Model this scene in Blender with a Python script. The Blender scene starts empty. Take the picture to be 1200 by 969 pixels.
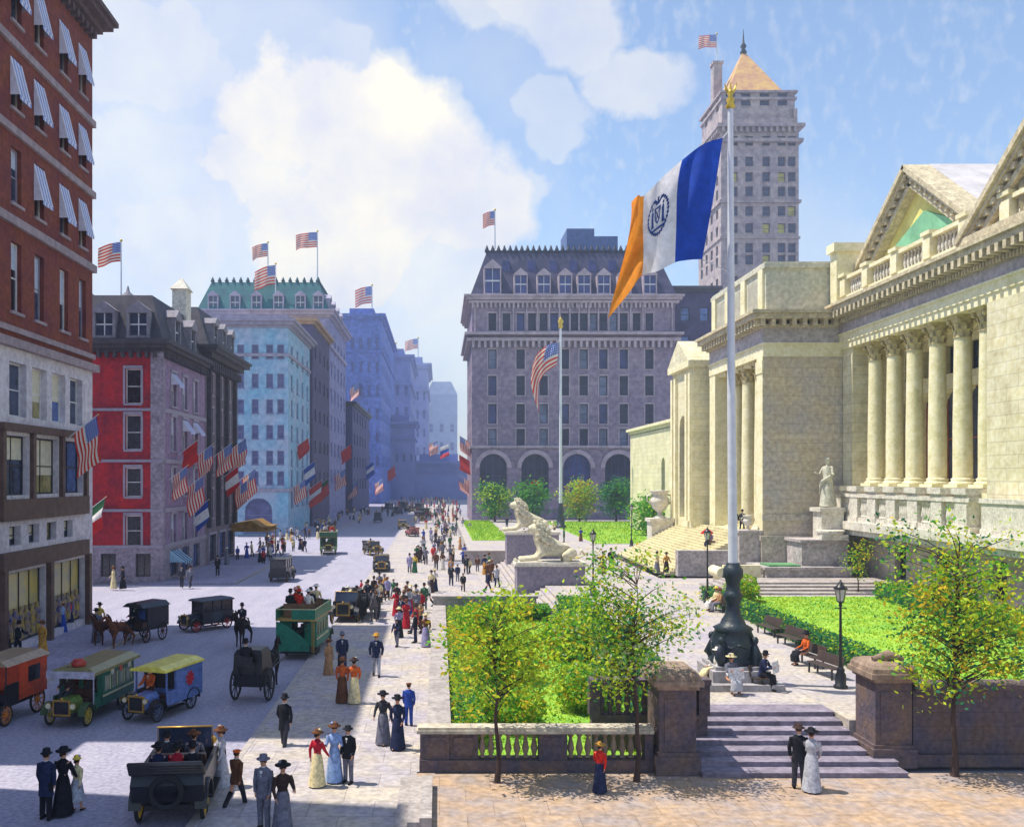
import bpy, bmesh, math, random
from mathutils import Vector, Matrix, noise
R=random.Random(7)
sc=bpy.context.scene
COL=sc.collection
F=1100.0; CX=515.0; CY=560.0; H=9.2
rad=math.radians
def PX(px,Y): return (px-CX)*Y/F
def PZ(py,Y): return H-(py-CY)*Y/F
def GR(px,py,z=0.0):
    Y=(H-z)*F/(py-CY); return ((px-CX)*Y/F, Y, z)
# ---------------------------------------------------------------- materials
def lin(c):
    return tuple(((x/255.)/12.92 if x/255.<=0.04045 else ((x/255.+0.055)/1.055)**2.4) for x in c)
_m={}
def mat(key, rgb, rough=0.8, var=0.22, scale=1.2, bump=0.25, rgb2=None, metal=0.0, spec=0.35, obj=False, joints=None, fine=None, stretch=None, flags=None):
    """mottled procedural surface: two tones of the thing's own colour, plus fine grain bump"""
    if key in _m: return _m[key]
    m=bpy.data.materials.new(key); m.use_nodes=True; nt=m.node_tree; N=nt.nodes; L=nt.links
    b=N['Principled BSDF']; b.inputs['Roughness'].default_value=rough; b.inputs['Metallic'].default_value=metal
    b.inputs['Specular IOR Level'].default_value=spec
    c=lin(rgb)
    tc=N.new('ShaderNodeTexCoord'); geo=N.new('ShaderNodeNewGeometry')
    co=tc.outputs['Object'] if obj else geo.outputs['Position']
    if stretch:
        mp=N.new('ShaderNodeMapping'); mp.inputs['Scale'].default_value=stretch; L.new(co,mp.inputs['Vector']); co2=mp.outputs[0]
    else: co2=co
    n1=N.new('ShaderNodeTexNoise'); n1.inputs['Scale'].default_value=scale; n1.inputs['Detail'].default_value=5; n1.inputs['Roughness'].default_value=.65
    L.new(co2,n1.inputs['Vector'])
    cr=N.new('ShaderNodeValToRGB'); cr.color_ramp.elements[0].position=.36; cr.color_ramp.elements[1].position=.64
    c2=lin(rgb2) if rgb2 else tuple(min(1,x*(1+var)+.01*var) for x in c)
    c1=tuple(x*(1-var) for x in c) if not rgb2 else c
    cr.color_ramp.elements[0].color=(*c1,1); cr.color_ramp.elements[1].color=(*c2,1)
    L.new(n1.outputs['Fac'],cr.inputs['Fac'])
    out=cr.outputs['Color']
    if fine:
        n3=N.new('ShaderNodeTexNoise'); n3.inputs['Scale'].default_value=fine; n3.inputs['Detail'].default_value=3
        L.new(co,n3.inputs['Vector'])
        mx=N.new('ShaderNodeMix'); mx.data_type='RGBA'; mx.blend_type='OVERLAY'; mx.inputs[0].default_value=.6
        L.new(out,mx.inputs[6]); L.new(n3.outputs['Fac'],mx.inputs[7]); out=mx.outputs[2]
    if joints:   # (brick w, brick h, mortar factor) running joints on vertical faces
        sx=N.new('ShaderNodeSeparateXYZ'); L.new(geo.outputs['Position'],sx.inputs[0])
        ad=N.new('ShaderNodeMath'); ad.operation='ADD'; L.new(sx.outputs['X'],ad.inputs[0]); L.new(sx.outputs['Y'],ad.inputs[1])
        cb=N.new('ShaderNodeCombineXYZ'); L.new(ad.outputs[0],cb.inputs[0]); L.new(sx.outputs['Z'],cb.inputs[1])
        br=N.new('ShaderNodeTexBrick'); br.inputs['Scale'].default_value=1; br.inputs['Brick Width'].default_value=joints[0]; br.inputs['Row Height'].default_value=joints[1]
        br.inputs['Mortar Size'].default_value=joints[2]; br.inputs['Color1'].default_value=(1,1,1,1); br.inputs['Color2'].default_value=(.86,.87,.9,1); br.inputs['Mortar'].default_value=(.68,.67,.7,1)
        L.new(cb.outputs[0],br.inputs['Vector'])
        mx=N.new('ShaderNodeMix'); mx.data_type='RGBA'; mx.blend_type='MULTIPLY'; mx.inputs[0].default_value=.8
        L.new(out,mx.inputs[6]); L.new(br.outputs['Color'],mx.inputs[7]); out=mx.outputs[2]
    if flags:   # slab joints on horizontal paving
        br=N.new('ShaderNodeTexBrick'); br.inputs['Scale'].default_value=1; br.inputs['Brick Width'].default_value=flags[0]; br.inputs['Row Height'].default_value=flags[1]
        br.inputs['Mortar Size'].default_value=flags[2]; br.inputs['Color1'].default_value=(1,1,1,1); br.inputs['Color2'].default_value=(.88,.88,.92,1); br.inputs['Mortar'].default_value=(.62,.6,.62,1)
        L.new(geo.outputs['Position'],br.inputs['Vector'])
        mx=N.new('ShaderNodeMix'); mx.data_type='RGBA'; mx.blend_type='MULTIPLY'; mx.inputs[0].default_value=.85
        L.new(out,mx.inputs[6]); L.new(br.outputs['Color'],mx.inputs[7]); out=mx.outputs[2]
    L.new(out,b.inputs['Base Color'])
    if bump:
        n2=N.new('ShaderNodeTexNoise'); n2.inputs['Scale'].default_value=scale*6; n2.inputs['Detail'].default_value=4
        L.new(co2,n2.inputs['Vector'])
        bp=N.new('ShaderNodeBump'); bp.inputs['Strength'].default_value=bump; bp.inputs['Distance'].default_value=.06
        L.new(n2.outputs['Fac'],bp.inputs['Height']); L.new(bp.outputs[0],b.inputs['Normal'])
    _m[key]=m; return m
def paint(rgb, rough=.35): return mat('paint_%d_%d_%d'%rgb, rgb, rough, .16, 2.2, .08, obj=True, spec=.5, fine=7)
def cloth(rgb): return mat('cloth_%d_%d_%d'%rgb, rgb, .9, .3, 9., .3, obj=True, spec=.15)
def glass(key='window_glass', rgb=(52,62,88)):
    if key in _m: return _m[key]
    m=mat(key,rgb,.12,.5,.9,.05,spec=.7); return m
# ---------------------------------------------------------------- mesh builder
class MB:
    def __init__(s): s.v=[]; s.f=[]; s.m=[]; s.s=[]
    def add(s,pts,faces,mi=0,smooth=False):
        o=len(s.v); s.v+= [tuple(p) for p in pts]
        for f in faces: s.f.append(tuple(i+o for i in f)); s.m.append(mi); s.s.append(smooth)
        return s
    def face(s,pts,mi=0): return s.add(pts,[range(len(pts))],mi)
    def box(s,x0,x1,y0,y1,z0,z1,mi=0):
        return s.add([(x0,y0,z0),(x1,y0,z0),(x1,y1,z0),(x0,y1,z0),(x0,y0,z1),(x1,y0,z1),(x1,y1,z1),(x0,y1,z1)],
          [(3,2,1,0),(4,5,6,7),(0,1,5,4),(1,2,6,5),(2,3,7,6),(3,0,4,7)],mi)
    def hexa(s,lo,hi,mi=0,smooth=False):   # two quads (4 pts each)
        return s.add(list(lo)+list(hi),[(3,2,1,0),(4,5,6,7),(0,1,5,4),(1,2,6,5),(2,3,7,6),(3,0,4,7)],mi,smooth)
    def prism(s,poly,axis,a,b,mi=0):       # polygon in the plane across axis
        def P(p,t): return {'x':(t,p[0],p[1]),'y':(p[0],t,p[1]),'z':(p[0],p[1],t)}[axis]
        n=len(poly); pts=[P(p,a) for p in poly]+[P(p,b) for p in poly]
        return s.add(pts,[tuple(range(n-1,-1,-1)),tuple(range(n,2*n))]+[(i,(i+1)%n,n+(i+1)%n,n+i) for i in range(n)],mi)
    def loft(s,rings,mi=0,cap=True,smooth=True,closed=True):
        n=len(rings[0]); pts=[p for r in rings for p in r]; fs=[]
        for k in range(len(rings)-1):
            for i in range(n if closed else n-1): fs.append((k*n+i,k*n+(i+1)%n,(k+1)*n+(i+1)%n,(k+1)*n+i))
        s.add(pts,fs,mi,smooth)
        if cap:
            s.add(rings[0],[tuple(range(n-1,-1,-1))],mi); s.add(rings[-1],[tuple(range(n))],mi)
        return s
    def path(s,pts,rs,n=8,mi=0,cap=True):
        pts=[Vector(p) for p in pts]; rings=[]
        for i,p in enumerate(pts):
            d=(pts[min(i+1,len(pts)-1)]-pts[max(i-1,0)]).normalized()
            up=Vector((0,0,1)) if abs(d.z)<.9 else Vector((0,1,0))
            a=d.cross(up).normalized(); b=d.cross(a).normalized(); r=rs[i] if hasattr(rs,'__len__') else rs
            rings.append([tuple(p+(a*math.cos(t)+b*math.sin(t))*r) for t in [2*math.pi*k/n for k in range(n)]])
        return s.loft(rings,mi,cap)
    def lathe(s,prof,c=(0,0,0),n=12,mi=0,flute=0,cap=True,sq=False):
        rings=[]
        for r,z in prof:
            ring=[]
            for k in range(n):
                t=2*math.pi*(k+.5)/n; rr=r*(1-(flute if k%2 else 0)); ring.append((c[0]+rr*math.cos(t),c[1]+rr*math.sin(t),c[2]+z))
            rings.append(ring)
        return s.loft(rings,mi,cap)
    def ell(s,c,r,mi=0,nu=12,nv=8):
        rings=[]
        for j in range(1,nv):
            a=math.pi*j/nv-math.pi/2
            rings.append([(c[0]+r[0]*math.cos(a)*math.cos(t),c[1]+r[1]*math.cos(a)*math.sin(t),c[2]+r[2]*math.sin(a)) for t in [2*math.pi*k/nu for k in range(nu)]])
        return s.loft(rings,mi,True)
    def xf(s,M,i0=0):
        for i in range(i0,len(s.v)): s.v[i]=tuple(M@Vector(s.v[i]))
        return s
    def data(s,name,off=(0,0,0)):
        me=bpy.data.meshes.new(name)
        me.from_pydata([(a-off[0],b-off[1],c-off[2]) for a,b,c in s.v],[],s.f)
        me.polygons.foreach_set('material_index',s.m); me.polygons.foreach_set('use_smooth',s.s); me.update()
        return me
def wloc(o):
    v=Vector((0,0,0))
    while o is not None: v+=Vector(o.location); o=o.parent
    return v
def build(mb,name,mats,parent=None,local=False):
    if not mb.f: return None
    if not isinstance(mats,(list,tuple)): mats=[mats]
    off=(0,0,0) if local or parent is None else wloc(parent)
    me=mb.data(name,off)
    for m in mats: me.materials.append(m)
    o=bpy.data.objects.new(name,me); COL.objects.link(o)
    if parent is not None: o.parent=parent
    return o
LABELS={}
def tag(o,label=None,cat=None,group=None,kind=None):
    if label:
        o['label']=label
        if label in LABELS and LABELS[label]!=(group or '?'): print('DUP LABEL',label)
        LABELS[label]=group or '!'+o.name
    if cat: o['category']=cat
    if group: o['group']=group
    if kind: o['kind']=kind
    return o
def thing(name,label,cat,loc=(0,0,0),rz=0,group=None):
    o=bpy.data.objects.new(name,None); COL.objects.link(o); o.location=loc; o.rotation_euler=(0,0,rz); o.empty_display_size=.3
    return tag(o,label,cat,group)
KIDS={}
def copy_tree(o,parent=None):
    c=o.copy(); COL.objects.link(c); c.parent=parent
    for ch in list(o.children): copy_tree(ch,c)
    return c
def struct(name,mb,mats):
    return tag(build(mb,name,mats),kind='structure')
def lerp(a,b,t): return a+(b-a)*t
# ---------------------------------------------------------------- facades with real openings
def fpt(kind,c,u,z,d):
    if kind=='S': return (u,c+d,z)
    if kind=='N': return (u,c-d,z)
    if kind=='E': return (c-d,u,z)
    return (c+d,u,z)     # W faces -X
def facade(mb,kind,c,u0,u1,z0,z1,ops,depth=.3,mi=0,mr=0):
    us=sorted({u0,u1,*[o[0] for o in ops],*[o[1] for o in ops]}); zs=sorted({z0,z1,*[o[2] for o in ops],*[o[3] for o in ops]})
    us=[u for u in us if u0<=u<=u1]; zs=[z for z in zs if z0<=z<=z1]
    fl=kind in('E','S')
    def q(p,mi_=mi): mb.face(p if fl else p[::-1],mi_)
    for i in range(len(us)-1):
        a,b=us[i],us[i+1]
        if b-a<1e-5: continue
        j=0
        while j<len(zs)-1:
            zc=(zs[j]+zs[j+1])/2; uc=(a+b)/2
            if any(o[0]<uc<o[1] and o[2]<zc<o[3] for o in ops): j+=1; continue
            k=j
            while k+1<len(zs)-1 and not any(o[0]<uc<o[1] and o[2]<(zs[k+1]+zs[k+2])/2<o[3] for o in ops): k+=1
            q([fpt(kind,c,a,zs[j],0),fpt(kind,c,b,zs[j],0),fpt(kind,c,b,zs[k+1],0),fpt(kind,c,a,zs[k+1],0)]); j=k+1
    for o in ops:
        a,b,p,t=o[:4]; arch=len(o)>4 and o[4]
        if not arch:
            prof=[(a,p),(b,p),(b,t),(a,t)]
        else:
            r=(b-a)/2; n=8; arc=[((a+b)/2+r*math.cos(math.pi*k/n),t-r+r*math.sin(math.pi*k/n)) for k in range(n+1)]
            prof=[(a,p),(b,p)]+arc
            h=n//2
            for k in range(h): q([fpt(kind,c,*arc[k],0),fpt(kind,c,b,t,0),fpt(kind,c,*arc[k+1],0)][::-1])
            for k in range(h,n): q([fpt(kind,c,*arc[k],0),fpt(kind,c,a,t,0),fpt(kind,c,*arc[k+1],0)][::-1])
        m=len(prof)
        for k in range(m):
            A,B=prof[k],prof[(k+1)%m]
            q([fpt(kind,c,*A,0),fpt(kind,c,*A,depth),fpt(kind,c,*B,depth),fpt(kind,c,*B,0)],mr)
def fbox(mb,kind,c,u0,u1,z0,z1,d0,d1,mi=0):
    p=fpt(kind,c,u0,z0,d0); q=fpt(kind,c,u1,z1,d1)
    mb.box(min(p[0],q[0]),max(p[0],q[0]),min(p[1],q[1]),max(p[1],q[1]),min(p[2],q[2]),max(p[2],q[2]),mi)
def window(parent,kind,c,o,fr,gl,depth=.3,trim=None,bar=.09,simple=False,hood=True,blind=None,awning=None,rails=1,mull=0,label=None):
    a,b,p,t=o[:4]; mb=MB(); d0,d1=depth-.12,depth-.02
    fbox(mb,kind,c,a,a+bar,p,t,d0,d1); fbox(mb,kind,c,b-bar,b,p,t,d0,d1)
    fbox(mb,kind,c,a+bar,b-bar,p,p+bar,d0,d1); fbox(mb,kind,c,a+bar,b-bar,t-bar,t,d0,d1)
    for k in range(rails):
        z=lerp(p,t,(k+1)/(rails+1)); fbox(mb,kind,c,a+bar,b-bar,z-bar*.35,z+bar*.35,d0+.01,d1)
    for k in range(mull):
        u=lerp(a,b,(k+1)/(mull+1)); fbox(mb,kind,c,u-bar*.3,u+bar*.3,p+bar,t-bar,d0+.02,d1-.003)
    mi=0
    if trim:
        w=(b-a)
        fbox(mb,kind,c,a-.12,b+.12,p-.16,p-.003,-.14,depth*.5,1)
        if hood: fbox(mb,kind,c,a-.16,b+.16,t+.01,t+.26,-.13,.0,1); fbox(mb,kind,c,a-.2,a-.01,p,t,-.06,.0,1); fbox(mb,kind,c,b+.01,b+.2,p,t,-.06,.0,1)
    if simple:
        mb.face([fpt(kind,c,a,p,depth-.015),fpt(kind,c,b,p,depth-.015),fpt(kind,c,b,t,depth-.015),fpt(kind,c,a,t,depth-.015)],2)
        return build(mb,'window',[fr,trim or fr,gl],parent)
    w=build(mb,'window',[fr,trim or fr],parent)
    g=MB(); g.face([fpt(kind,c,a,p,depth-.05),fpt(kind,c,b,p,depth-.05),fpt(kind,c,b,t,depth-.05),fpt(kind,c,a,t,depth-.05)])
    build(g,'pane',gl,w)
    if blind:
        zz=lerp(t,p,blind[0]); g=MB(); fbox(g,kind,c,a+bar,b-bar,zz,t-bar,depth-.065,depth-.055); build(g,'blind',blind[1],w)
    if awning:
        g=MB(); out,drop=awning[0],awning[1]; zt=t-.05; zb=zt-drop
        A=fpt(kind,c,a-.08,zt,.0);B=fpt(kind,c,b+.08,zt,.0);C=fpt(kind,c,b+.08,zb,-out);D=fpt(kind,c,a-.08,zb,-out)
        C2=fpt(kind,c,b+.08,zb-.22,-out);D2=fpt(kind,c,a-.08,zb-.22,-out)
        n=7
        for k in range(n):
            f0,f1=k/n,(k+1)/n; L_=lambda P,Q,f: tuple(P[i]+(Q[i]-P[i])*f for i in range(3))
            mi=k%2
            g.face([L_(D,C,f0),L_(D,C,f1),L_(A,B,f1),L_(A,B,f0)],mi); g.face([L_(D2,C2,f0),L_(D2,C2,f1),L_(D,C,f1),L_(D,C,f0)],1-mi)
        g.face([A,D,fpt(kind,c,a-.08,zb,0)],0); g.face([B,C,fpt(kind,c,b+.08,zb,0)],0)
        build(g,'awning',awning[2],w)
    return w
def cornice(mb,x0,x1,y0,y1,z,steps,mi=0):
    """stacked projecting slabs round a box; steps = [(height, projection)]"""
    for h,p in steps: mb.box(x0-p,x1+p,y0-p,y1+p,z,z+h,mi); z+=h
    return z
def dentils(mb,kind,c,u0,u1,z0,z1,d0,d1,w,gap,mi=0):
    n=int((u1-u0)/(w+gap)); s=(u1-u0)/max(n,1)
    for k in range(n): fbox(mb,kind,c,u0+s*k,u0+s*k+w,z0,z1,d0,d1,mi)
# ---------------------------------------------------------------- camera, light, sky
cam=bpy.data.cameras.new('camera'); co_=bpy.data.objects.new('camera',cam); COL.objects.link(co_)
co_.location=(0,0,H); co_.rotation_euler=(rad(90),0,0)
cam.sensor_fit='HORIZONTAL'; cam.sensor_width=36; cam.lens=36*F/1200
cam.shift_x=(600-CX)/1200; cam.shift_y=(CY-484.5)/1200; cam.clip_end=6000; cam.clip_start=.5
sc.camera=co_
EL=rad(65); AZ=math.atan2(.16,-1.0)   # direction towards the sun in plan: (-1, .16)
sdir=Vector((math.cos(EL)*math.cos(AZ),math.cos(EL)*math.sin(AZ),math.sin(EL)))
sun=bpy.data.lights.new('sun','SUN'); sun.energy=4.6; sun.angle=rad(.5); sun.color=(1,.93,.78)
so=bpy.data.objects.new('sun',sun); COL.objects.link(so); so.rotation_euler=sdir.to_track_quat('Z','Y').to_euler(); so.location=(-30,10,60)
w=bpy.data.worlds.new('World'); sc.world=w; w.use_nodes=True; nt=w.node_tree; N=nt.nodes; L=nt.links
bg=N['Background']; out=N['World Output']
sky=N.new('ShaderNodeTexSky'); sky.sky_type='NISHITA'; sky.sun_disc=False; sky.sun_elevation=EL
sky.sun_rotation=math.atan2(sdir.x,sdir.y); sky.air_density=1.0; sky.dust_density=.6; sky.ozone_density=1.4
L.new(sky.outputs[0],bg.inputs[0]); bg.inputs[1].default_value=.15
tc=N.new('ShaderNodeTexCoord')
nz=N.new('ShaderNodeTexNoise'); nz.inputs['Scale'].default_value=7; nz.inputs['Detail'].default_value=8; nz.inputs['Roughness'].default_value=.6
L.new(tc.outputs['Generated'],nz.inputs['Vector'])
def VM(op,a,b,s=None):
    n=N.new('ShaderNodeVectorMath'); n.operation=op
    for i,x in enumerate((a,b)):
        if x is None: continue
        if isinstance(x,(tuple,Vector)): n.inputs[i].default_value=x
        else: L.new(x,n.inputs[i])
    if s is not None: n.inputs['Scale'].default_value=s
    return n
def MT(op,a,b=None,clamp=False):
    n=N.new('ShaderNodeMath'); n.operation=op; n.use_clamp=clamp
    for i,x in enumerate((a,b)):
        if x is None: continue
        if isinstance(x,(int,float)): n.inputs[i].default_value=x
        else: L.new(x,n.inputs[i])
    return n.outputs[0]
off=VM('SUBTRACT',nz.outputs['Color'],(.5,.5,.5)); off=VM('SCALE',off.outputs[0],None,.17)
d=VM('ADD',tc.outputs['Generated'],off.outputs[0])
d=VM('MULTIPLY',d.outputs[0],(1,1,1.25))
blobs=[(440,180,95,1),(330,125,85,1),(540,235,75,.9),(285,215,60,.9),(400,290,95,.95),(300,320,70,.6),(650,20,60,.62),(735,80,46,.55),(590,10,50,.5),
 (650,135,34,.4),(190,50,60,.6),(500,330,70,.7),(170,170,250,.45),(200,330,200,.6),(190,290,60,.7),(150,60,70,.6),(250,120,70,.5),(600,215,40,.5),(470,420,150,.6),(960,300,60,.25),(380,60,50,.5)]
acc=None
for px,py,r,a in blobs:
    r*=1.12
    c=Vector(((px-CX)/F,1,(CY-py)/F)).normalized(); c=Vector((c.x,c.y,c.z*1.25))
    dd=VM('DISTANCE',d.outputs[0],c).outputs['Value']
    rr=r/F*.95
    v=MT('SUBTRACT',1,MT('DIVIDE',dd,rr*1.25),True)      # 1 at the centre
    v=MT('MULTIPLY',v,3.8,True); v=MT('MULTIPLY',v,a)
    acc=v if acc is None else MT('MAXIMUM',acc,v)
# a general thin cloud cover for the rest of the sky
n2=N.new('ShaderNodeTexNoise'); n2.inputs['Scale'].default_value=3.2; n2.inputs['Detail'].default_value=7
L.new(tc.outputs['Generated'],n2.inputs['Vector'])
g=MT('MULTIPLY',MT('SUBTRACT',n2.outputs['Fac'],.52,True),1.8,True)
n4=N.new('ShaderNodeTexNoise'); n4.inputs['Scale'].default_value=95; n4.inputs['Detail'].default_value=3
mp=N.new('ShaderNodeMapping'); mp.inputs['Scale'].default_value=(1.0,1,.55); L.new(tc.outputs['Generated'],mp.inputs[0]); L.new(mp.outputs[0],n4.inputs['Vector'])
wisps=MT('MULTIPLY',MT('SUBTRACT',n4.outputs['Fac'],.50,True),.9,True)
fac=MT('MAXIMUM',acc,g); fac=MT('MAXIMUM',fac,wisps)
cr=N.new('ShaderNodeValToRGB'); L.new(nz.outputs['Fac'],cr.inputs[0])
cr.color_ramp.elements[0].position=.3; cr.color_ramp.elements[0].color=(.66,.68,.80,1)
cr.color_ramp.elements[1].position=.58; cr.color_ramp.elements[1].color=(.97,.91,.78,1)
b2=N.new('ShaderNodeBackground'); L.new(cr.outputs[0],b2.inputs[0]); b2.inputs[1].default_value=.86
mx=N.new('ShaderNodeMixShader'); L.new(fac,mx.inputs[0]); L.new(bg.outputs[0],mx.inputs[1]); L.new(b2.outputs[0],mx.inputs[2]); L.new(mx.outputs[0],out.inputs[0])
sc.view_settings.view_transform='Standard'; sc.view_settings.look='None'; sc.view_settings.gamma=1; sc.view_settings.exposure=.5
sc.render.engine='CYCLES'
HAZEV=.0006
HZ=mat('haze_air',(200,210,230)); nt2=HZ.node_tree; nt2.nodes.clear()
o2=nt2.nodes.new('ShaderNodeOutputMaterial'); pv=nt2.nodes.new('ShaderNodeVolumePrincipled'); pv.inputs['Color'].default_value=(.62,.76,1,1); pv.inputs['Density'].default_value=HAZEV
pv.inputs['Anisotropy'].default_value=.1
nt2.links.new(pv.outputs[0],o2.inputs['Volume'])
hz=MB(); hz.box(-400,460,-60,1500,-1.5,135); ho=tag(build(hz,'haze',HZ),'pale blue air lying over the far avenue','haze',kind='stuff')

# ---------------------------------------------------------------- palette
STONE=mat('library_stone',(216,208,168),.85,.16,.5,.25,rgb2=(234,226,190),joints=(2.4,.62,.02),fine=3)
STONEP=mat('library_plain',(216,208,168),.85,.16,.8,.2,rgb2=(236,228,194),fine=4)
STONEG=mat('terrace_stone',(160,152,150),.85,.2,1.1,.4,fine=6)
STONEW=mat('white_stone',(206,200,188),.8,.15,1.5,.3,fine=6)
STONED=mat('dark_brownstone',(112,92,84),.9,.25,1.4,.5,rgb2=(82,76,92),fine=8)
PAVE=mat('pavement_stone',(166,160,170),.9,.1,.5,.25,rgb2=(184,174,160),fine=5,flags=(1.8,1.2,.018))
SAND=mat('sandy_walk',(178,150,122),.95,.2,.9,.4,rgb2=(156,144,142),fine=5,flags=(1.5,1.1,.014))
ROADM=mat('road_macadam',(162,158,176),.9,.1,.9,.35,rgb2=(148,146,166),fine=7,stretch=(1,.25,1))
GRASSM=mat('lawn_green',(148,180,58),.95,.2,.6,.5,rgb2=(108,162,58),fine=5)
BRICK=mat('brown_brick',(128,66,46),.9,.2,.6,.4,rgb2=(112,54,58),joints=(.5,.2,.012),fine=3)
WHITEW=mat('pale_wall',(196,190,200),.85,.1,.8,.2,fine=3)
REDB=mat('red_brick',(184,34,42),.85,.3,.5,.4,rgb2=(132,28,52),joints=(.5,.2,.01),fine=3)
PURP=mat('mauve_wall',(134,112,142),.85,.15,.7,.3,fine=3)
TRIMG=mat('grey_trim',(146,138,156),.8,.12,2,.2)
DARKR=mat('slate_roof',(62,60,74),.7,.3,1.3,.4,rgb2=(84,80,90))
BLK=mat('black_iron',(26,27,34),.4,.3,3,.1,spec=.5)
HOTELW=mat('hotel_stone',(134,120,142),.85,.15,.25,.3,rgb2=(156,138,156),joints=(3,.9,.03),fine=1)
HOTELR=mat('hotel_slate',(40,40,74),.7,.3,.4,.3,rgb2=(70,68,98))
TOWERW=mat('tower_stone',(158,144,152),.85,.14,.2,.25,rgb2=(178,164,160),fine=.8)
PALEB=mat('pale_blue_wall',(128,178,206),.85,.12,.25,.2,rgb2=(160,174,198),fine=1)
GREENR=mat('green_copper',(36,108,112),.7,.25,.6,.3,rgb2=(30,84,100))
GREYB=mat('blue_grey_wall',(142,144,186),.85,.14,.25,.2,fine=1)
BLUEB=mat('blue_wall',(96,116,188),.85,.15,.2,.2,fine=.8)
COPPERG=mat('pale_copper',(120,178,140),.7,.2,.6,.2)
FRW=mat('frame_white',(210,208,214),.6,.1,3,.05)
FRD=mat('frame_dark',(58,52,58),.6,.2,3,.05)
GL=glass(); GLB=glass('window_blue',(70,92,150)); GLD=glass('window_dark',(30,30,44)); GLY=glass('window_warm',(150,140,90)); GLS=glass('shop_glass',(140,140,120))
BLIND=mat('blind_cream',(206,200,180),.9,.1,3,.05); BLINDG=mat('blind_grey',(176,184,206),.9,.1,3,.05)
GOLD=mat('gilt',(206,176,70),.4,.2,3,.1,metal=.3)
BRONZE=mat('bronze_green',(38,56,58),.45,.4,2.5,.35,spec=.5,rgb2=(30,38,60))
POLEW=mat('pole_white',(208,212,222),.5,.08,2,.05)
HEDGE=mat('hedge_leaf',(44,92,48),.9,.35,3,.1); 
BARK=mat('bark',(70,54,50),.95,.3,6,.5,stretch=(1,1,.2)); BARKL=mat('bark_lit',(150,132,98),.95,.3,6,.5)
LV=[mat('leaf_lime',(182,206,44),.7,.2,6,0),mat('leaf_green',(92,162,44),.7,.25,6,0),mat('leaf_deep',(38,112,78),.7,.3,6,0),mat('leaf_gold',(206,178,36),.7,.2,6,0),mat('leaf_pale',(170,186,150),.7,.2,6,0)]
for m in LV:      # thin leaves let some light through
    b=m.node_tree.nodes['Principled BSDF']; b.inputs['Subsurface Weight'].default_value=0; b.inputs['Transmission Weight'].default_value=0
    nt3=m.node_tree; o3=nt3.nodes['Material Output']; tr=nt3.nodes.new('ShaderNodeBsdfTranslucent'); ms=nt3.nodes.new('ShaderNodeMixShader'); ms.inputs[0].default_value=.4
    src=b.inputs['Base Color'].links[0].from_socket; nt3.links.new(src,tr.inputs[0]); nt3.links.new(b.outputs[0],ms.inputs[1]); nt3.links.new(tr.outputs[0],ms.inputs[2]); nt3.links.new(ms.outputs[0],o3.inputs[0])
# ---------------------------------------------------------------- the ground
ZT=1.2
def sheet(name,polys,m,z):
    mb=MB()
    for x0,x1,y0,y1 in polys: mb.face([(x0,y0,z),(x1,y0,z),(x1,y1,z),(x0,y1,z)])
    return struct(name,mb,m)
sheet('ground',[(-2500,2500,-200,4500)],mat('far_ground',(150,148,160),.95,.1,.05,.1),-.03)
sheet('road',[(-17.8,-6.4,-10,900),(-200,-17.8,60.5,81),(-200,-17.8,112,149),(-200,-17.8,29.8,32.5),(-6.4,200,179,188.5)],ROADM,.004)
mb=MB(); mb.box(-6.4,-.7,-10,104,-.02,.12); mb.box(-6.4,3.0,104,178,-.02,.12); mb.box(-6.4,5.2,189,700,-.02,.12); mb.box(-.7,.35,29.05,104,-.02,.118); mb.box(.35,5.95,60.6,98,-.02,.116)
struct('pavement',mb,PAVE)
mb=MB()
for a,b in ((-10,29.6),(32.7,60.3),(81.2,111.8),(149.2,700)): mb.box(-26,-17.8,a,b,-.02,.12)
struct('pavement',mb,mat('pavement_left',(156,150,172),.9,.1,.4,.25,fine=5,flags=(1.8,1.2,.018)))
mb=MB()
kb=mat('kerb_granite',(168,160,158),.85,.15,2,.3)
mb.box(-6.62,-6.402,-10,178,-.02,.13)
for a,b in ((-10,29.6),(32.7,60.3),(81.2,111.8),(149.2,700)): mb.box(-17.798,-17.6,a,b,-.02,.13)
struct('kerb',mb,kb)
mb=MB(); mb.box(-.7,60,-10,28.9,-.02,.125); struct('sandy_walk',mb,SAND)
# terraces (butted blocks)
mb=MB()
mb.box(9,17.3,32.5,60,0,ZT); mb.box(9,32.8,60,74.98,0,ZT); mb.box(8.2,17.6,75,98,0,ZT); mb.box(3.2,60,98.3,178,0,ZT)
mb.box(17.3,60,31.0,60,0,ZT-.02)
struct('terrace',mb,PAVE)
mb=MB(); n=6
for k in range(n): mb.box(5.95+k*.38,8.98 if True else 0,60.3,74.9,.116+(k)*.18,.116+(k+1)*.18-.0)
for k in range(n): mb.box(5.95+k*.38,8.2,75,98,.116+(k)*.18,.116+(k+1)*.18)
struct('plaza_steps',mb,PAVE)
mb=MB(); mb.face([(.4,29.6,.3),(9,29.6,.3),(9,59.6,.3),(.4,59.6,.3)]); mb.box(17.7,30.5,34,63,ZT-.01,ZT+.06); mb.box(4.2,9.4,120,176,ZT-.01,ZT+.05); mb.box(19,42,114,172,ZT-.01,ZT+.05)
struct('lawn',mb,GRASSM)
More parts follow.
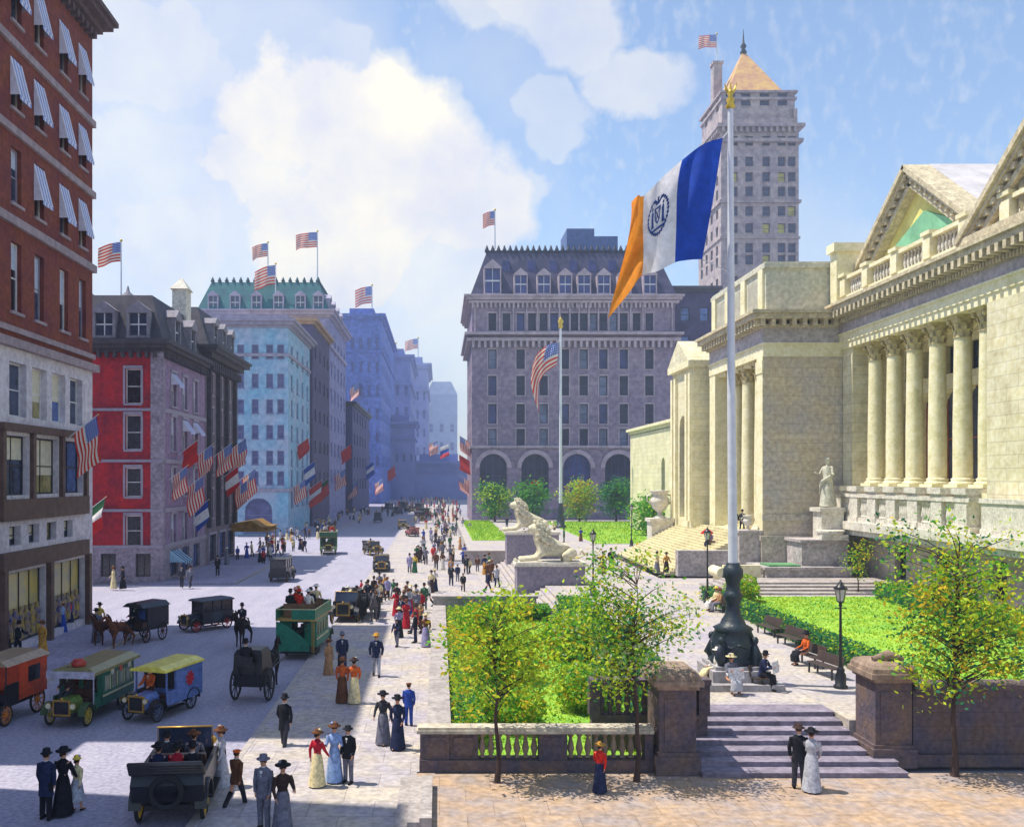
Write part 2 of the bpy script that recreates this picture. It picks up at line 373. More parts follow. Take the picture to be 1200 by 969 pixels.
# blades
mb=MB()
def blades(x0,x1,y0,y1,z,n,h):
    for _ in range(n):
        x=R.uniform(x0,x1); y=R.uniform(y0,y1); a=R.uniform(0,6.28); w=R.uniform(.02,.04)*(1+y/60); hh=h*R.uniform(.5,1.4); dx,dy=math.cos(a)*w,math.sin(a)*w
        lx,ly=R.uniform(-.06,.06),R.uniform(-.06,.06)
        mb.add([(x-dx,y-dy,z),(x+dx,y+dy,z),(x+lx,y+ly,z+hh)],[(0,1,2)],R.choice((0,0,0,1)))
blades(.6,8.8,29.8,59.4,.3,9000,.1); blades(17.8,30.4,34,62.8,ZT+.06,11000,.08); blades(4.3,9.3,120,175,ZT+.05,2500,.2); blades(19.1,41.9,114,171,ZT+.05,6000,.2)
tag(build(mb,'grass',[LV[0],LV[1],LV[2]]),'short green grass on the lawns beside the terrace','grass',kind='stuff')

# ---------------------------------------------------------------- terrace walls, steps, balustrades
BAL=[(.06,0),(.11,.03),(.11,.07),(.07,.10),(.06,.14),(.1,.3),(.115,.38),(.09,.52),(.055,.72),(.05,.8),(.09,.84),(.1,.9),(.1,.93),(.06,.97),(.06,1)]
def baluster_mb(x,y,z,h,r=1.0,n=10):
    m=MB(); m.lathe([(a*r,b*h) for a,b in BAL],(x,y,z),n); return m
t=thing('front_balustrade','long weathered stone balustrade fronting the near lawn by the sandy walk','balustrade',(3,29.2,.12))
ya,yb=29.0,29.45
mb=MB(); mb.box(-.62,6.6,ya-.06,yb+.06,.12,.5); build(mb,'plinth',STONED,t)
mb=MB(); mb.box(-.7,6.62,ya-.1,yb+.1,1.32,1.42); mb.box(-.66,6.61,ya-.05,yb+.05,1.42,1.5); build(mb,'rail',mat('pale_cap',(186,176,160),.85,.2,2,.4,fine=5),t)
for a,b in ((-.6,.3),(3.08,3.95),(6.35,6.6)):
    mb=MB(); mb.box(a,b,ya,yb,.5,1.32); mb.box(a+.12,b-.12,ya-.03,ya,.62,1.2) if b-a>.5 else None; build(mb,'pier',STONED,t)
mb=MB(); mb.box(.3,1.2,ya+.08,yb-.08,.5,1.32); mb.box(.45,1.05,ya+.03,ya+.08,.64,1.18); build(mb,'panel',STONED,t)
for a,b in ((1.2,3.08),(3.95,6.35)):
    n=int((b-a)/.26)
    for k in range(n): build(baluster_mb(lerp(a,b,(k+.5)/n),(ya+yb)/2,.5,.82),'baluster',mat('baluster_stone',(140,122,104),.9,.25,3,.4),t)
t=thing('upper_balustrade','short raised dark balustrade beside the left gate pier','balustrade',(5.9,31,ZT))
mb=MB(); mb.box(5.0,8.8,30.8,31.2,.2,1.42); build(mb,'plinth',STONED,t)
mb=MB(); mb.box(4.95,8.9,30.7,31.3,2.42,2.6); build(mb,'rail',STONED,t)
for x in (5.1,8.7): mb=MB(); mb.box(x-.18,x+.18,30.8,31.2,1.42,2.42); build(mb,'pier',STONED,t)
for k in range(12): build(baluster_mb(lerp(5.35,8.45,k/11),31.0,1.42,1.0),'baluster',STONED,t)
def pier(x0,x1,y0,y1,zt,label,big=0):
    t=thing('gate_pier',label,'pier',((x0+x1)/2,(y0+y1)/2,.12))
    mb=MB(); mb.box(x0-.12,x1+.12,y0-.12,y1+.12,.12,.7); mb.box(x0-.06,x1+.06,y0-.06,y1+.06,.7,.82); build(mb,'base',STONED,t)
    mb=MB(); mb.box(x0,x1,y0,y1,.82,zt-.62); mb.box(x0+.16,x1-.16,y0-.03,y0,1.0,zt-.9); build(mb,'shaft',STONED,t)
    mb=MB(); mb.box(x0-.08,x1+.08,y0-.08,y1+.08,zt-.62,zt-.5); mb.box(x0-.2,x1+.2,y0-.2,y1+.2,zt-.5,zt-.34)
    cx,cy=(x0+x1)/2,(y0+y1)/2; hx,hy=(x1-x0)/2+.14,(y1-y0)/2+.14
    rings=[]
    for f,z in ((1,-.34),(.97,-.2),(.85,-.08),(.55,0)):
        rings.append([(cx-hx*f,cy-hy*f,zt+z),(cx+hx*f,cy-hy*f,zt+z),(cx+hx*f,cy+hy*f,zt+z),(cx-hx*f,cy+hy*f,zt+z)])
    mb.loft(rings,0,True,False); build(mb,'cap',mat('pier_cap',(142,122,108),.9,.25,2,.4,fine=5),t)
    return t
pier(6.72,7.85,28.7,30.3,3.35,'square brown gate pier left of the terrace steps, under a domed cap')
pr=pier(13.7,14.85,29.5,30.9,3.4,'wide brown gate pier right of the terrace steps, with a scrolled top')
mb=MB(); mb.path([(13.8,29.9,3.42),(14.27,29.9,3.56),(14.75,29.9,3.42)],[.1,.18,.1],8); build(mb,'scroll',mat('pier_cap',(0,0,0)),pr)
t=thing('retaining_wall','dark brown stone retaining wall right of the gate pier behind the leafy tree','wall',(20,30,.12))
mb=MB(); mb.box(14.98,40,29.7,30.3,.12,2.5); build(mb,'wall',mat('brown_ashlar',(108,88,80),.9,.35,.7,.6,rgb2=(86,80,98),joints=(1.4,.45,.015),fine=6),t)
mb=MB(); mb.box(15.02,40,29.55,30.45,2.5,2.68); mb.box(15.02,40,29.5,29.698,.12,.5); build(mb,'coping',STONED,t)
for x in (19.4,24.5): mb=MB(); mb.box(x-.4,x+.4,29.6,29.698,.5,2.499); build(mb,'buttress',STONED,t)
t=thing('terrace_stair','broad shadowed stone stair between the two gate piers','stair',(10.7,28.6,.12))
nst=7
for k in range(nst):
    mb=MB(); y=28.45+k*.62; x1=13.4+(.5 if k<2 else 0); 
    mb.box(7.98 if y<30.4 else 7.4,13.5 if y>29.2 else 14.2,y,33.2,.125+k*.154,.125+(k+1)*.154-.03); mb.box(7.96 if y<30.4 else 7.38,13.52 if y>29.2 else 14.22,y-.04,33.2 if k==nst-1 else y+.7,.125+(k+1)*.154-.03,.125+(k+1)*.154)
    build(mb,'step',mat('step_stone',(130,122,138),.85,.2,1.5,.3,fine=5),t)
mb=MB(); mb.box(7.4,9.0,33.2,60,.31,ZT); mb.box(-.0,.0001,0,0.0001,0,.0001); struct('garden_edge',mb,STONEG)
mb=MB(); mb.box(13.55,17.3,31.05,32.5,.12,ZT); struct('terrace_corner',mb,PAVE)
# street side wall
t=thing('garden_wall','low grey stone wall running along the pavement beside the near lawn','wall',(0,45,.12))
mb=MB(); mb.box(-.3,.3,29.6,60,.118,.95); build(mb,'wall',STONEG,t)
mb=MB(); mb.box(-.42,.38,29.6,60,.95,1.08); build(mb,'coping',STONEG,t)
t=thing('end_wall','grey stone end wall of the near lawn facing the lion steps','wall',(3,60,.12))
mb=MB(); mb.box(-.4,6.2,60.02,60.58,.1,1.5); build(mb,'wall',STONEG,t)
mb=MB(); mb.box(-.5,6.3,59.95,60.65,1.5,1.66); build(mb,'coping',mat('cap_grey',(170,160,158),.85,.15,2,.3),t)
t=thing('far_wall','grey low wall at the head of the farther lawn beyond the lions','wall',(5,98,.12))
mb=MB(); mb.box(2.6,8.2,98,98.3,.1,1.5); build(mb,'wall',STONEG,t)
mb=MB(); mb.box(2.5,8.25,97.9,98.4,1.5,1.62); build(mb,'coping',mat('cap_grey',(0,0,0)),t)
for i,(x,lab) in enumerate(((-1.0,'lowest narrow stone step at the corner of the front balustrade'),(-.68,'middle narrow stone step at the corner of the front balustrade'),(-.36,'highest narrow stone step at the corner of the front balustrade'))):
    mb=MB(); mb.box(x-.158,x+.158,24.2,28.2-.25*i,.12,.22+.11*i); tag(build(mb,'corner_step',STONEG),lab,'step')

# ---------------------------------------------------------------- hedges and planting
def leafbox(mb,x0,x1,y0,y1,z0,z1,n,s,w=(0,1,1,2,2)):
    for _ in range(n):
        c=Vector((R.uniform(x0,x1),R.uniform(y0,y1),R.uniform(z0,z1)))
        side=R.random()
        if side<.45: c.z=z1+R.uniform(-.08,.1)
        elif side<.75: c.y=y0+R.uniform(-.1,.1)
        elif side<.95: c.x=(x0 if R.random()<.6 else x1)+R.uniform(-.1,.1)
        leaf(mb,c,s*R.uniform(.6,1.3),R.choice(w))
def leaf(mb,c,s,mi):
    a=Vector((R.gauss(0,1),R.gauss(0,1),R.gauss(0,.7))).normalized(); b=a.cross(Vector((R.gauss(0,1),R.gauss(0,1),R.gauss(0,1)))).normalized()
    a*=s; b*=s*.55
    mb.add([tuple(c-a),tuple(c+b*.9),tuple(c+a),tuple(c-b*.9)],[(0,1,2,3)],mi)
def hedge(x0,x1,y0,y1,z0,z1,n,s,label,w=(0,1,1,2,2)):
    t=thing('hedge',label,'hedge',((x0+x1)/2,(y0+y1)/2,z0))
    mb=MB(); leafbox(mb,x0,x1,y0,y1,z0,z1,n,s,w); build(mb,'foliage',LV,t)
    mb=MB(); mb.box(x0+.12,x1-.12,y0+.12,y1-.12,z0,z1-.12); build(mb,'branches',HEDGE,t)
hedge(7.2,8.9,33,58,.3,1.9,14000,.1,'tall dark green hedge on the far side of the near lawn by the path',(1,1,2,2,0))
hedge(.5,1.5,31,58.5,.3,1.15,9000,.09,'lime and green clipped hedge along the pavement side of the near lawn',(0,0,1,1,2,3))
hedge(1.7,6.8,58.3,59.4,.3,1.2,4500,.09,'low green hedge before the grey end wall of the near lawn',(0,1,1,2))
hedge(17.2,18.2,37.5,62,ZT,2.0,11000,.09,'low teal green hedge bordering the right lawn along the path',(1,2,2,2,0))
hedge(28.6,30.4,36,62,ZT,2.3,8000,.11,'loose green shrub bank at the foot of the library wall',(0,1,1,2,3))
def bush(x,y,z,r,h,n,s,label,w=(0,0,1,1,3),group=None):
    t=thing('shrub',label,'shrub',(x,y,z),0,group)
    mb=MB()
    for _ in range(n):
        v=Vector((R.gauss(0,1),R.gauss(0,1),R.gauss(0,1))).normalized()*(R.random()**.35)
        nn=noise.noise(v*2+Vector((x,y,0)))
        leaf(mb,Vector((x+v.x*r*(1+.4*nn),y+v.y*r*(1+.4*nn),z+h*.5+v.z*h*.55*(1+.5*nn))),s*R.uniform(.6,1.4),R.choice(w))
    build(mb,'foliage',LV,t)
    mb=MB()
    for k in range(7): a=k*.9; mb.path([(x,y,z-.1),(x+math.cos(a)*r*.3,y+math.sin(a)*r*.3,z+h*.45),(x+math.cos(a)*r*.6,y+math.sin(a)*r*.6,z+h*.8)],[.05,.03,.01],5)
    build(mb,'stems',BARK,t)
for i,(x,y,r,h,lab) in enumerate(((2.6,33.5,1.3,1.5,'rounded lime shrub nearest the balustrade on the near lawn'),(5.6,36,1.2,1.6,'yellow green shrub near the middle of the near lawn'),(3.0,41,1.5,1.7,'broad leafy shrub deep in the near lawn on its pavement side'),
      (6.2,46,1.2,2.2,'upright green shrub at the back of the near lawn by the hedge'),(1.9,51,1.1,1.8,'narrow green shrub at the far pavement corner of the near lawn'),(19.6,60.5,1.1,1.6,'round green shrub at the head of the right lawn by the lamp'))):
    bush(x,y,.3 if y<60 else ZT,r,h,4200,.085,lab)
def tree(label,x,y,z,trunk_h,cc,cr,ntips,nleaf,ls,w=(0,0,1,1,2,3),tr=.09,seed=1,group=None,bark=None,spread=.32,lean=0):
    r=random.Random(seed); t=thing('tree',label,'tree',(x,y,z),0,group)
    tb=MB(); lb=MB(); top=z+cc[2]+cr[2]*.7
    pts=[];n=9
    for k in range(n):
        f=k/(n-1); pts.append(Vector((x+lean*f+r.uniform(-.06,.06)*(1 if k else 0)*(1+f),y+r.uniform(-.05,.05)*(1 if k else 0),lerp(z,top,f))))
    tb.path(pts,[tr*(1.5 if k==0 else 1.05-.95*k/(n-1)) for k in range(n)],8)
    for i in range(ntips):
        v=Vector((r.gauss(0,1),r.gauss(0,1),r.gauss(0,1))).normalized()*(r.random()**.4)
        nn=1+.45*noise.noise(v*1.9+Vector((seed,0,0)))
        tip=Vector((x+lean*.6+cc[0]+v.x*cr[0]*nn,y+cc[1]+v.y*cr[1]*nn,z+cc[2]+v.z*cr[2]*nn))
        zz=max(z+trunk_h,min(tip.z-.35*(tip.xy-Vector((x,y))).length-.2,top-.2)); f=(zz-z)/(top-z); k=min(int(f*(n-1)),n-2); base=pts[k].lerp(pts[k+1],f*(n-1)-k)
        mid=base.lerp(tip,.5)+Vector((r.uniform(-.1,.1),r.uniform(-.1,.1),.12))
        tb.path([base,mid,tip],[tr*.38*(1-f*.5),tr*.2,tr*.07],5)
        cw=r.choice(w)
        for _ in range(nleaf):
            c=tip+Vector((r.gauss(0,spread),r.gauss(0,spread),r.gauss(0,spread*.8))); 
            leaf(lb,c,ls*r.uniform(.55,1.4),cw if r.random()<.6 else r.choice(w))
    build(tb,'trunk',bark or BARK,t); build(lb,'crown',LV,t); return t
tree('small lime green street tree before the near balustrade, left of the red jacket',1.72,28.0,.12,1.6,(.2,.2,4.0),(1.85,1.4,1.75),74,52,.085,(0,0,0,0,0,1,1,3),.07,11,spread=.3)
tree('airy green and gold street tree before the left gate pier',5.9,28.1,.12,1.9,(-.3,.3,4.7),(1.9,1.4,2.0),105,54,.072,(1,0,1,0,2,0,4,0,3),.075,23,spread=.3)
tree('leafy street tree before the brown retaining wall at the right',15.7,28.6,.12,2.0,(.3,.2,5.0),(2.3,1.6,2.5),120,56,.08,(0,1,1,2,0,0,0,3),.09,35,spread=.34)
tree('thin sapling by the library steps at the head of the right lawn',29.0,65,ZT,.8,(0,0,2.3),(.8,.6,1.2),24,26,.08,(0,3,1),.05,47)
for i,(px,h,lab) in enumerate(((580,7.6,'round green tree at the left end of the row before the grey hotel'),(622,7.8,'round green tree second from the left before the grey hotel'),(679,8.2,'light green tree just right of the distant flagpole'),(722,8.4,'dark teal tree between the two light green ones before the hotel'),(765,6.4,'low bushy tree nearest the library urn beside the far lawn'))):
    Y=172 if i<4 else 130
    tree(lab,PX(px,Y),Y,ZT,1.2,(0,0,h*.52),(3.3 if i<4 else 2.8,2.6,h*.42),80,36,.26,[(1,2,0),(1,1,2),(0,0,1,3),(2,1,2),(0,1,1)][i],.16,60+i,spread=.65)
# ---------------------------------------------------------------- generic block with windowed faces
def spaced(a,b,n,w): 
    s=(b-a)/n; return [(a+s*(k+.5)-w/2,a+s*(k+.5)+w/2) for k in range(n)]
def block(name,label,x0,x1,y0,y1,z1,wm,faces,roofm,z0=0.0,depth=.3,win=None,group=None,rows_trim=None):
    """faces: {'S':[openings],...}; win(kind,c,op,parent) makes the window"""
    t=thing(name,label,'building',((x0+x1)/2,(y0+y1)/2,z0),0,group)
    mb=MB(); C={'S':(y0,x0,x1),'N':(y1,x0,x1),'E':(x1,y0,y1),'W':(x0,y0,y1)}
    for k,(c,a,b) in C.items(): facade(mb,k,c,a,b,z0,z1,faces.get(k,[]),depth)
    build(mb,'wall',wm,t)
    mb=MB(); mb.box(x0+.05,x1-.05,y0+.05,y1-.05,z1-.3,z1-.02); build(mb,'roof',roofm,t)
    for k,ops in faces.items():
        for o in ops: win(k,C[k][0],o,t)
    return t
def bands(t,name,m,x0,x1,y0,y1,zs,pr=.12,h=.35):
    mb=MB()
    for z in zs: mb.box(x0+.02,x1+pr,y0-pr,y1-.02,z,z+h)
    build(mb,name,m,t)

# ---------------------------------------------------------------- left: brown brick office block, Y 46.5-59.5
XL=-22.0
GLW=mat('shop_window_warm',(206,184,96),.3,.35,.5,0,rgb2=(150,150,140))  # warm glow of the lit shop put into the pane colour
def zl(py,Y=59.5): return PZ(py,Y)
y0,y1=36.8,59.5
t=thing('brick_block','tall brown brick office block with striped awnings and pale stone base, left edge','building',(-32,53,0))
ops_up=[]; cols=[(48.2,49.4),(51.0,52.2),(54.4,55.6),(57.3,58.4)]
rows=[(18.0,20.6),(23.6,26.0),(28.2,30.5),(32.8,35.4),(36.2,37.4)]
rows=[(17.8,21.4),(23.4,26.3),(28.3,30.9),(32.8,35.8)]
upE=[(a,b,p,q) for p,q in rows for a,b in ((38.2,39.4),(41.2,42.4),(44.6,45.8),*cols)]
mb=MB(); facade(mb,'E',XL,y0,y1,16.2,38.6,upE,.35); facade(mb,'S',y0,-42,XL,16.2,38.6,[],.3); facade(mb,'N',y1,-42,XL,16.2,38.6,[],.3); facade(mb,'W',-42,y0,y1,16.2,38.6,[],.3)
build(mb,'brick_wall',BRICK,t)
low=[]
for a,b in ((48.0,50.0),(50.7,52.6),(53.3,55.2),(55.9,57.8)): low.append((a,b,12.4,15.2))
for a,b in ((47.6,50.3),(50.9,54.2),(54.8,57.9)): low.append((a,b,8.3,11.4))
for a,b in ((48.0,49.3),(50.3,51.6),(52.6,53.9),(55.0,56.3)): low.append((a,b,5.7,6.7))
shop=[(47.4,52.4,.5,4.3),(53.0,58.2,.5,4.3)]
mb=MB(); facade(mb,'E',XL,y0,y1,0,16.2,low+shop,.45); facade(mb,'S',y0,-42,XL,0,16.2,[],.3); facade(mb,'N',y1,-42,XL,0,16.2,[],.3); facade(mb,'W',-42,y0,y1,0,16.2,[],.3)
build(mb,'stone_base',WHITEW,t)
mb=MB(); mb.box(-41.9,-22.1,y0+.1,y1-.1,38.3,38.55); build(mb,'roof',DARKR,t)
mb=MB()
for z,h,p in ((15.9,.45,.35),(16.7,.3,.15),(22.2,.45,.22),(26.9,.4,.18),(31.4,.4,.18)): mb.box(XL-19,XL+p,y0-p,y1+p,z,z+h)
build(mb,'stone_band',mat('band_stone',(150,134,142),.85,.2,2,.3),t)
mb=MB(); cornice(mb,-42,XL,y0,y1,37.2,((.3,.2),(.4,.5),(.35,1.0),(.3,1.25)))
dentils(mb,'E',XL,y0,y1,36.8,37.2,-.45,0,.3,.4); build(mb,'cornice',mat('brown_cornice',(86,66,72),.85,.2,2,.3),t)
mb=MB(); mb.box(XL-.2,XL+.28,46.8,58.3,7.0,8.1); mb.box(XL-.2,XL+.28,46.8,58.3,4.5,5.4); 
for y in (46.9,50.4,54.3,58.0): mb.box(XL-.2,XL+.22,y,y+.35,8.1,11.8)
for y in (46.9,52.5,58.25): mb.box(XL-.2,XL+.3,y,y+.4,.12,4.5)
mb.box(XL-.2,XL+.32,46.8,58.6,11.6,12.0); build(mb,'shopfront_frame',mat('brown_timber',(92,70,62),.7,.25,2,.3),t)
AW=[mat('awning_white',(206,206,224),.8,.1,3,.1),mat('awning_blue',(130,144,200),.8,.1,3,.1)]
for i,o in enumerate(upE):
    if o[0]<47: continue
    aw=(.5,2.0,AW) if o[2]>22 and R.random()<.95 else None
    window(t,'E',XL,o,FRW if i%2 else TRIMG,GLD if i%2 else GL,.35,trim=mat('band_stone',(0,0,0)),hood=False,awning=aw,blind=(R.uniform(.3,.6),BLINDG) if not aw else None)
for i,o in enumerate(low): window(t,'E',XL,o,FRW if o[2]>12 else FRD,[GL,GLY,GLB,GL][i%4],.45,blind=(R.uniform(.3,.7),BLIND) if i%3 else None,mull=1 if o[2]>8 and o[2]<12 else 0,rails=1)
for i,o in enumerate(shop): 
    w=window(t,'E',XL,o,FRD,GLW,.45,rails=0,mull=3)
    g=MB()
    for k in range(7):
        y=o[0]+.5+k*.68; g.lathe([(.16,.0),(.2,.5),(.13,.9),(.22,1.15),(.08,1.4),(.1,1.6)],(XL-.28,y,.75),6)
    build(g,'display',mat('display_dress',(190,160,60),.8,.4,3,.1,rgb2=(84,84,140)),w)
# neighbours beyond the left edge (they shade the foreground road)
def plainwin(fr,gl,depth=.3,**k): return lambda kind,c,o,p: window(p,kind,c,o,fr,gl() if callable(gl) else gl,depth,**k)
block('stone_block','lower pale block just outside the left edge beside the brick office',-44,XL,31.6,36.6,21,WHITEW,{'E':[(a,a+1.2,z,z+2) for a in (32.8,35) for z in (3,8,13,17)]},DARKR,win=plainwin(FRD,GL,simple=True))
block('corner_block','tall mauve corner block nearest the viewer, just outside the left edge',-44,XL+.5,4,29.2,45,PURP,{'E':[(a,a+1.3,z,z+2) for a in (8,12,16,20,24,27) for z in (4,9,14,19,24,29,34,39)]},DARKR,win=plainwin(FRD,GL,simple=True))

# ---------------------------------------------------------------- red brick corner building, Y 82-96.8
XR=-24.2
Yr=82.0
def rz_(py): return PZ(py,Yr)
rows=[(18.0-.0,19.6),(13.3,16.0),(9.2,11.9),(4.9,7.6)]
rows=[(rz_(473),rz_(432)),(rz_(527),rz_(486)),(rz_(582),rz_(548)),(rz_(640),rz_(604))]
colsS=[(PX(x-10,Yr),PX(x+8,Yr)) for x in (92,157)]+[(-46,-44.6),(-41,-39.6)]
frontS=[(a,b,p,q) for a,b in colsS for p,q in rows]
cE=[(84.6,86.2),(88.4,90.0),(92.2,93.8)]
sideE=[(a,b,p,q) for a,b in cE for p,q in rows]
t=thing('red_building','red brick corner building with grey stone window surrounds and a dark mansard roof','building',(-36,90,0))
mb=MB(); facade(mb,'S',Yr,-48,XR-1.0,3.2,20.2,frontS,.35); build(mb,'brick_wall',REDB,t)
mb=MB(); facade(mb,'E',XR,Yr+.3,96.8,3.2,20.2,sideE,.35); facade(mb,'N',96.8,-48,XR,0,20.2,[],.3); facade(mb,'W',-48,Yr+.02,96.8,0,20.2,[],.3); build(mb,'side_wall',PURP,t)
gS=[(PX(x-9,Yr),PX(x+9,Yr),.6,2.6) for x in (127,168)]
gE=[(84.2,86.8,.4,2.7),(88,90.6,.4,2.7),(92,94.6,.4,2.7)]
mb=MB(); facade(mb,'S',Yr-.05,-48,XR-1,0,3.2,gS,.35); facade(mb,'E',XR+.05,Yr+.3,96.8,0,3.2,gE,.35); mb.box(XR-1.0,XR+.12,Yr-.12,Yr+.3,0,20.2)
build(mb,'stone_wall',mat('grey_base',(138,128,142),.85,.2,1,.3,fine=4),t)
mb=MB()
for z in (3.2,rz_(598),rz_(540),rz_(480)): mb.box(-48,XR+.12,Yr-.16,Yr-.002,z-.12,z+.12); mb.box(XR+.002,XR+.16,Yr+.31,96.8,z-.2,z+.18)
build(mb,'string_course',TRIMG,t)
for i,o in enumerate(frontS): window(t,'S',Yr,o,FRW,GLD,.35,trim=TRIMG,rails=1)
for i,o in enumerate(sideE): window(t,'E',XR,o,FRW,GL,.35,trim=TRIMG,blind=(.5,BLINDG),awning=(.8,1.1,AW) if i in (0,5,9) else None)
for i,o in enumerate(gS): window(t,'S',Yr-.05,o,FRD,GLD,.35,rails=0,mull=1)
for i,o in enumerate(gE): window(t,'E',XR+.05,o,FRD,GLB,.35,rails=0,mull=2,awning=(1.3,1.0,[mat('awning_pale',(150,190,214),.8,.1,3,.1),mat('awning_navy',(40,50,90),.8,.1,3,.1)]) if i==0 else None)
def mansard(t,x0,x1,y0,y1,z0,z1,ins,m,name='roof'):
    mb=MB(); mb.hexa([(x0,y0,z0),(x1,y0,z0),(x1,y1,z0),(x0,y1,z0)],[(x0+ins,y0+ins,z1),(x1-ins,y0+ins,z1),(x1-ins,y1-ins,z1),(x0+ins,y1-ins,z1)])
    return build(mb,name,m,t)
def dormer(parent,kind,c,u,w,z,h,m,gl,trim,dep=1.6,fr=FRW):
    """window gable standing out of a sloping roof"""
    g=MB(); a,b=u-w/2,u+w/2
    fbox(g,kind,c,a-.25,a,z,z+h,-.1,dep); fbox(g,kind,c,b,b+.25,z,z+h,-.1,dep); fbox(g,kind,c,a-.25,b+.25,z+h,z+h+.22,-.25,dep); fbox(g,kind,c,a-.3,b+.3,z-.2,z,-.2,dep)
    P=[fpt(kind,c,a-.35,z+h+.22,-.25),fpt(kind,c,b+.35,z+h+.22,-.25),fpt(kind,c,u,z+h+.22+w*.55,-.25)]; Q=[fpt(kind,c,a-.35,z+h+.22,dep),fpt(kind,c,b+.35,z+h+.22,dep),fpt(kind,c,u,z+h+.22+w*.55,dep)]
    g.add(P+Q,[(0,1,2),(5,4,3),(0,3,4,1),(1,4,5,2),(2,5,3,0)])
    d=build(g,'dormer',trim,parent)
    q=MB(); fbox(q,kind,c,a,b,z,z+h,.15,.2); fbox(q,kind,c,a,b,z+h*.48,z+h*.54,.1,.15,1); fbox(q,kind,c,u-.05,u+.05,z,z+h,.11,.149,1); build(q,'pane',[gl,fr],d)
    return d
roof=mansard(t,-48,XR,Yr,96.8,21.3,25.4,1.3,DARKR)
mb=MB(); cornice(mb,-48,XR,Yr,96.8,20.2,((.3,.2),(.35,.55),(.4,.85))); dentils(mb,'S',Yr,-48,XR,19.7,20.2,-.5,0,.25,.45); dentils(mb,'E',XR,Yr,96.8,19.7,20.2,-.5,0,.25,.45)
build(mb,'cornice',mat('dark_cornice',(70,64,74),.8,.25,2,.3),t)
for x in (PX(122,Yr),PX(162,Yr)): dormer(roof,'S',Yr,x,1.5,21.6,2.0,DARKR,GL,mat('dormer_grey',(128,124,136),.8,.2,2,.3))
for y in (86.5,92): dormer(roof,'E',XR,y,1.5,21.6,2.0,DARKR,GL,mat('dormer_grey',(0,0,0)))
mb=MB(); 
for x in (-34,-30.2): mb.lathe([(.9,0),(.95,.8),(.7,1.4),(.2,1.8),(.05,2.4)],(x,91,25.4),10)
build(mb,'cupola',mat('dormer_grey',(0,0,0)),roof)
mb=MB(); mb.box(-26.6,-25.2,93.4,95.2,23,28.0); mb.hexa([(-26.8,93.2,28),(-25,93.2,28),(-25,95.4,28),(-26.8,95.4,28)],[(-26,94.2,29.2),(-25.8,94.2,29.2),(-25.8,94.4,29.2),(-26,94.4,29.2)]); build(mb,'chimney',STONEW,roof)

# ---------------------------------------------------------------- dark row house, Y 97-111
t=thing('dark_building','narrow dark stone building with heavy overhanging cornice beside the red one','building',(-34,104,0))
rr=[(5,8),(9.6,12.4),(14,16.6),(18,20.2)]
sE=[(a,a+1.5,p,q) for a in (98.8,102.8,106.8) for p,q in rr]
mb=MB(); dk=mat('dark_stone',(112,100,112),.85,.25,.8,.4,fine=4)
facade(mb,'E',XR,97,111,0,22,sE+[(98.5,101.6,.4,3.2),(103,106,.4,3.2),(107.2,110,.4,3.2)],.35); facade(mb,'N',111,-46,XR,0,22,[],.3); facade(mb,'S',97,-46,XR,0,22,[],.3); facade(mb,'W',-46,97,111,0,22,[],.3); build(mb,'wall',dk,t)
for i,o in enumerate(sE+[(98.5,101.6,.4,3.2),(103,106,.4,3.2),(107.2,110,.4,3.2)]): window(t,'E',XR,o,FRD,GLB if i%3 else GL,.35,trim=TRIMG)
for y in (97.6,101.7,105.6,109.8): mb=MB(); mb.box(XR,XR+.45,y,y+.6,4,21); build(mb,'pilaster',mat('dark_cornice',(0,0,0)),t)
mb=MB(); cornice(mb,-46,XR,97.05,111,21.2,((.4,.3),(.5,.9),(.4,1.5),(.3,1.7))); dentils(mb,'E',XR,97.1,111,20.4,21.2,-.9,0,.35,.5); build(mb,'cornice',mat('dark_cornice',(0,0,0)),t)
rf=mansard(t,-46,XR+.3,97.3,110.8,22.8,27.2,1.6,DARKR)
for y in (100,104,108): dormer(rf,'E',XR+.3,y,1.3,23.1,2.2,DARKR,GL,mat('dormer_grey',(0,0,0)))
mb=MB(); mb.box(XR+.1,XR+4.4,108.5,115,3.4,3.55); 
for y in (109,114.6): mb.path([(XR+4.2,y,0.1),(XR+4.2,y,3.4)],.07,6)
mb.hexa([(XR+.1,108.3,3.0),(XR+4.5,108.3,3.0),(XR+4.5,115.2,3.0),(XR+.1,115.2,3.0)],[(XR+.1,108.4,3.9),(XR+2.5,108.4,4.3),(XR+2.5,115.1,4.3),(XR+.1,115.1,3.9)]); build(mb,'entrance_canopy',mat('ochre_canvas',(140,104,40),.8,.3,2,.2),t)

# ---------------------------------------------------------------- pale blue block, Y 150-175
Yp=150.0
cS=[PX(x,Yp) for x in (282,299,316,329)]; rS=[PZ(p,Yp) for p in (412,446,476,506,536,560,585)]
oS=[(x-.55,x+.55,z-1.1,z+1.1) for x in cS+[cS[0]-2.4] for z in rS[:-1]]+[(PX(303,Yp)-2.2,PX(303,Yp)+2.2,.5,6,True)]
oE=[(y,y+2,z-1.3,z+1.3) for y in (153,159,165,171) for z in rS]
t=block('pale_block','pale blue grey office block with small paired windows and a sunlit corner',-46,XR,Yp,175,33.2,PALEB,{'S':oS,'E':oE},DARKR,win=lambda k,c,o,p: window(p,k,c,o,mat('frame_mauve',(120,122,160),.7,.1,3,.1),mat('pane_mauve',(96,98,140),.25,.25,1,.0),.3,simple=True,bar=.15,trim=mat('frame_mauve',(0,0,0)),hood=False))
mb=MB(); cornice(mb,-46,XR,Yp,175,33.2,((.4,.3),(.5,.9),(.4,1.3))); build(mb,'cornice',mat('mauve_cornice',(150,144,164),.8,.2,1,.3),t)
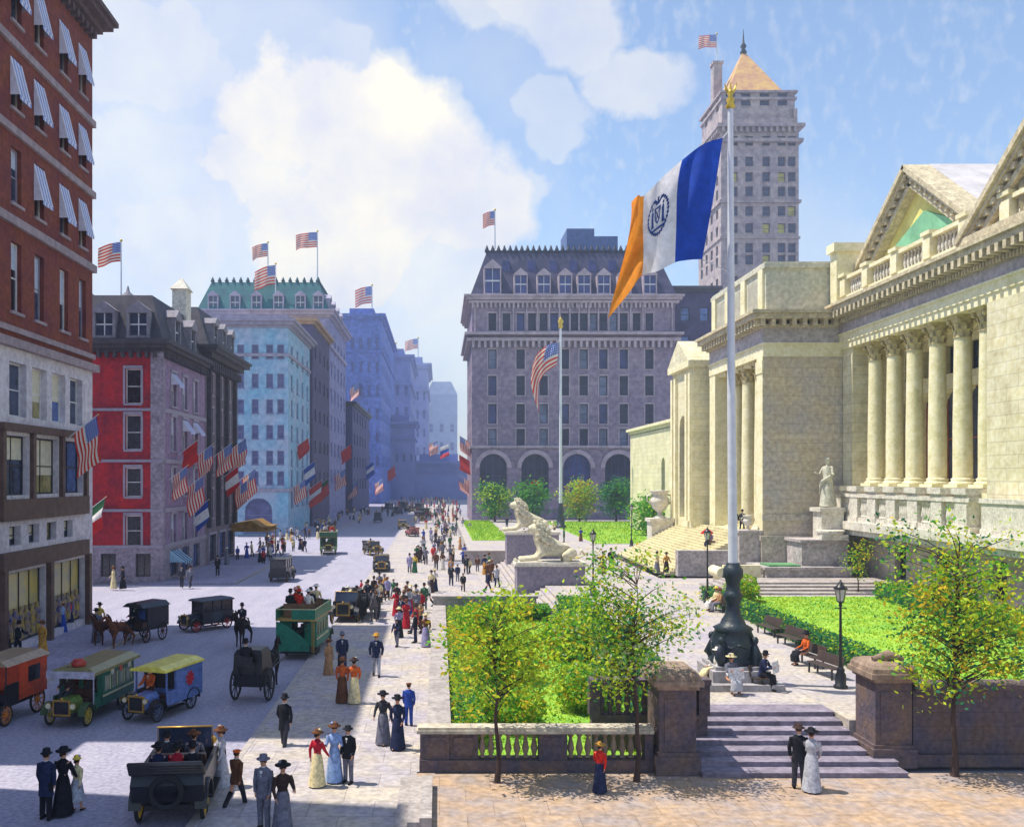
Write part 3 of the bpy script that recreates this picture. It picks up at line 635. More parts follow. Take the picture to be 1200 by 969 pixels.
for z in (28.6,7): mb=MB(); mb.box(-46.1,XR+.25,Yp-.25,175,z,z+.5); build(mb,'string_course',mat('mauve_cornice',(0,0,0)),t)
mb=MB(); mb.box(-46,XR-.05,Yp+.05,174.9,34.5,35.3); build(mb,'parapet',mat('mauve_cornice',(0,0,0)),t)
# narrow dark tower block between
t=block('narrow_block','narrow dark purple block squeezed between the pale block and green roofed hotel',-42,XR+.4,176,203,38,mat('dark_purple_wall',(82,74,108),.85,.2,.3,.2),{'E':[(y,y+2,z,z+2.4) for y in (179,186,193,199) for z in (8,14,20,26,32)],'S':[(x,x+1.8,z,z+2.2) for x in (-27.5,-33) for z in (36.9-1.9,)]},DARKR,win=plainwin(FRD,GLD,simple=True))
mb=MB(); cornice(mb,-42,XR+.4,176,203,38,((.5,.4),(.6,1.0))); build(mb,'cornice',mat('warm_cornice',(170,140,110),.8,.2,1,.2),t)

# ---------------------------------------------------------------- green roofed hotel, Y 205-242
Yg=205.0; zE=PZ(372,Yg)
oS=[(x-1,x+1,z,z+3) for x in [-26.6,-31,-35.4,-39.8,-44.2,-48.6] for z in (14,20,26,32,37.5)]
oE=[(y,y+2.2,z,z+3) for y in (209,216,223,230,237) for z in (8,14,20,26,32,37.5)]
t=block('green_roof_hotel','large lavender hotel with a steep green copper roof and pale dormers',-53,XR,Yg,242,zE,GREYB,{'S':oS,'E':oE},DARKR,win=lambda k,c,o,p: window(p,k,c,o,FRW,mat('pane_blue_far',(92,96,150),.3,.2,1,0),.35,simple=True,bar=.16,trim=GREYB))
mb=MB(); cornice(mb,-53,XR,Yg,242,zE,((.5,.4),(.7,1.2),(.4,1.6))); mb.box(-53.2,XR+.4,Yg-.4,242,zE-6.3,zE-5.6); build(mb,'cornice',mat('pale_mauve',(164,158,182),.8,.2,.6,.2),t)
rf=mansard(t,-53,XR,Yg,242,zE+1.6,PZ(328,Yg),2.6,GREENR)
mb=MB()
for k in range(16): x=-50.2+k*1.56; mb.lathe([(.25,0),(.5,.3),(.3,.7),(.1,1.2)],(x,Yg+2.8,PZ(328,Yg)-.05),6)
for k in range(20): y=Yg+3+k*1.7; mb.lathe([(.25,0),(.5,.3),(.3,.7),(.1,1.2)],(XR-2.8,y,PZ(328,Yg)-.05),6)
build(mb,'cresting',mat('dark_copper',(30,74,84),.7,.2,1,.2),rf)
for x in (-49.5,-44.7,-40,-35.2,-30.4,-26.5): dormer(rf,'S',Yg+.2,x,1.8,zE+1.9,2.8,GREENR,GL,mat('pale_mauve',(0,0,0)),2.5)
for y in (210,218,226,234): dormer(rf,'E',XR-.2,y,1.8,zE+1.9,2.8,GREENR,GL,mat('pale_mauve',(0,0,0)),2.5)
t=block('low_dark_block','lower dark blue block at the foot of the tall blue tower, mid avenue',-44,-22.5,243,300,PZ(476,243),mat('dark_blue_wall',(78,76,120),.85,.2,.2,.2),{'E':[(y,y+2.5,z,z+3) for y in (247,256,265,274,283) for z in (6,12,18,24)]},DARKR,win=plainwin(FRD,GLD,simple=True))
mb=MB(); cornice(mb,-44,-22.5,243,300,PZ(476,243),((.6,.5),(.6,1))); build(mb,'cornice',DARKR,t)
def far_block(lab,xl,xr,ytop,Y0,Y1,m,ncol,dz,group=None,dome=False,rows=None):
    x0,x1=PX(xl,Y0),PX(xr,Y0); zt=PZ(ytop,Y0); s=(x1-x0)/ncol; sc_=Y0/200
    zs=[]; z=8*sc_
    while z<zt-5*sc_ and len(zs)<14: zs.append(z); z+=dz
    oS=[(x0+s*(k+.28),x0+s*(k+.72),z,z+dz*.5) for k in range(ncol) for z in zs]
    ny=max(2,int((Y1-Y0)/(s*2))); sy=(Y1-Y0)/ny
    oE=[(Y0+sy*(k+.3),Y0+sy*(k+.7),z,z+dz*.5) for k in range(ny) for z in zs][:max(0,98-len(oS))]
    p=mat('pane_far_'+m.name,tuple(int(v) for v in (92,100,156)),.35,.2,.5,0)
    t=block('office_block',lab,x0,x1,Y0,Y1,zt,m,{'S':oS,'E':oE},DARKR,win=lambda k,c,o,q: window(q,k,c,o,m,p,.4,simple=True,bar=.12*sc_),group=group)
    mb=MB(); 
    if dome:
        mb.hexa([(x0,Y0,zt),(x1,Y0,zt),(x1,Y1,zt),(x0,Y1,zt)],[(lerp(x0,x1,.2),Y0+2,zt+dz*.7),(lerp(x0,x1,.8),Y0+2,zt+dz*.7),(lerp(x0,x1,.8),Y1,zt+dz*.7),(lerp(x0,x1,.2),Y1,zt+dz*.7)])
    else: cornice(mb,x0,x1,Y0,Y1,zt,((.5*sc_,.4*sc_),(.6*sc_,.9*sc_),)); mb.box(lerp(x0,x1,.2),lerp(x0,x1,.8),Y0+3,Y1-3,zt+1.1*sc_,zt+2.6*sc_); cornice(mb,x0+.3,x1-.3,Y0+.3,Y1,zt*.82,((.4*sc_,.5*sc_),))
    build(mb,'cornice',m,t); return t
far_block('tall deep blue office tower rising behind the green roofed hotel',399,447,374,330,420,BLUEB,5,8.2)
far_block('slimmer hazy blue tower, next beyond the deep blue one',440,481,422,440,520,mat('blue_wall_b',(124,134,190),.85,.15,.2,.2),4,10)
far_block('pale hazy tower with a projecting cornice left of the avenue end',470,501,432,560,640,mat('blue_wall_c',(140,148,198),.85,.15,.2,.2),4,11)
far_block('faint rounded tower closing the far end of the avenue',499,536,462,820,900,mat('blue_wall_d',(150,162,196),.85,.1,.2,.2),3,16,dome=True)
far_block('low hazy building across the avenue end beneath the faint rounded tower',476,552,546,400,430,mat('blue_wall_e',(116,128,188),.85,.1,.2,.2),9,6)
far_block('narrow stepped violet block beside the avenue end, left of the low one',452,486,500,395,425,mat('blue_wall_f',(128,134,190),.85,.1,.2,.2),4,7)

# ---------------------------------------------------------------- grey hotel at the far side of the square
Yh=190.0; hx0,hx1=PX(553,Yh),PX(791,Yh); zc=PZ(352,Yh)
cx=[PX(x,Yh) for x in (577,610,637,662,684,707,731,761)]
rowz=[PZ(p,Yh) for p in (421,452,485,514)]
ops=[(x-.85,x+.85,z-2.0,z+2.0) for x in cx for z in rowz]
for a in (578,627,676,725): ops.append((PX(a-16,Yh),PX(a+16,Yh),1.2+4,PZ(532,Yh),True))
ops.append((PX(764-6,Yh),PX(764+6,Yh),7,PZ(533,Yh)))
ops+= [(x-.8,x+.8,PZ(378,Yh)-1.7,PZ(378,Yh)+1.9) for x in cx+[(cx[k]+cx[k+1])/2 for k in range(7)]]
t=thing('grey_hotel','massive grey lavender hotel with dormered slate roof closing the square','building',((hx0+hx1)/2,Yh+15,0))
mb=MB(); facade(mb,'S',Yh,hx0,hx1,0,zc,ops,.7); 
oW=[(y,y+2.2,z-1.9,z+1.7) for y in (195,202,209,216) for z in rowz]
facade(mb,'W',hx0,Yh,222,0,zc,oW,.5); facade(mb,'E',hx1,Yh,222,0,zc,[],.5); facade(mb,'N',222,hx0,hx1,0,zc,[],.5); build(mb,'wall',HOTELW,t)
hp=[mat('hotel_pane_a',(40,42,78),.3,.4,.5,0),mat('hotel_pane_b',(60,68,124),.3,.3,.5,0),mat('hotel_pane_c',(110,118,150),.3,.3,.5,0)]
tr=mat('hotel_trim',(176,160,172),.8,.2,.6,.3)
for i,o in enumerate(ops): 
    w=window(t,'S',Yh,o,mat('hotel_frame',(84,78,104),.7,.2,2,.1),hp[R.choice((0,0,1,2))],.7,bar=.16,trim=tr,hood=not(len(o)>4),mull=3 if len(o)>4 else 0)
    if i==33:
        g=MB(); g.lathe([(1.2,0),(1.5,1.2),(1.2,2.2),(.3,3)],((o[0]+o[1])/2,Yh-.5,o[2]+.6),10); build(g,'red_curtain',mat('red_cloth',(196,30,24),.8,.2,2,.2),w)
for o in oW: window(t,'W',hx0,o,mat('hotel_frame',(0,0,0)),hp[0],.5,bar=.16,simple=True)
mb=MB()
for z,h,p in ((PZ(525,Yh),.5,.5),(PZ(400,Yh),.6,1.0),(PZ(393,Yh),.5,1.5),(zc-.6,.5,.7),(zc,.6,1.2),(zc+.6,.4,1.6)): mb.box(hx0-p,hx1+p,Yh-p,222+p*.3,z,z+h)
dentils(mb,'S',Yh,hx0,hx1,PZ(400,Yh)-1.3,PZ(400,Yh),-.9,0,.5,.7); dentils(mb,'S',Yh,hx0,hx1,zc-1.6,zc-.6,-.6,0,.4,.5)
build(mb,'cornice',tr,t)
for x in [hx0+.6]+[cx[k]+(cx[k+1]-cx[k])*q for k in range(7) for q in (.26,.74)]+[hx1-.6]: 
    mb=MB(); mb.box(x-.13,x+.13,Yh-.35,Yh-.002,PZ(392,Yh)+.6,zc-.7); build(mb,'pilaster',tr,t)
for a in (578,627,676,725):      # moulded ring round each big arch
    mb=MB(); r_=16*Yh/F; zc_=PZ(532,Yh)-r_; q=[]
    for k in range(13): q.append((math.cos(math.pi*k/12),math.sin(math.pi*k/12)))
    for k in range(12):
        A,B=q[k],q[k+1]; f=lambda p,r,y: (PX(a,Yh)+p[0]*r,y,zc_+p[1]*r)
        mb.hexa([f(A,r_+.05,Yh-.3),f(A,r_+.9,Yh-.3),f(B,r_+.9,Yh-.3),f(B,r_+.05,Yh-.3)],[f(A,r_+.05,Yh-.01),f(A,r_+.9,Yh-.01),f(B,r_+.9,Yh-.01),f(B,r_+.05,Yh-.01)])
    build(mb,'arch_ring',tr,t)
zr=PZ(292,Yh); rf=mansard(t,hx0-.3,hx1+.3,Yh-.3,222,zc+1.0,zr,3.4,HOTELR)
for i,x in enumerate(cx): dormer(rf,'S',Yh-.6,x,2.3 if i else 3.0,zc+1.3,3.6 if i else 5,HOTELR,hp[1],tr,4.0)
for x in [(cx[k]+cx[k+1])/2 for k in range(7)]: mb=MB(); fbox(mb,'S',Yh+1.9,x-.8,x+.8,zc+6.2,zc+8.4,-.3,2.4); build(mb,'upper_dormer',mat('dormer_blue',(56,62,116),.5,.3,1,.2),rf)
mb=MB()
for k in range(30): mb.lathe([(.3,0),(.55,.4),(.35,.9),(.08,1.6)],(hx0+3.2+k*(hx1-hx0-6.4)/29,Yh+3.2,zr-.05),6)
mb.box(hx0+3,hx1-3,Yh+3.3,Yh+3.6,zr-.1,zr+.5); build(mb,'cresting',mat('roof_iron',(34,38,62),.6,.2,2,.2),rf)
mb=MB(); mb.box(PX(672,Yh),PX(706,Yh),200,210,zr-.2,PZ(268,200)); mb.box(PX(706,Yh),PX(735,Yh),200,208,zr-.2,PZ(277,200)); build(mb,'penthouse',mat('penthouse_blue',(82,104,150),.7,.2,1,.2),rf)
# dark block between hotel and library
t=block('dark_block','dark indigo building between the grey hotel and the library pavilion',PX(786,200),PX(835,200),197,230,PZ(346,200),mat('indigo_wall',(76,70,104),.85,.25,.3,.3),{'S':[(x,x+2,z,z+3) for x in (50.5,54.5) for z in (12,18,24,30,36,42)]},DARKR,win=plainwin(FRD,GLB,simple=True,bar=.15))
mb=MB(); cornice(mb,PX(786,200),PX(835,200),197,230,PZ(346,200),((.6,.5),(.6,1))); build(mb,'cornice',DARKR,t)

# ---------------------------------------------------------------- tower with pyramid roof
Yt=230.0; tx0,tx1=PX(845,Yt),PX(936,Yt); txl=PX(818,Yt)
t=thing('stone_tower','tall grey stone tower with a gilded pyramid roof behind the library','building',((tx0+tx1)/2,Yt+10,0))
zt=PZ(150,Yt); cxs=[PX(x,Yt) for x in (860,878,898,916)]
zs=[PZ(p,Yt) for p in (402-0,372,344,318,300)]
zs=[PZ(p,Yt) for p in (330,305,291,268,248,225,208,190,166)]
ops=[(x-.95,x+.95,z-1.1,z+1.3) for x in cxs+[PX(929,Yt)-.2] for z in zs]
mb=MB(); facade(mb,'S',Yt,tx0,tx1,0,zt,ops,.6); facade(mb,'E',tx1,Yt,Yt+20,0,zt,[],.6)
oW=[(y,y+1.8,z-1.1,z+1.3) for y in (232.5,237,241.5,246) for z in zs]
facade(mb,'W',tx0,Yt,Yt+20,0,zt,oW,.6); facade(mb,'N',Yt+20,tx0,tx1,0,zt,[],.6); build(mb,'wall',TOWERW,t)
tp=[mat('tower_pane',(76,78,104),.3,.3,.5,0),mat('tower_pane_lit',(186,178,96),.3,.3,.5,0)]
for i,o in enumerate(ops): window(t,'S',Yt,o,mat('tower_frame',(120,112,128),.7,.2,2,.1),tp[1] if i in (6,19,21,30,33,40) else tp[0],.6,bar=.16,trim=TOWERW,hood=False,rails=1)
for i,o in enumerate(oW): window(t,'W',tx0,o,mat('tower_frame',(0,0,0)),tp[0],.6,simple=True,bar=.16)
mb=MB()
for z,p,h in ((PZ(238,Yt),.5,.7),(PZ(160,Yt)-1.5,.9,.8),(PZ(150,Yt),1.2,.8),(PZ(280,Yt),.3,.6)): mb.box(tx0-p,tx1+p,Yt-p,Yt+20+p,z,z+h)
dentils(mb,'S',Yt,tx0,tx1,PZ(150,Yt)-1.2,PZ(150,Yt),-1.0,0,.6,.8); dentils(mb,'W',tx0,Yt,Yt+20,PZ(150,Yt)-1.2,PZ(150,Yt),-1.0,0,.6,.8)
build(mb,'cornice',TOWERW,t)
# setback lantern storey and pyramid
lx0,lx1=PX(826,Yt)+5.5,PX(930,Yt); z2=zt+.8; z3=PZ(105,Yt)
ol=[(x-1.2,x+1.2,z2+5,z2+8.5) for x in (tx0+2.6,tx0+6.4,tx0+11,tx0+15.4)]
mb=MB(); facade(mb,'S',Yt+1,tx0+.6,tx1-.6,z2,z3,ol,.5); facade(mb,'W',tx0+.6,Yt+1,Yt+19,z2,z3,[(y,y+2,z2+5,z2+8.5) for y in (234,239,244)],.5); facade(mb,'E',tx1-.6,Yt+1,Yt+19,z2,z3,[],.5); facade(mb,'N',Yt+19,tx0+.6,tx1-.6,z2,z3,[],.5)
mb.box(tx0+.2,tx1-.2,Yt+.6,Yt+19.4,z3-2.2,z3-1.6); mb.box(tx0,tx1,Yt+.4,Yt+19.6,z3-.5,z3)
build(mb,'lantern',TOWERW,t)
for o in ol: window(t,'S',Yt+1,o,mat('tower_frame',(0,0,0)),tp[0],.5,bar=.16,trim=TOWERW,hood=False)
mb=MB()
for x in (tx0+.3,tx1-1.1): mb.box(x,x+.8,Yt+.1,Yt+.9,z2,z2+4)
mb.box(tx0+.5,tx1-.5,Yt-.6,Yt-.3,z2,z2+1.4); build(mb,'parapet',TOWERW,t)
zp=PZ(62,Yt+9); cx_,cy_=(tx0+tx1)/2-.8,Yt+10; i1=2.2
mb=MB(); b_=[(tx0+i1,Yt+2,z3),(tx1-i1-.6,Yt+2,z3),(tx1-i1-.6,Yt+18,z3),(tx0+i1,Yt+18,z3)]
mb.hexa(b_,[(cx_-.5,cy_-.5,zp),(cx_+.5,cy_-.5,zp),(cx_+.5,cy_+.5,zp),(cx_-.5,cy_+.5,zp)]); rf=build(mb,'roof',mat('pyramid_gilt',(214,176,104),.6,.25,.5,.3,rgb2=(186,136,110)),t)
mb=MB(); mb.lathe([(.6,0),(.9,.6),(.4,1.4),(.8,2.1),(.3,3),(.12,5),(.05,6.5)],(cx_,cy_,zp-.1),10); build(mb,'finial',BLK,rf)
mb=MB(); mb.box(tx0+.8,tx0+3.0,Yt+9,Yt+11.4,z2,PZ(75,Yt+9)); mb.box(tx0+.5,tx0+3.3,Yt+8.7,Yt+11.7,PZ(75,Yt+9),PZ(72,Yt+9)); build(mb,'chimney',TOWERW,t)
# ---------------------------------------------------------------- the library
LB=thing('library','monumental cream stone library with colonnades, projecting portico and pediments','building',(40,70,ZT))
XM,XP=32.0,25.9
ENT=STONEP
# near wing: basement, podium, inner wall
base_ops=[(y,y+1.6,1.9,4.3) for y in (48.5,54.6,60.7,66.4)]
mb=MB(); facade(mb,'W',33.0,40,75,ZT,5.6,base_ops,.5); build(mb,'basement_wall',mat('basement_stone',(180,172,160),.85,.2,.6,.3,joints=(2,.6,.03),fine=3),LB)
for o in base_ops: window(LB,'W',33.0,o,FRD,GLD,.5,bar=.12,mull=1)
mb=MB(); mb.box(30.9,34,40,74.9,5.3,5.9); mb.box(31.1,34,40,74.95,4.9,5.298); build(mb,'ledge',STONEW,LB)
inner=[(y-1.25,y+1.25,8.4,15.6,True) for y in (72.2,69.5,66.6,63.7,60.7,57.8)]+[(y-.8,y+.8,16.6,18.6) for y in (72.2,69.5,66.6,63.7,60.7,57.8)]
mb=MB(); facade(mb,'W',36.2,54.3,74.9,5.6,20,inner,.6); build(mb,'inner_wall',STONE,LB)
for o in inner: window(LB,'W',36.2,o,FRD if not len(o)>4 else mat('door_bronze',(150,84,44),.5,.3,2,.2),GL,.6,bar=.14,mull=1)
mb=MB(); mb.box(32.1,36.2,54.35,74.9,5.9,8.3); build(mb,'podium',STONEP,LB)
colY=(69.1,66.1,63.1,60.1,57.1)
colY=(71.0,68.1,65.2,62.2,59.2,56.4)
COLM=mat('column_stone',(218,210,166),.8,.12,1.2,.2,rgb2=(238,230,196),fine=5)
def column(parent,x,y,z0,z1,r,name='column',m=COLM):
    h=z1-z0; b=MB()
    b.box(x-r*1.4,x+r*1.4,y-r*1.4,y+r*1.4,z0,z0+r*.35)
    b.lathe([(r*1.35,r*.35),(r*1.4,r*.5),(r*1.2,r*.65),(r*1.1,r*.75),(r*1.22,r*.9),(r*1.05,r*1.05)],(x,y,z0),20)
    rings=[(r*1.0,r*1.05),(r*1.0,h*.33),(r*.86,h-r*2.4)]
    b.lathe(rings,(x,y,z0),40,0,.09,cap=False)
    c=build(b,name,m,parent)
    g=MB(); zc=z1-r*2.45
    g.lathe([(r*.9,0),(r*.98,r*.1),(r*.82,r*.2),(r*.85,r*1.2),(r*1.1,r*1.9),(r*1.2,r*2.1)],(x,y,zc),16)
    for tier,(zz,rr,n) in enumerate(((.15,.9,8),(.8,.98,8))):
        for k in range(n):
            a=2*math.pi*(k+.5*tier)/n; ca,sa=math.cos(a),math.sin(a)
            p=lambda q,z,o=0: (x+ca*q-sa*o,y+sa*q+ca*o,zc+z)
            w=r*.26
            g.add([p(r*rr*.95,r*zz,-w),p(r*rr*.95,r*zz,w),p(r*(rr+.12),r*(zz+.6),w),p(r*(rr+.12),r*(zz+.6),-w),p(r*(rr+.42),r*(zz+.72),w*.6),p(r*(rr+.42),r*(zz+.72),-w*.6)],[(0,1,2,3),(3,2,4,5)])
    for k in range(4):
        a=math.pi/4+k*math.pi/2; g.ell((x+math.cos(a)*r*1.45,y+math.sin(a)*r*1.45,zc+r*1.85),(r*.26,r*.26,r*.3),0,8,6)
    g.box(x-r*1.35,x+r*1.35,y-r*1.35,y+r*1.35,zc+r*2.1,z1)
    build(g,'capital',mat('capital_stone',(198,184,140),.85,.25,3,.4),c)
    return c
for y in colY: column(LB,33.0,y,8.6,19.4,.57)
mb=MB()
mb.box(32.2,36.19,73.2,74.9,8.3,19.4); build(mb,'pilaster',mat('pilaster_stone',(206,196,162),.85,.18,.6,.3,rgb2=(228,220,186),joints=(2.2,.75,.03),fine=3),LB); mb=MB()
mb.box(31.9,38,40,54.7,5.9,19.4); build(mb,'end_block',mat('pilaster_stone',(0,0,0)),LB)
# pedestals + balcony balustrade beneath the columns
for y in list(colY)+[73.9]:
    mb=MB(); mb.box(31.2,33.95,y-.75,y+.75,5.9,6.3); mb.box(31.3,33.9,y-.65,y+.65,6.3,8.2); mb.box(31.15,34,y-.8,y+.8,8.2,8.58); build(mb,'pedestal',STONEW,LB)
ys=sorted(colY)+[73.9]
bl=MB(); bl.box(31.3,31.75,55.4,74.5,5.9,6.25); bl.box(31.25,31.8,55.4,74.5,7.75,8.02); bb=build(bl,'balcony',STONEW,LB)
for a,b in zip(ys[:-1],ys[1:]):
    for k in range(4): build(baluster_mb(31.52,lerp(a+.95,b-.95,(k+.5)/4),6.25,1.5,1.3,8),'baluster',STONEW,bb)
bl=MB(); bl.box(31.3,31.75,40,54.4,5.9,6.25); bl.box(31.25,31.8,40,54.4,7.75,8.02); bl.box(31.34,31.7,44,54.3,6.25,7.75); build(bl,'parapet_panel',STONEW,LB)
# entablature near wing
def entab(name,x0,xw,y0,y1,z,hA,hF,hC,proj,face='W'):
    mb=MB(); mb.box(x0,xw,y0,y1,z,z+hA*.45); mb.box(x0-.08,xw,y0-.0,y1,z+hA*.45,z+hA); mb.box(x0-.18,xw,y0,y1,z+hA,z+hA+.15)
    e=build(mb,name,COLM,LB)
    mb=MB(); mb.box(x0-.02,xw,y0,y1,z+hA+.15,z+hA+hF); build(mb,'frieze',mat('frieze_stone',(176,168,170),.85,.15,.8,.25,fine=3),e)
    mb=MB(); zc=z+hA+hF; mb.box(x0-.3,xw,y0,y1,zc,zc+hC*.25); mb.box(x0-proj,xw,y0,y1,zc+hC*.45,zc+hC*.8); mb.box(x0-proj-.2,xw,y0,y1,zc+hC*.8,zc+hC)
    dentils(mb,'W',x0-.3,y0,y1,zc+hC*.02,zc+hC*.45,-proj*.75,0,.32,.42)
    dentils(mb,'W',x0-.3,y0,y1,zc-hC*.3,zc-hC*.03,-.12,.3,.16,.16)
    build(mb,'cornice',mat('cornice_stone',(190,178,150),.85,.2,1.5,.4,fine=5),e); return e
entab('entablature',32.0,40,40,75,19.4,1.1,1.25,1.1,1.1)
ZC=22.85
bl=MB(); bl.box(31.5,32.2,40,74,ZC,ZC+.5); bl.box(31.5,32.2,40,74,ZC+1.75,ZC+2.0); bb=build(bl,'roof_balustrade',STONEP,LB)
py_=[73.2,69.4,65.0,60.6,56.4,52.2,48]
for y in py_: m_=MB(); m_.box(31.4,32.3,y-.45,y+.45,ZC+.5,ZC+1.75); m_.box(31.3,32.4,y-.55,y+.55,ZC+2.0,ZC+2.25); build(m_,'pedestal',STONEP,bb)
for a,b in zip(py_[:-1],py_[1:]):
    for k in range(7): build(baluster_mb(31.85,lerp(a-.6,b+.6,(k+.5)/7),ZC+.5,1.25,1.1,8),'baluster',STONEW,bb)
mb=MB(); mb.box(31.2,33.2,73.75,74.95,ZC-.2,PZ(296,74)); mb.box(30.9,33.5,73.5,74.96,PZ(296,74),PZ(289,74)+.2); build(mb,'end_pier',STONEP,LB)
# main body & roofs
mb=MB(); mb.box(40,90,20,100,ZT,22.5); mb.box(37.4,90,20,100,19.6,22.4); mb.box(38.1,40,20,74,ZT,19.6); build(mb,'main_body',STONE,LB)
def pediment(x,ya,yb,z0,zap,dep,th,tym,roofm,dents=True,inner=None):
    ym=(ya+yb)/2; t=MB(); t.prism([(ya+1,z0),(yb-1,z0),(ym,zap-.9)],'x',x+.5,x+1.0); e=build(t,'pediment',tym,LB)
    m_=MB(); L_=math.hypot(ym-ya,zap-z0)
    for s in (0,1):
        a=Vector((x,ya if s==0 else yb,z0)); b=Vector((x,ym,zap)); 
        n=Vector((0,-(b-a).z,(b-a).y)).normalized(); n=n if n.z>0 else -n
        def bar(o0,o1,d0,d1):
            P=[a-n*o0,b-n*o0,b-n*o1,a-n*o1]; lo=[(x+d0,p.y,p.z) for p in P]; hi=[(x+d1,p.y,p.z) for p in P]; m_.hexa(lo,hi)
        bar(0,.35,-.7,3); bar(.35,.6,-.5,3); bar(.9,1.3,-.2,1.2)
        if dents:
            k=0
            n_=int(L_/.75)
            for k in range(n_):
                f=(k+.5)/n_; c=a.lerp(b,f)-n*.75; m_.box(x-.4,x+.2,c.y-.18,c.y+.18,c.z-.18,c.z+.18)
    m_.box(x-.6,x+3,ya,yb,z0-.4,z0) ; build(m_,'raking_cornice',mat('cornice_stone',(0,0,0)),e)
    r_=MB(); r_.prism([(ya,z0),(yb,z0),(ym,zap+.05)],'x',x+1.2,x+24); build(r_,'roof',roofm,e)
    if inner:
        q=MB(); q.prism([(ya+1.8,z0+.1),(yb-3.2,z0+.1),(ym-1.2,zap-3.6)],'x',x+.2,x+.48); build(q,'tympanum',inner,e)
    return e
e=pediment(33.2,57.4,74.5,25.2,31.2,24,.5,mat('tympanum_yellow',(226,214,128),.85,.15,.8,.25),mat('roof_pale',(186,182,186),.8,.15,.6,.25),True,COPPERG)
mb=MB(); mb.box(33.7,50,57.6,74.4,22.5,25.0); build(mb,'attic',STONEP,LB)
e=pediment(31.6,41.0,56.4,23.4,28.9,24,.5,mat('tympanum_dark',(132,118,112),.85,.3,1,.3),mat('roof_pale',(0,0,0)),True)
g=MB()
for k in range(9):
    y=44+k*1.2; hh=1.0+2.3*(1-abs(y-48.75)/5); g.ell((31.9,y,23.6+hh*.5),(.3,.42,hh*.5),0,8,6); g.ell((31.8,y+.1,23.6+hh+.15),(.22,.22,.26),0,8,6)
build(g,'relief',mat('relief_stone',(150,140,110),.85,.3,2,.4),e)
# ---- portico pavilion Y 75-90
yA,yB=75.0,90.0; ZB=4.7; ZA=18.9
mb=MB(); facade(mb,'S',yA,XP,36,ZT,ZA+2.2,[],.3); mb.box(XP+.02,36,yA+.02,yA+1.6,ZT,ZA) ; build(mb,'portico_side',mat('portico_stone',(186,178,172),.85,.16,.35,.3,rgb2=(204,188,156),joints=(2.6,.75,.025),fine=3),LB)
mb=MB(); mb.box(XP,36,yA+1.6,yB+.1,ZT,ZB); build(mb,'portico_floor',STONEP,LB)
mb=MB(); mb.box(XP,XP+2.2,88.2,90,ZB,ZA); build(mb,'anta',COLM,LB); mb=MB(); mb.box(XP-.06,XP+.0-.001,75.1,76.5,ZB,ZA); mb.box(XP-.12,XP-.002,75.0,76.6,ZA-1.3,ZA-.3); build(mb,'anta',COLM,LB)
io=[(y-1.2,y+1.2,ZB+.2,14.5,True) for y in (78.6,82.3,86)]
mb=MB(); facade(mb,'W',29.6,76.6,90,ZB,ZA,io,.6); build(mb,'portico_wall',STONE,LB)
for o in io: window(LB,'W',29.6,o,FRD,GLD,.6,bar=.14,mull=1)
mb=MB(); mb.box(XP+.3,29.6,76.6,90,ZA-.3,ZA-.02); build(mb,'portico_ceiling',STONEP,LB)
for y in (78.4,81.7,85.0): column(LB,XP+1.0,y,ZB,ZA,.6)
def entab2():
    mb=MB(); mb.box(XP-.05,36,yA-.05,yB+.05,ZA,ZA+.95); mb.box(XP-.15,36,yA-.15,yB+.1,ZA+.95,ZA+1.1); e=build(mb,'entablature',STONEP,LB)
    mb=MB(); mb.box(XP-.03,36,yA-.03,yB,ZA+1.1,ZA+2.3); build(mb,'frieze',mat('frieze_stone',(0,0,0)),e)
    mb=MB(); z=ZA+2.3; mb.box(XP-.3,36,yA-.3,yB+.1,z,z+.25); mb.box(XP-1.1,36,yA-1.1,yB+.3,z+.6,z+1.0); mb.box(XP-1.3,36,yA-1.3,yB+.4,z+1.0,z+1.25)
    dentils(mb,'W',XP-.3,yA-.6,yB,z+.05,z+.6,-.6,.2,.34,.42); dentils(mb,'S',yA-.3,XP-.5,32,z+.05,z+.6,-.6,.2,.34,.42)
    build(mb,'cornice',mat('cornice_stone',(0,0,0)),e); return z+1.25
zt_=entab2()
ztop=PZ(306,75)
mb=MB(); mb.box(XP+.3,36,yA+.3,yB-.2,zt_,ztop-.5); mb.box(XP+.1,36,yA+.1,yB,ztop-.5,ztop-.15); mb.box(XP+.2,36,yA+.2,yB-.1,ztop-.15,ztop); e=build(mb,'attic',mat('attic_stone',(186,186,168),.85,.15,.7,.3,rgb2=(206,200,180),fine=3),LB)
for y in (75.6,80,84.5,88.6): mb=MB(); mb.box(XP+.1,XP+.298,y,y+1.1,zt_,ztop-.5); build(mb,'attic_pilaster',STONEP,e)
for a in (77.0,81.4,85.9):
    mb=MB(); mb.box(XP+.2,XP+.299,a,a+2.4,zt_+.7,ztop-1.1); build(mb,'inscription_panel',mat('panel_grey',(170,166,150),.85,.2,1.2,.4),e)
# plinth courses of the portico side
mb=MB(); mb.box(XP-.25,36,yA-.25,yA-.002,ZT,4.2); mb.box(XP-.35,36,yA-.35,yA-.002,4.2,4.6); mb.box(XP-.12,36,yA-.12,yA-.003,5.8,6.3); build(mb,'plinth',mat('portico_plinth',(178,170,158),.85,.2,1,.3,fine=4),LB)
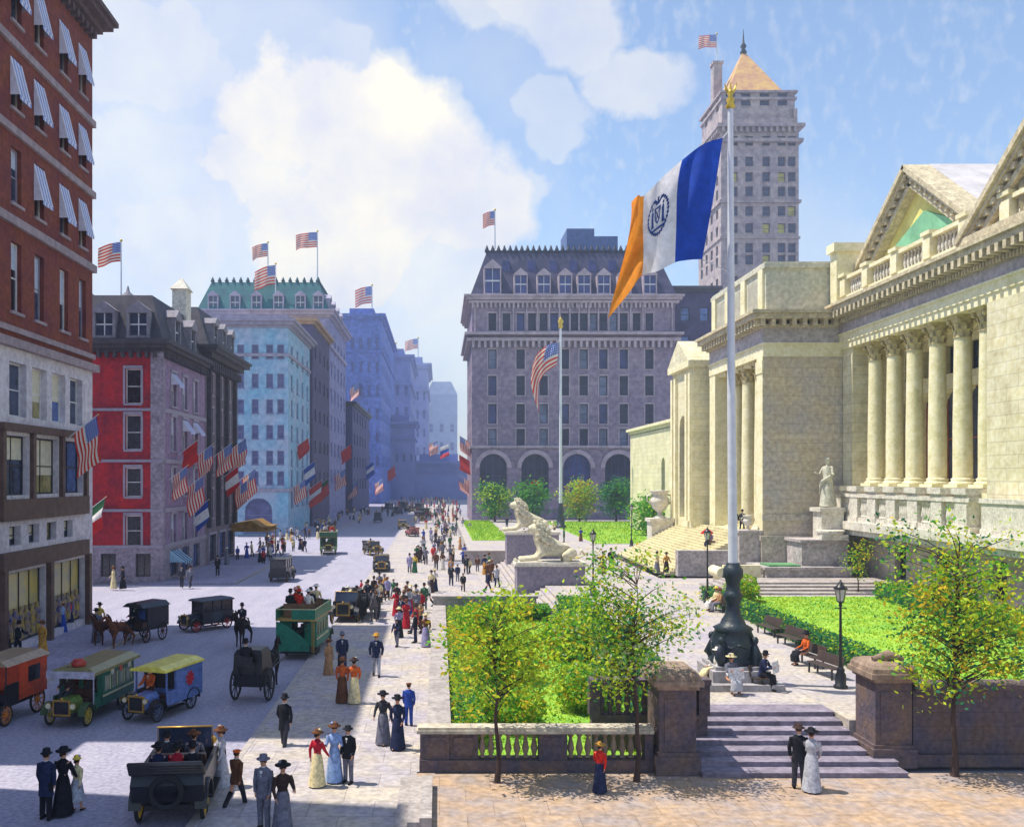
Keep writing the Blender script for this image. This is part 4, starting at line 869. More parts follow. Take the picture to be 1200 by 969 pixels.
# ---- far wing bay Y 91-99
y0,y1=91.0,99.0; xw=24.6; zw=PZ(432,93)
mb=MB(); facade(mb,'S',y0+.1,xw,30,ZT,zw,[],.3); fo=[(93.6,96.2,5.2,15.5,True)]; facade(mb,'W',xw,y0+.1,y1,ZT,zw,fo,.8); facade(mb,'N',y1,xw,30,ZT,zw,[],.3); build(mb,'far_bay',STONE,LB)
for o in fo: window(LB,'W',xw,o,FRD,GLD,.8,bar=.14,mull=1)
mb=MB()
for y in (91.2,92.4,96.8,98.1): mb.box(xw-.3,xw-.002,y,y+.7,5,zw-.6)
mb.box(xw-.5,30,y0-.1,y1+.2,zw,zw+.6); build(mb,'bay_pilaster',COLM,LB)
mb=MB(); mb.prism([(y0-.1,zw+.6),(y1+.2,zw+.6),((y0+y1)/2,zw+3.0)],'x',xw-.5,30); build(mb,'bay_pediment',mat('pilaster_stone',(0,0,0)),LB)
mb=MB(); facade(mb,'W',30.5,99,150,ZT,16,[(y,y+2,4,12,True) for y in (103,109,115,121,127)],.6); facade(mb,'S',99.05,30.5,40,ZT,16,[],.3); mb.box(30.5,60,99.1,150,15.9,16.1); build(mb,'far_wing',STONE,LB)
mb=MB(); cornice(mb,31,60,99.5,150,16.1,((.4,.6),(.4,1.0))); build(mb,'wing_cornice',STONEP,LB)
# ---- grand stair, cheek walls, low steps
t=thing('portico_stair','broad cream stone stair climbing to the library portico','stair',(21,84,ZT))
n=20; x0,x1=18.6,25.6
for k in range(n):
    a=lerp(x0,x1,k/n); mb=MB(); mb.box(a,x1 if k<n-1 else x1,77.2,98,ZT+(ZB-ZT)*k/n,ZT+(ZB-ZT)*(k+1)/n); build(mb,'step',mat('stair_cream',(198,188,150),.85,.14,.8,.25,fine=4),t)
mb=MB(); mb.box(19.4,25.88,76.3,77.18,ZT,3.3); mb.box(24.0,25.88,75.1,77.19,ZT,4.8); mb.box(23.9,25.87,75.0,77.21,4.8,5.0); build(mb,'cheek_wall',mat('cheek_stone',(172,164,164),.85,.2,1,.3,fine=4),t)
t=thing('side_podium','low grey stone podium with a planted trough at the corner of the portico','podium',(28,72,ZT))
mb=MB(); mb.box(24.6,31,70.6,74.6,ZT,2.3); mb.box(24.4,31.1,70.4,74.65,2.3,2.5); build(mb,'podium',mat('cheek_stone',(0,0,0)),t)
mb=MB(); mb.box(27.6,31.1,71.5,74.6,2.5,4.3); mb.box(27.4,31.15,71.3,74.62,4.3,4.5); build(mb,'upper_podium',mat('cheek_stone',(0,0,0)),t)
mb=MB(); mb.box(24.9,27.3,70.9,73,2.5,2.62); build(mb,'moss',mat('moss_green',(90,140,96),.95,.2,2,.3),t)
t=thing('low_steps','long low grey stone steps below the portico corner at the head of the right lawn','stair',(25,66,ZT))
for k in range(4):
    mb=MB(); mb.box(19.5+k*.5,32.6,64.2+k*1.0,70.38,ZT+.001+k*.13,ZT+.131+k*.13); build(mb,'step',STONEG,t)
t=thing('scroll_block','curved cream stone bench end beside the low grey steps','bench',(23.2,72,ZT))
mb=MB(); mb.box(21.4,24.3,71,73.4,ZT,1.9); mb.path([(21.4,71.0,2.0),(21.4,73.4,2.0)],.42,12); mb.box(21.5,24.3,71,71.4,1.9,2.6); build(mb,'seat',STONEP,t)
# urns
def urn(x,y,z,s,label,pl=None):
    t=thing('urn',label,'urn',(x,y,z),0)
    mb=MB(); mb.lathe([(.5*s,0),(.5*s,.12*s),(.22*s,.25*s),(.2*s,.5*s),(.55*s,.8*s),(.8*s,1.3*s),(.82*s,1.6*s),(.55*s,1.9*s),(.6*s,2.1*s),(.85*s,2.25*s),(.8*s,2.35*s)],(x,y,z),18); build(mb,'bowl',STONEW,t)
    for a in (0,math.pi):
        g=MB(); ca=math.cos(a); g.path([(x+ca*.75*s,y,z+1.2*s),(x+ca*1.1*s,y,z+1.5*s),(x+ca*1.05*s,y,z+1.9*s),(x+ca*.6*s,y,z+2.0*s)],.08*s,6); build(g,'handle',STONEW,t)
t=thing('urn_plinth','pale stone plinth carrying the tall white urn at the stair head','plinth',(23.4,99.3,ZT))
mb=MB(); mb.box(22.2,24.5,98.2,100.4,ZT,4.6); mb.box(22.0,24.55,98.05,100.6,4.6,4.95); mb.box(22.0,24.55,98.06,100.6,ZT,1.8); build(mb,'plinth',STONEW,t)
urn(23.3,99.3,4.95,1.25,'tall white stone urn standing on the plinth at the far end of the portico stair')
urn(25.0,76.1,5.0,.5,'small cream urn on the near cheek wall of the portico stair')
# ---------------------------------------------------------------- people
def joints(p):
    lt,lk,rt,rk,la,le,ra,re=[rad(v) for v in p[:8]]; lean=rad(p[8] if len(p)>8 else 0); out=p[9] if len(p)>9 else .04
    J={}
    def leg(s,t,k):
        hip=Vector((s*.095,0,0)); kn=hip+Vector((s*.01,math.sin(t)*.43,-math.cos(t)*.43)); a=t-k; an=kn+Vector((s*.015,math.sin(a)*.42,-math.cos(a)*.42))
        return hip,kn,an,a
    L_=leg(-1,lt,lk); R_=leg(1,rt,rk); low=min(L_[2].z,R_[2].z); z0=.08-low
    up=Vector((0,0,z0))
    for n_,q in (('L',L_),('R',R_)):
        J['hip'+n_],J['kn'+n_],J['an'+n_]=[v+up for v in q[:3]]
        J['toe'+n_]=J['an'+n_]+Vector((0,.19,-.045 if q[3]>-.35 else -.12))
    pv=up.copy(); ax=Vector((0,math.sin(lean),math.cos(lean)))
    J['pelvis']=pv+ax*.03; J['waist']=pv+ax*.2; J['chest']=pv+ax*.42; J['neck']=pv+ax*.56; J['head0']=pv+ax*.64+Vector((0,.01,0)); J['head']=pv+ax*.73+Vector((0,.02,0)); J['head1']=pv+ax*.81+Vector((0,.01,0))
    for n_,s,a,e in (('L',-1,la,le),('R',1,ra,re)):
        sh=pv+ax*.5+Vector((s*.175,0,0)); el=sh+Vector((s*(.03+out),math.sin(a)*.28,-math.cos(a)*.28)); b=a+e; wr=el+Vector((-s*.03,math.sin(b)*.25,-math.cos(b)*.25)); 
        hd=wr+(wr-el).normalized()*.09
        J['sh'+n_],J['el'+n_],J['wr'+n_],J['hd'+n_]=sh,el,wr,hd
    J['ax']=ax
    return J
def skin(edges_pts,name,levels=1):
    """one continuous surface grown from a skeleton: [(key, point, (rx,ry), parent key)]"""
    me=bpy.data.meshes.new(name); idx={k:i for i,(k,_,_,_) in enumerate(edges_pts)}
    me.from_pydata([tuple(p) for _,p,_,_ in edges_pts],[(idx[k],idx[q]) for k,_,_,q in edges_pts if q],[])
    o=bpy.data.objects.new(name,me); COL.objects.link(o); m=o.modifiers.new('s','SKIN'); m.use_smooth_shade=True
    for i,(k,p,r,q) in enumerate(edges_pts): me.skin_vertices[0].data[i].radius=r if hasattr(r,'__len__') else (r,r)
    me.skin_vertices[0].data[0].use_root=True
    s=o.modifiers.new('u','SUBSURF'); s.levels=levels; s.render_levels=levels
    dg=bpy.context.evaluated_depsgraph_get(); dg.update(); ev=o.evaluated_get(dg); r=ev.to_mesh()
    b=MB(); b.add([tuple(v.co) for v in r.vertices],[tuple(f.vertices) for f in r.polygons],0,True)
    ev.to_mesh_clear(); bpy.data.objects.remove(o); bpy.data.meshes.remove(me); return b
def body_mb(J):
    pts=[('pelvis',J['pelvis'],(.13,.1),None),('waist',J['waist'],(.115,.085),'pelvis'),('chest',J['chest'],(.14,.1),'waist'),('neck',J['neck'],.05,'chest'),('head0',J['head0'],(.062,.075),'neck'),('head',J['head'],(.078,.095),'head0'),('head1',J['head1'],(.058,.07),'head')]
    for s in 'LR':
        pts+=[('hip'+s,J['hip'+s]-Vector((0,0,.04)),.085,'pelvis'),('kn'+s,J['kn'+s],.055,'hip'+s),('an'+s,J['an'+s],.038,'kn'+s),('toe'+s,J['toe'+s],(.04,.03),'an'+s)]
        pts+=[('sh'+s,J['sh'+s],.052,'chest'),('el'+s,J['el'+s],.038,'sh'+s),('wr'+s,J['wr'+s],.026,'el'+s),('pm'+s,J['wr'+s].lerp(J['hd'+s],.7),(.034,.02),'wr'+s)]
    b=skin(pts,'body')
    for s,sg in (('L',-1),('R',1)):        # five fingers rooted in the palm
        w_,h_=J['wr'+s],J['hd'+s]; d=(h_-w_).normalized(); side=Vector((0,1,0)) if abs(d.z)>.6 else Vector((1,0,0)); side=(side-d*side.dot(d)).normalized(); inn=d.cross(side).normalized()*(-1 if d.cross(side).x*sg>0 else 1)
        for k,(o_,l_) in enumerate(((-.024,.058),(-.008,.072),(.009,.076),(.025,.068))):
            a=w_.lerp(h_,.75)+side*o_; m_=a+d*l_*.55+inn*.008; e=m_+d*l_*.4+inn*.025; b.path([a,m_,e],[.009,.008,.006],5)
        a=w_.lerp(h_,.25)+side*.026; b.path([a,a+side*.025+d*.03+inn*.01,a+side*.028+d*.06+inn*.02],[.011,.009,.007],5)
    h=J['head']; b.path([h+Vector((0,.085,.012)),h+Vector((0,.115,-.02)),h+Vector((0,.09,-.03))],[.008,.015,.008],6)
    for s in (-1,1): b.ell(h+Vector((s*.082,-.005,-.008)),(.012,.024,.032),0,6,5); b.ell(h+Vector((s*.032,.09,.012)),(.013,.008,.008),1,6,5)
    b.ell(h+Vector((0,.092,-.052)),(.026,.007,.007),2,6,5)
    return b
def ering(c,rx,ry,n=12,tilt=None):
    return [(c[0]+rx*math.cos(t),c[1]+ry*math.sin(t),c[2]) for t in [2*math.pi*k/n for k in range(n)]]
def limb(b,pts,rs,n=8,mi=0): b.path(pts,rs,n,mi)
PROTO={}
def person_meshes(kind,pose):
    key=(kind,pose)
    if key in PROTO: return PROTO[key]
    P=POSES[pose]
    if kind in('woman','girl') and P[0]<60: P=tuple(v*.3 for v in P[:4])+tuple(P[4:])
    J=joints(P); seated=P[0]>60; parts=[('body',body_mb(J),'skin')]; h=J['head']
    ax=J['ax']; pv=J['pelvis']
    b=MB(); b.ell(h+Vector((0,-.022,.028)),(.09,.098,.082),0,12,8)
    if kind in('woman','girl'): b.ell(h+Vector((0,-.1,-.01)),(.055,.05,.055),0,8,6)
    parts.append(('hair',b,'hair'))
    def up(t): return pv+ax*t
    ar=1.0
    if kind in ('man','boy','coatman'):
        b=MB()
        for s in 'LR': limb(b,[J['hip'+s]+Vector((0,0,.05)),J['hip'+s]-(J['hip'+s]-J['kn'+s])*.25,J['kn'+s],J['an'+s]+Vector((0,0,.02))],[.1,.1,.078,.066],10)
        b.loft([ering(up(-.09),.15,.11),ering(up(.0),.17,.125),ering(up(.16),.155,.11)]); parts.append(('trousers',b,'low'))
        b=MB(); hem=-.32 if kind=='coatman' and not seated else (-.16 if not seated else -.04)
        rings=[(hem,.205,.15),(hem*.5,.19,.14),(.14,.17,.125),(.3,.19,.135),(.42,.215,.135),(.49,.2,.11),(.54,.11,.085),(.57,.07,.07)]
        b.loft([ering(up(a),x,y,14) for a,x,y in rings])
        for s in 'LR': limb(b,[J['sh'+s]+Vector((0,0,.01)),J['sh'+s].lerp(J['el'+s],.5),J['el'+s],J['wr'+s]],[.075,.068,.058,.048],8)
        b.path([up(.56)+Vector((0,.0,0)),up(.59)],[.075,.07],10,1)
        b.add([tuple(up(.5)+Vector((-.04,.118,0))),tuple(up(.5)+Vector((.04,.118,0))),tuple(up(.33)+Vector((0,.142,0)))],[(0,1,2)],1)
        parts.append(('coat',b,'top'))
        b=MB()
        for s in 'LR': a=J['an'+s]; t=J['toe'+s]; b.path([a+Vector((0,-.06,-.03)),a+Vector((0,.03,-.02)),t+Vector((0,.02,0))],[.045,.052,.035],8); b.path([a+Vector((0,0,.06)),a+Vector((0,0,-.03))],[.045,.05],8)
        parts.append(('shoes',b,'shoe'))
        b=MB(); c=h+Vector((0,-.005,.055))
        if kind=='coatman': b.lathe([(.15,.0),(.155,.012),(.1,.02),(.1,.1),(.09,.13),(.04,.15)],c,14)   # bowler
        elif kind=='man': b.lathe([(.17,.0),(.17,.014),(.1,.016),(.098,.1),(.085,.115),(.0,.1)],c,14)       # flat crowned hat
        else: b.lathe([(.1,0),(.125,.03),(.11,.06),(.02,.075)],c,12); b.box(c[0]-.06,c[0]+.06,c[1]+.06,c[1]+.16,c[2]+.005,c[2]+.018)
        parts.append(('hat',b,'hat'))
    else:
        b=MB(); n=20
        if not seated:
            zf=.05; sw=(J['anL'].y+J['anR'].y)/2
            def pl(c,rx,ry,k): return [(c[0]+rx*(1+k*(.5-(i%2)))*math.cos(2*math.pi*i/n),c[1]+ry*(1+k*(.5-(i%2)))*math.sin(2*math.pi*i/n),c[2]) for i in range(n)]
            top=up(.14); L0=.05 if kind!='girl' else .38
            b.loft([pl((0,sw,L0),.27,.29,.1),pl((0,sw*.7,lerp(L0,top.z,.3)),.23,.24,.08),pl((0,sw*.3,lerp(L0,top.z,.7)),.19,.18,.05),pl(pv+Vector((0,0,0)),.175,.14,.02),pl(top,.125,.1,0)])
        else:
            kz=(J['knL']+J['knR'])/2; b.loft([ering((0,0,0)+0*Vector((0,0,0)) if False else tuple(kz+Vector((0,.06,-.34))),.24,.17,n),ering(tuple(kz+Vector((0,.1,-.1))),.23,.16,n),ering(tuple(kz+Vector((0,-.02,.1))),.2,.14,n),ering(tuple(pv+Vector((0,.1,.09))),.19,.17,n),ering(tuple(pv+Vector((0,0,.15))),.13,.11,n)])
        parts.append(('skirt',b,'low'))
        b=MB(); b.loft([ering(up(a),x,y,14) for a,x,y in ((.1,.14,.11),(.16,.125,.1),(.28,.16,.13),(.36,.18,.15),(.44,.185,.125),(.5,.165,.1),(.55,.08,.07),(.58,.06,.06))])
        for s in 'LR': limb(b,[J['sh'+s]+Vector((0,0,.005)),J['sh'+s].lerp(J['el'+s],.5),J['el'+s],J['wr'+s]],[.068,.068,.05,.036],8)
        parts.append(('bodice',b,'top'))
        b=MB()
        for s in 'LR': a=J['an'+s]; t=J['toe'+s]; b.path([a+Vector((0,-.05,-.03)),a+Vector((0,.03,-.02)),t],[.035,.042,.026],7)
        parts.append(('shoes',b,'shoe'))
        b=MB(); c=h+Vector((0,-.01,.065))
        w=.2 if kind=='woman' else .14
        b.lathe([(w,.0),(w+.01,.02),(.1,.03),(.105,.1),(.07,.13),(.01,.135)],c,16); b.ell(c+Vector((.07,.02,.1)),(.05,.06,.045),1,8,6); parts.append(('hat',b,'hat'))
    res=[]; offs=J['pelvis']
    for n_,mb_,slot in parts: 
        me=mb_.data(n_); res.append((n_,me,slot,max(mb_.m)+1))
    # one merged mesh for the far ones
    f=MB(); slots=[]
    for n_,mb_,slot in parts:
        o=len(f.v); f.v+=mb_.v; f.f+=[tuple(i+o for i in q) for q in mb_.f]; f.m+=[len(slots)]*len(mb_.f); f.s+=mb_.s; slots.append(slot)
    PROTO[key]=(res,f.data('person'),slots); 
    for n_,me,sl,k in res:
        for _ in range(k): me.materials.append(cloth((60,60,70)))
    for _ in slots: PROTO[key][1].materials.append(cloth((60,60,70)))
    return PROTO[key]
POSES={'stand':(2,2,-3,2,6,12,-4,14),'walk':(24,6,-20,14,-20,16,22,20),'walk2':(-18,18,22,8,20,24,-18,14),'wide':(12,2,-12,4,10,20,-8,16,2,.07),
 'hold':(3,3,-4,5,20,80,24,78),'lift':(6,4,-8,8,40,95,-6,20),'turn':(8,4,-10,12,30,60,10,30,4),'sit':(86,80,82,84,18,50,14,56,-4),'read':(84,78,80,86,34,70,36,68,10),'ride':(82,72,84,76,28,46,30,44,2)}
SK=mat('skin_tone',(206,150,122),.7,.08,6,.05,obj=True); EYE=mat('eye_dark',(40,30,30),.4,.1,3,0,obj=True); LIP=mat('lip_red',(150,70,66),.6,.1,3,0,obj=True)
HAIRC={'brown':(58,40,32),'black':(26,24,28),'grey':(130,126,124)}
NAMES={'black':(30,30,38),'navy':(36,44,76),'grey':(112,112,128),'brown':(104,66,44),'crimson':(184,32,52),'red':(206,44,34),'white':(218,214,210),'cream':(222,206,160),'ochre':(190,140,60),'orange':(206,96,40),
 'pale blue':(140,166,214),'blue':(44,74,164),'lavender':(156,150,190),'green':(52,104,72),'tan':(172,130,92),'yellow':(220,190,80),'dark brown':(60,44,42),'charcoal':(54,54,64),'pink':(222,150,150),'light grey':(170,172,184)}
NP=0
def person(kind,pose,loc,rz,top,low,hat,label,group=None,scale=1.0,detail=True,hair='brown'):
    global NP; NP+=1
    res,far,slots=person_meshes(kind,pose)
    C={'skin':SK,'hair':cloth(HAIRC[hair]),'top':cloth(NAMES[top]),'low':cloth(NAMES[low]),'hat':cloth(NAMES[hat]),'shoe':cloth((34,28,30))}
    if not detail:
        o=bpy.data.objects.new('person',far); COL.objects.link(o); o.location=loc; o.rotation_euler=(0,0,rz); o.scale=(scale,)*3
        for i,s in enumerate(slots): o.material_slots[i].link='OBJECT'; o.material_slots[i].material=C[s]
        return tag(o,label,'person',group)
    # the body mesh is the person, hair and clothing hang from it
    root=None
    for n_,me,slot,k in res:
        o=bpy.data.objects.new('person' if n_=='body' else n_,me); COL.objects.link(o)
        for i in range(k):
            o.material_slots[i].link='OBJECT'; m=C[slot]
            if n_=='body': m=[SK,EYE,LIP][i]
            elif i==1: m=cloth(NAMES['white']) if n_=='coat' else cloth(NAMES[low])
            o.material_slots[i].material=m
        if root is None: root=o
        else: o.parent=root
    root.location=loc; root.rotation_euler=(0,0,rz); root.scale=(scale,)*3
    return tag(root,label,'person',group)
def at(px,py,z=.12): return GR(px,py,z)
NEAR=[ # px,py,z,kind,pose,facing deg (0 away from the camera, 180 towards),top,low,hat,scale,label
 (333,877,.0,'coatman','wide',20,'black','charcoal','black',1.0,'man in black coat and bowler standing alone on the kerb line, back turned'),
 (372,921,.12,'woman','walk',40,'crimson','cream','brown',.9,'woman in crimson jacket and cream skirt, left of the blue dressed woman'),
 (392,916,.12,'woman','hold',180,'pale blue','pale blue','brown',.95,'woman in pale blue dress between the crimson jacket and the black coat'),
 (408,917,.12,'man','stand',200,'black','grey','black',.92,'man in black coat and grey trousers beside the pale blue dress'),
 (309,972,.12,'man','stand',200,'grey','grey','grey',1.05,'man in grey suit and hat at the bottom edge of the pavement'),
 (331,976,.12,'woman','turn',160,'dark brown','grey','black',1.0,'woman in dark brown jacket and grey skirt beside the grey suited man'),
 (277,947,.0,'boy','walk2',30,'brown','charcoal','orange',.92,'youth in long brown coat and orange cap walking behind the open touring car'),
 (54,960,.0,'coatman','stand',10,'navy','black','black',1.02,'man in navy coat and bowler at the bottom left with the woman and child'),
 (74,955,.0,'woman','walk',15,'black','black','black',1.0,'woman all in black between the navy coated man and the pale girl'),
 (90,950,.0,'girl','walk2',20,'cream','light grey','yellow',.82,'girl in pale dress and yellow hat at the bottom left'),
 (259,925,.0,'woman','stand',250,'light grey','light grey','brown',1.0,'woman in light grey dress standing at the side of the open touring car'),
 (449,872,.12,'woman','walk',200,'charcoal','grey','black',.98,'woman in charcoal jacket and grey skirt strolling beside a navy dress'),
 (466,878,.12,'woman','walk2',190,'navy','navy','black',.98,'woman in navy dress strolling next to the charcoal jacket near the corner wall'),
 (479,850,.12,'boy','stand',10,'blue','blue','brown',.86,'boy in bright blue suit by the low wall of the lawn'),
 (401,823,.12,'woman','stand',5,'orange','brown','brown',.98,'woman in orange jacket and brown skirt behind the double decker bus'),
 (415,824,.12,'woman','turn',350,'orange','cream','dark brown',.98,'woman in orange bodice and cream skirt right of the all orange one'),
 (385,793,.0,'woman','stand',120,'tan','tan','brown',.95,'woman in tan dress close to the rear wheel of the double decker bus'),
 (401,787,.12,'coatman','walk',170,'navy','navy','grey',1.04,'tall man in navy suit and grey bowler beside the double decker bus'),
 (441,792,.12,'man','wide',180,'navy','light grey','ochre',1.08,'man in open navy jacket and pale trousers with legs apart on the sunny pavement'),
 (50,769,.12,'woman','stand',200,'ochre','ochre','brown',.98,'woman in long ochre coat before the shop window'),
 (21,770,.12,'coatman','turn',100,'black','navy','black',1.0,'man in black coat left of the ochre coat outside the shop'),
 (8,768,.12,'woman','walk',100,'grey','charcoal','black',1.0,'woman in grey at the very left edge outside the shop'),
 (62,738,.12,'woman','hold',250,'white','white','white',.98,'woman in white dress gazing into the shop window'),
 (73,741,.12,'woman','stand',260,'pale blue','blue','tan',.98,'woman in blue skirt and tan hat at the shop window'),
 (82,736,.12,'woman','turn',240,'red','navy','cream',.95,'woman in red jacket and navy skirt at the shop window'),
 (113,752,.12,'woman','stand',170,'grey','grey','black',1.0,'woman in grey standing on the pavement corner behind the black wagon'),
 (117,741,.12,'woman','walk',200,'yellow','brown','black',.95,'woman in yellow jacket just behind the grey one at the pavement corner'),
 (133,690,.12,'woman','walk2',250,'cream','cream','brown',1.0,'woman in cream dress passing the red corner building'),
 (144,690,.12,'woman','walk',250,'black','black','black',1.0,'woman in black following the cream dress past the red building'),
 (213,688,.12,'coatman','wide',180,'charcoal','charcoal','black',1.0,'man in charcoal coat, left one of the pair near the red building corner'),
 (223,688,.12,'coatman','walk',190,'grey','charcoal','black',1.0,'man in grey coat, right one of the pair near the red building corner'),
 (255,674,.12,'coatman','stand',180,'black','black','black',1.0,'man all in black standing on the kerb before the dark building'),
 (703,928,.125,'woman','walk2',30,'red','navy','ochre',.78,'person in bright red jacket and navy skirt walking before the balustrade'),
 (936,924,.125,'man','stand',10,'black','charcoal','dark brown',1.02,'man in black suit at the foot of the terrace steps beside a pale dress'),
 (951,927,.125,'woman','turn',20,'light grey','light grey','black',.98,'woman in pale grey dress and black hat at the foot of the terrace steps'),
 (707,672,ZT,'woman','stand',180,'brown','brown','black',1.0,'woman in brown on the terrace right of the near lion, with a black coated man'),
 (716,667,ZT,'coatman','stand',180,'black','charcoal','black',1.0,'man in black on the terrace right of the near lion, by the brown dress'),
 (770,672,ZT,'woman','walk',150,'cream','grey','black',1.0,'woman in cream bodice below the portico stair'),
 (781,673,ZT,'woman','walk2',150,'ochre','dark brown','black',1.0,'woman in ochre bodice and dark skirt below the portico stair'),
 (573,670,.6,'woman','walk',90,'green','green','brown',.95,'woman in green by the far end of the lion steps'),
 (572,694,.12,'man','walk',80,'navy','navy','black',.95,'man in navy crossing the plaza before the near lion'),
 (546,672,.12,'man','walk',180,'charcoal','black','black',1.0,'man in charcoal on the open plaza left of the far lion'),
 (508,658,.12,'boy','walk',180,'red','light grey','black',1.0,'youth in red jacket running alone on the wide sunny pavement'),
 (480,671,.12,'coatman','stand',180,'lavender','grey','black',1.0,'man in lavender coat, left of the yellow clad one on the pavement'),
 (486,671,.12,'woman','stand',180,'yellow','green','black',1.0,'woman in yellow bodice and green skirt on the pavement'),
]
for px,py,z,kind,pose,fd,a,b_,h_,s,lab in NEAR:
    x,y,_=GR(px,py,z); person(kind,pose,(x,y,z),rad(fd) if False else -rad(fd),a,b_,h_,lab,scale=s*1.02)
# portico stair and porch
for px,py,z,kind,pose,fd,a,b_,h_,lab in ((823,617,4.7,'coatman','stand',180,'black','black','black','man in black, left of the dark pair on the portico stair'),(831,617,4.7,'coatman','wide',180,'charcoal','black','black','man in charcoal, right of the dark pair on the portico stair'),
    (881,613,4.7,'woman','stand',180,'red','red','brown','woman in red standing between the portico columns'),(887,615,4.7,'woman','stand',150,'blue','light grey','brown','woman in blue bodice beside the red one in the portico')):
    Y=80 if px<850 else 80.5; x=25.2+(px-823)*.075 if px<850 else PX(px,Y)
    if px>850: x,Y=27.2+(px-881)*.1,79.9
    person(kind,pose,(x,Y,z),-rad(fd),a,b_,h_,lab)
# crowds: (place label, group, list of (x range),(y range), n, z)
def crowd(place,group,xr,yr,n,z,far=False,seed=1,palette=None,grid=0):
    r=random.Random(seed); pal=palette or ['black','navy','grey','brown','charcoal','cream','dark brown','light grey','tan','lavender','crimson','white','green','ochre','blue']
    done=[]
    for _ in range(n*30):
        if len(done)>=n: break
        x=r.uniform(*xr); y=r.uniform(*yr)
        if any((x-a)**2+(y-b)**2<.45 for a,b in done): continue
        done.append((x,y)); k=r.choice(('man','woman','woman','coatman','boy'))
        a=r.choice(pal); l_=r.choice(('black','charcoal','grey','navy','dark brown')) if k in('man','coatman','boy') else r.choice(pal); h_=r.choice(('black','brown','grey','dark brown') if k!='woman' else ('black','brown','white','cream'))
        noun={'man':'man','coatman':'man','boy':'youth','woman':'woman'}[k]
        lab='%s in %s top and %s %s %s'%(noun,a,l_,'skirt' if k=='woman' else 'trousers',place) if not far else 'tiny '+noun+' in '+a+' '+place
        person(k,r.choice(('stand','walk','walk2','turn','hold')),(x,y,z),r.choice((0,math.pi,math.pi,.4,2.6,1.57)),a,l_,h_,lab,group,r.uniform(.94,1.04) if k!='boy' else .85,detail=not far)
crowd('near the kerb, left pavement','pedestrians by the dark building',(-23.4,-18.6),(98,110),12,.12,seed=2)
crowd('under the ochre canopy','pedestrians around the ochre canopy',(-23.0,-16.5),(111,124),14,.12,seed=3)
crowd('by the pale block','pedestrians on the left pavement by the pale block',(-23.5,-18),(126,176),24,.12,far=True,seed=4)
crowd('down the left pavement','distant pedestrians on the left pavement',(-23.5,-14),(180,245),18,.12,far=True,seed=5)
crowd('on the sunlit pavement','people gathered on the sunlit pavement before the lawn wall',(-2.4,-.7),(50,68),20,.12,seed=6)
crowd('beside the open carriage','people gathered on the pavement by the open carriage',(-6.0,-2.2),(60,74),18,.12,seed=7)
crowd('crossing the plaza','people on the plaza before the lions',(-1,4.8),(74,94),17,.12,seed=8)
crowd('along the far pavement','distant pedestrians on the sunlit pavement',(-2.5,2.8),(98,150),34,.12,far=True,seed=9)
crowd('at the head of the avenue','distant crowd at the head of the avenue',(-5,5),(150,250),48,.12,far=True,seed=10)
crowd('on the far avenue','distant crowd spread over the far avenue',(-14,0),(200,300),12,.02,far=True,seed=11)
crowd('on the far terrace','people strolling on the far terrace',(10,18),(100,150),5,ZT,far=True,seed=12)

# ---------------------------------------------------------------- wheels and vehicles (forward = +Y)
TYRE=mat('tyre_rubber',(40,40,44),.9,.1,3,.1,obj=True); BRASS=mat('brass',(190,150,70),.35,.15,3,.05,metal=.6,obj=True)
def torus(b,c,R_,r,mi=0,n=20,k=6):
    rings=[]
    for i in range(n+1):
        a=2*math.pi*i/n; rings.append([(c[0]+r*math.cos(t),c[1]+math.cos(a)*(R_+r*math.sin(t)),c[2]+math.sin(a)*(R_+r*math.sin(t))) for t in [2*math.pi*j/k for j in range(k)]])
    b.loft(rings,mi,False)
def wheel(parent,x,y,r,spoke,tr=.05,z=None):
    z=r if z is None else z; b=MB(); torus(b,(x,y,z),r-tr*1.6,tr*.6); b.path([(x-.09,y,z),(x+.09,y,z)],r*.17,10)
    for k in range(10): a=2*math.pi*k/10; b.path([(x,y,z),(x,y+math.cos(a)*(r-tr*1.7),z+math.sin(a)*(r-tr*1.7))],.024,5,0,False)
    w=build(b,'wheel',spoke,parent,True); b=MB(); torus(b,(x,y,z),r-tr,tr); build(b,'tyre',TYRE,w,True); return w
def fender(b,x0,x1,y,z,r,a0,a1,th=.03,n=8):
    P=[(y+math.cos(rad(lerp(a0,a1,k/n)))*r,z+math.sin(rad(lerp(a0,a1,k/n)))*r) for k in range(n+1)]; Q=[(y+math.cos(rad(lerp(a0,a1,k/n)))*(r+th),z+math.sin(rad(lerp(a0,a1,k/n)))*(r+th)) for k in range(n+1)]
    for k in range(n): b.hexa([(x0,*P[k]),(x1,*P[k]),(x1,*P[k+1]),(x0,*P[k+1])],[(x0,*Q[k]),(x1,*Q[k]),(x1,*Q[k+1]),(x0,*Q[k+1])])
def lamp(parent,x,y,z,r=.11,name='headlight'):
    b=MB(); b.lathe([(r*.35,0),(r*.8,.04),(r,.12),(r,.16)],(0,0,0),12); b.xf(Matrix.Translation((x,y,z))@Matrix.Rotation(-math.pi/2,4,'X')); h=build(b,name,BRASS,parent,True)
    b=MB(); b.lathe([(r*.9,0),(r*.9,.01)],(0,0,0),12); b.xf(Matrix.Translation((x,y+.165,z))@Matrix.Rotation(-math.pi/2,4,'X')); build(b,'lens',mat('lamp_glass',(220,214,180),.1,.1,3,0),h,True)
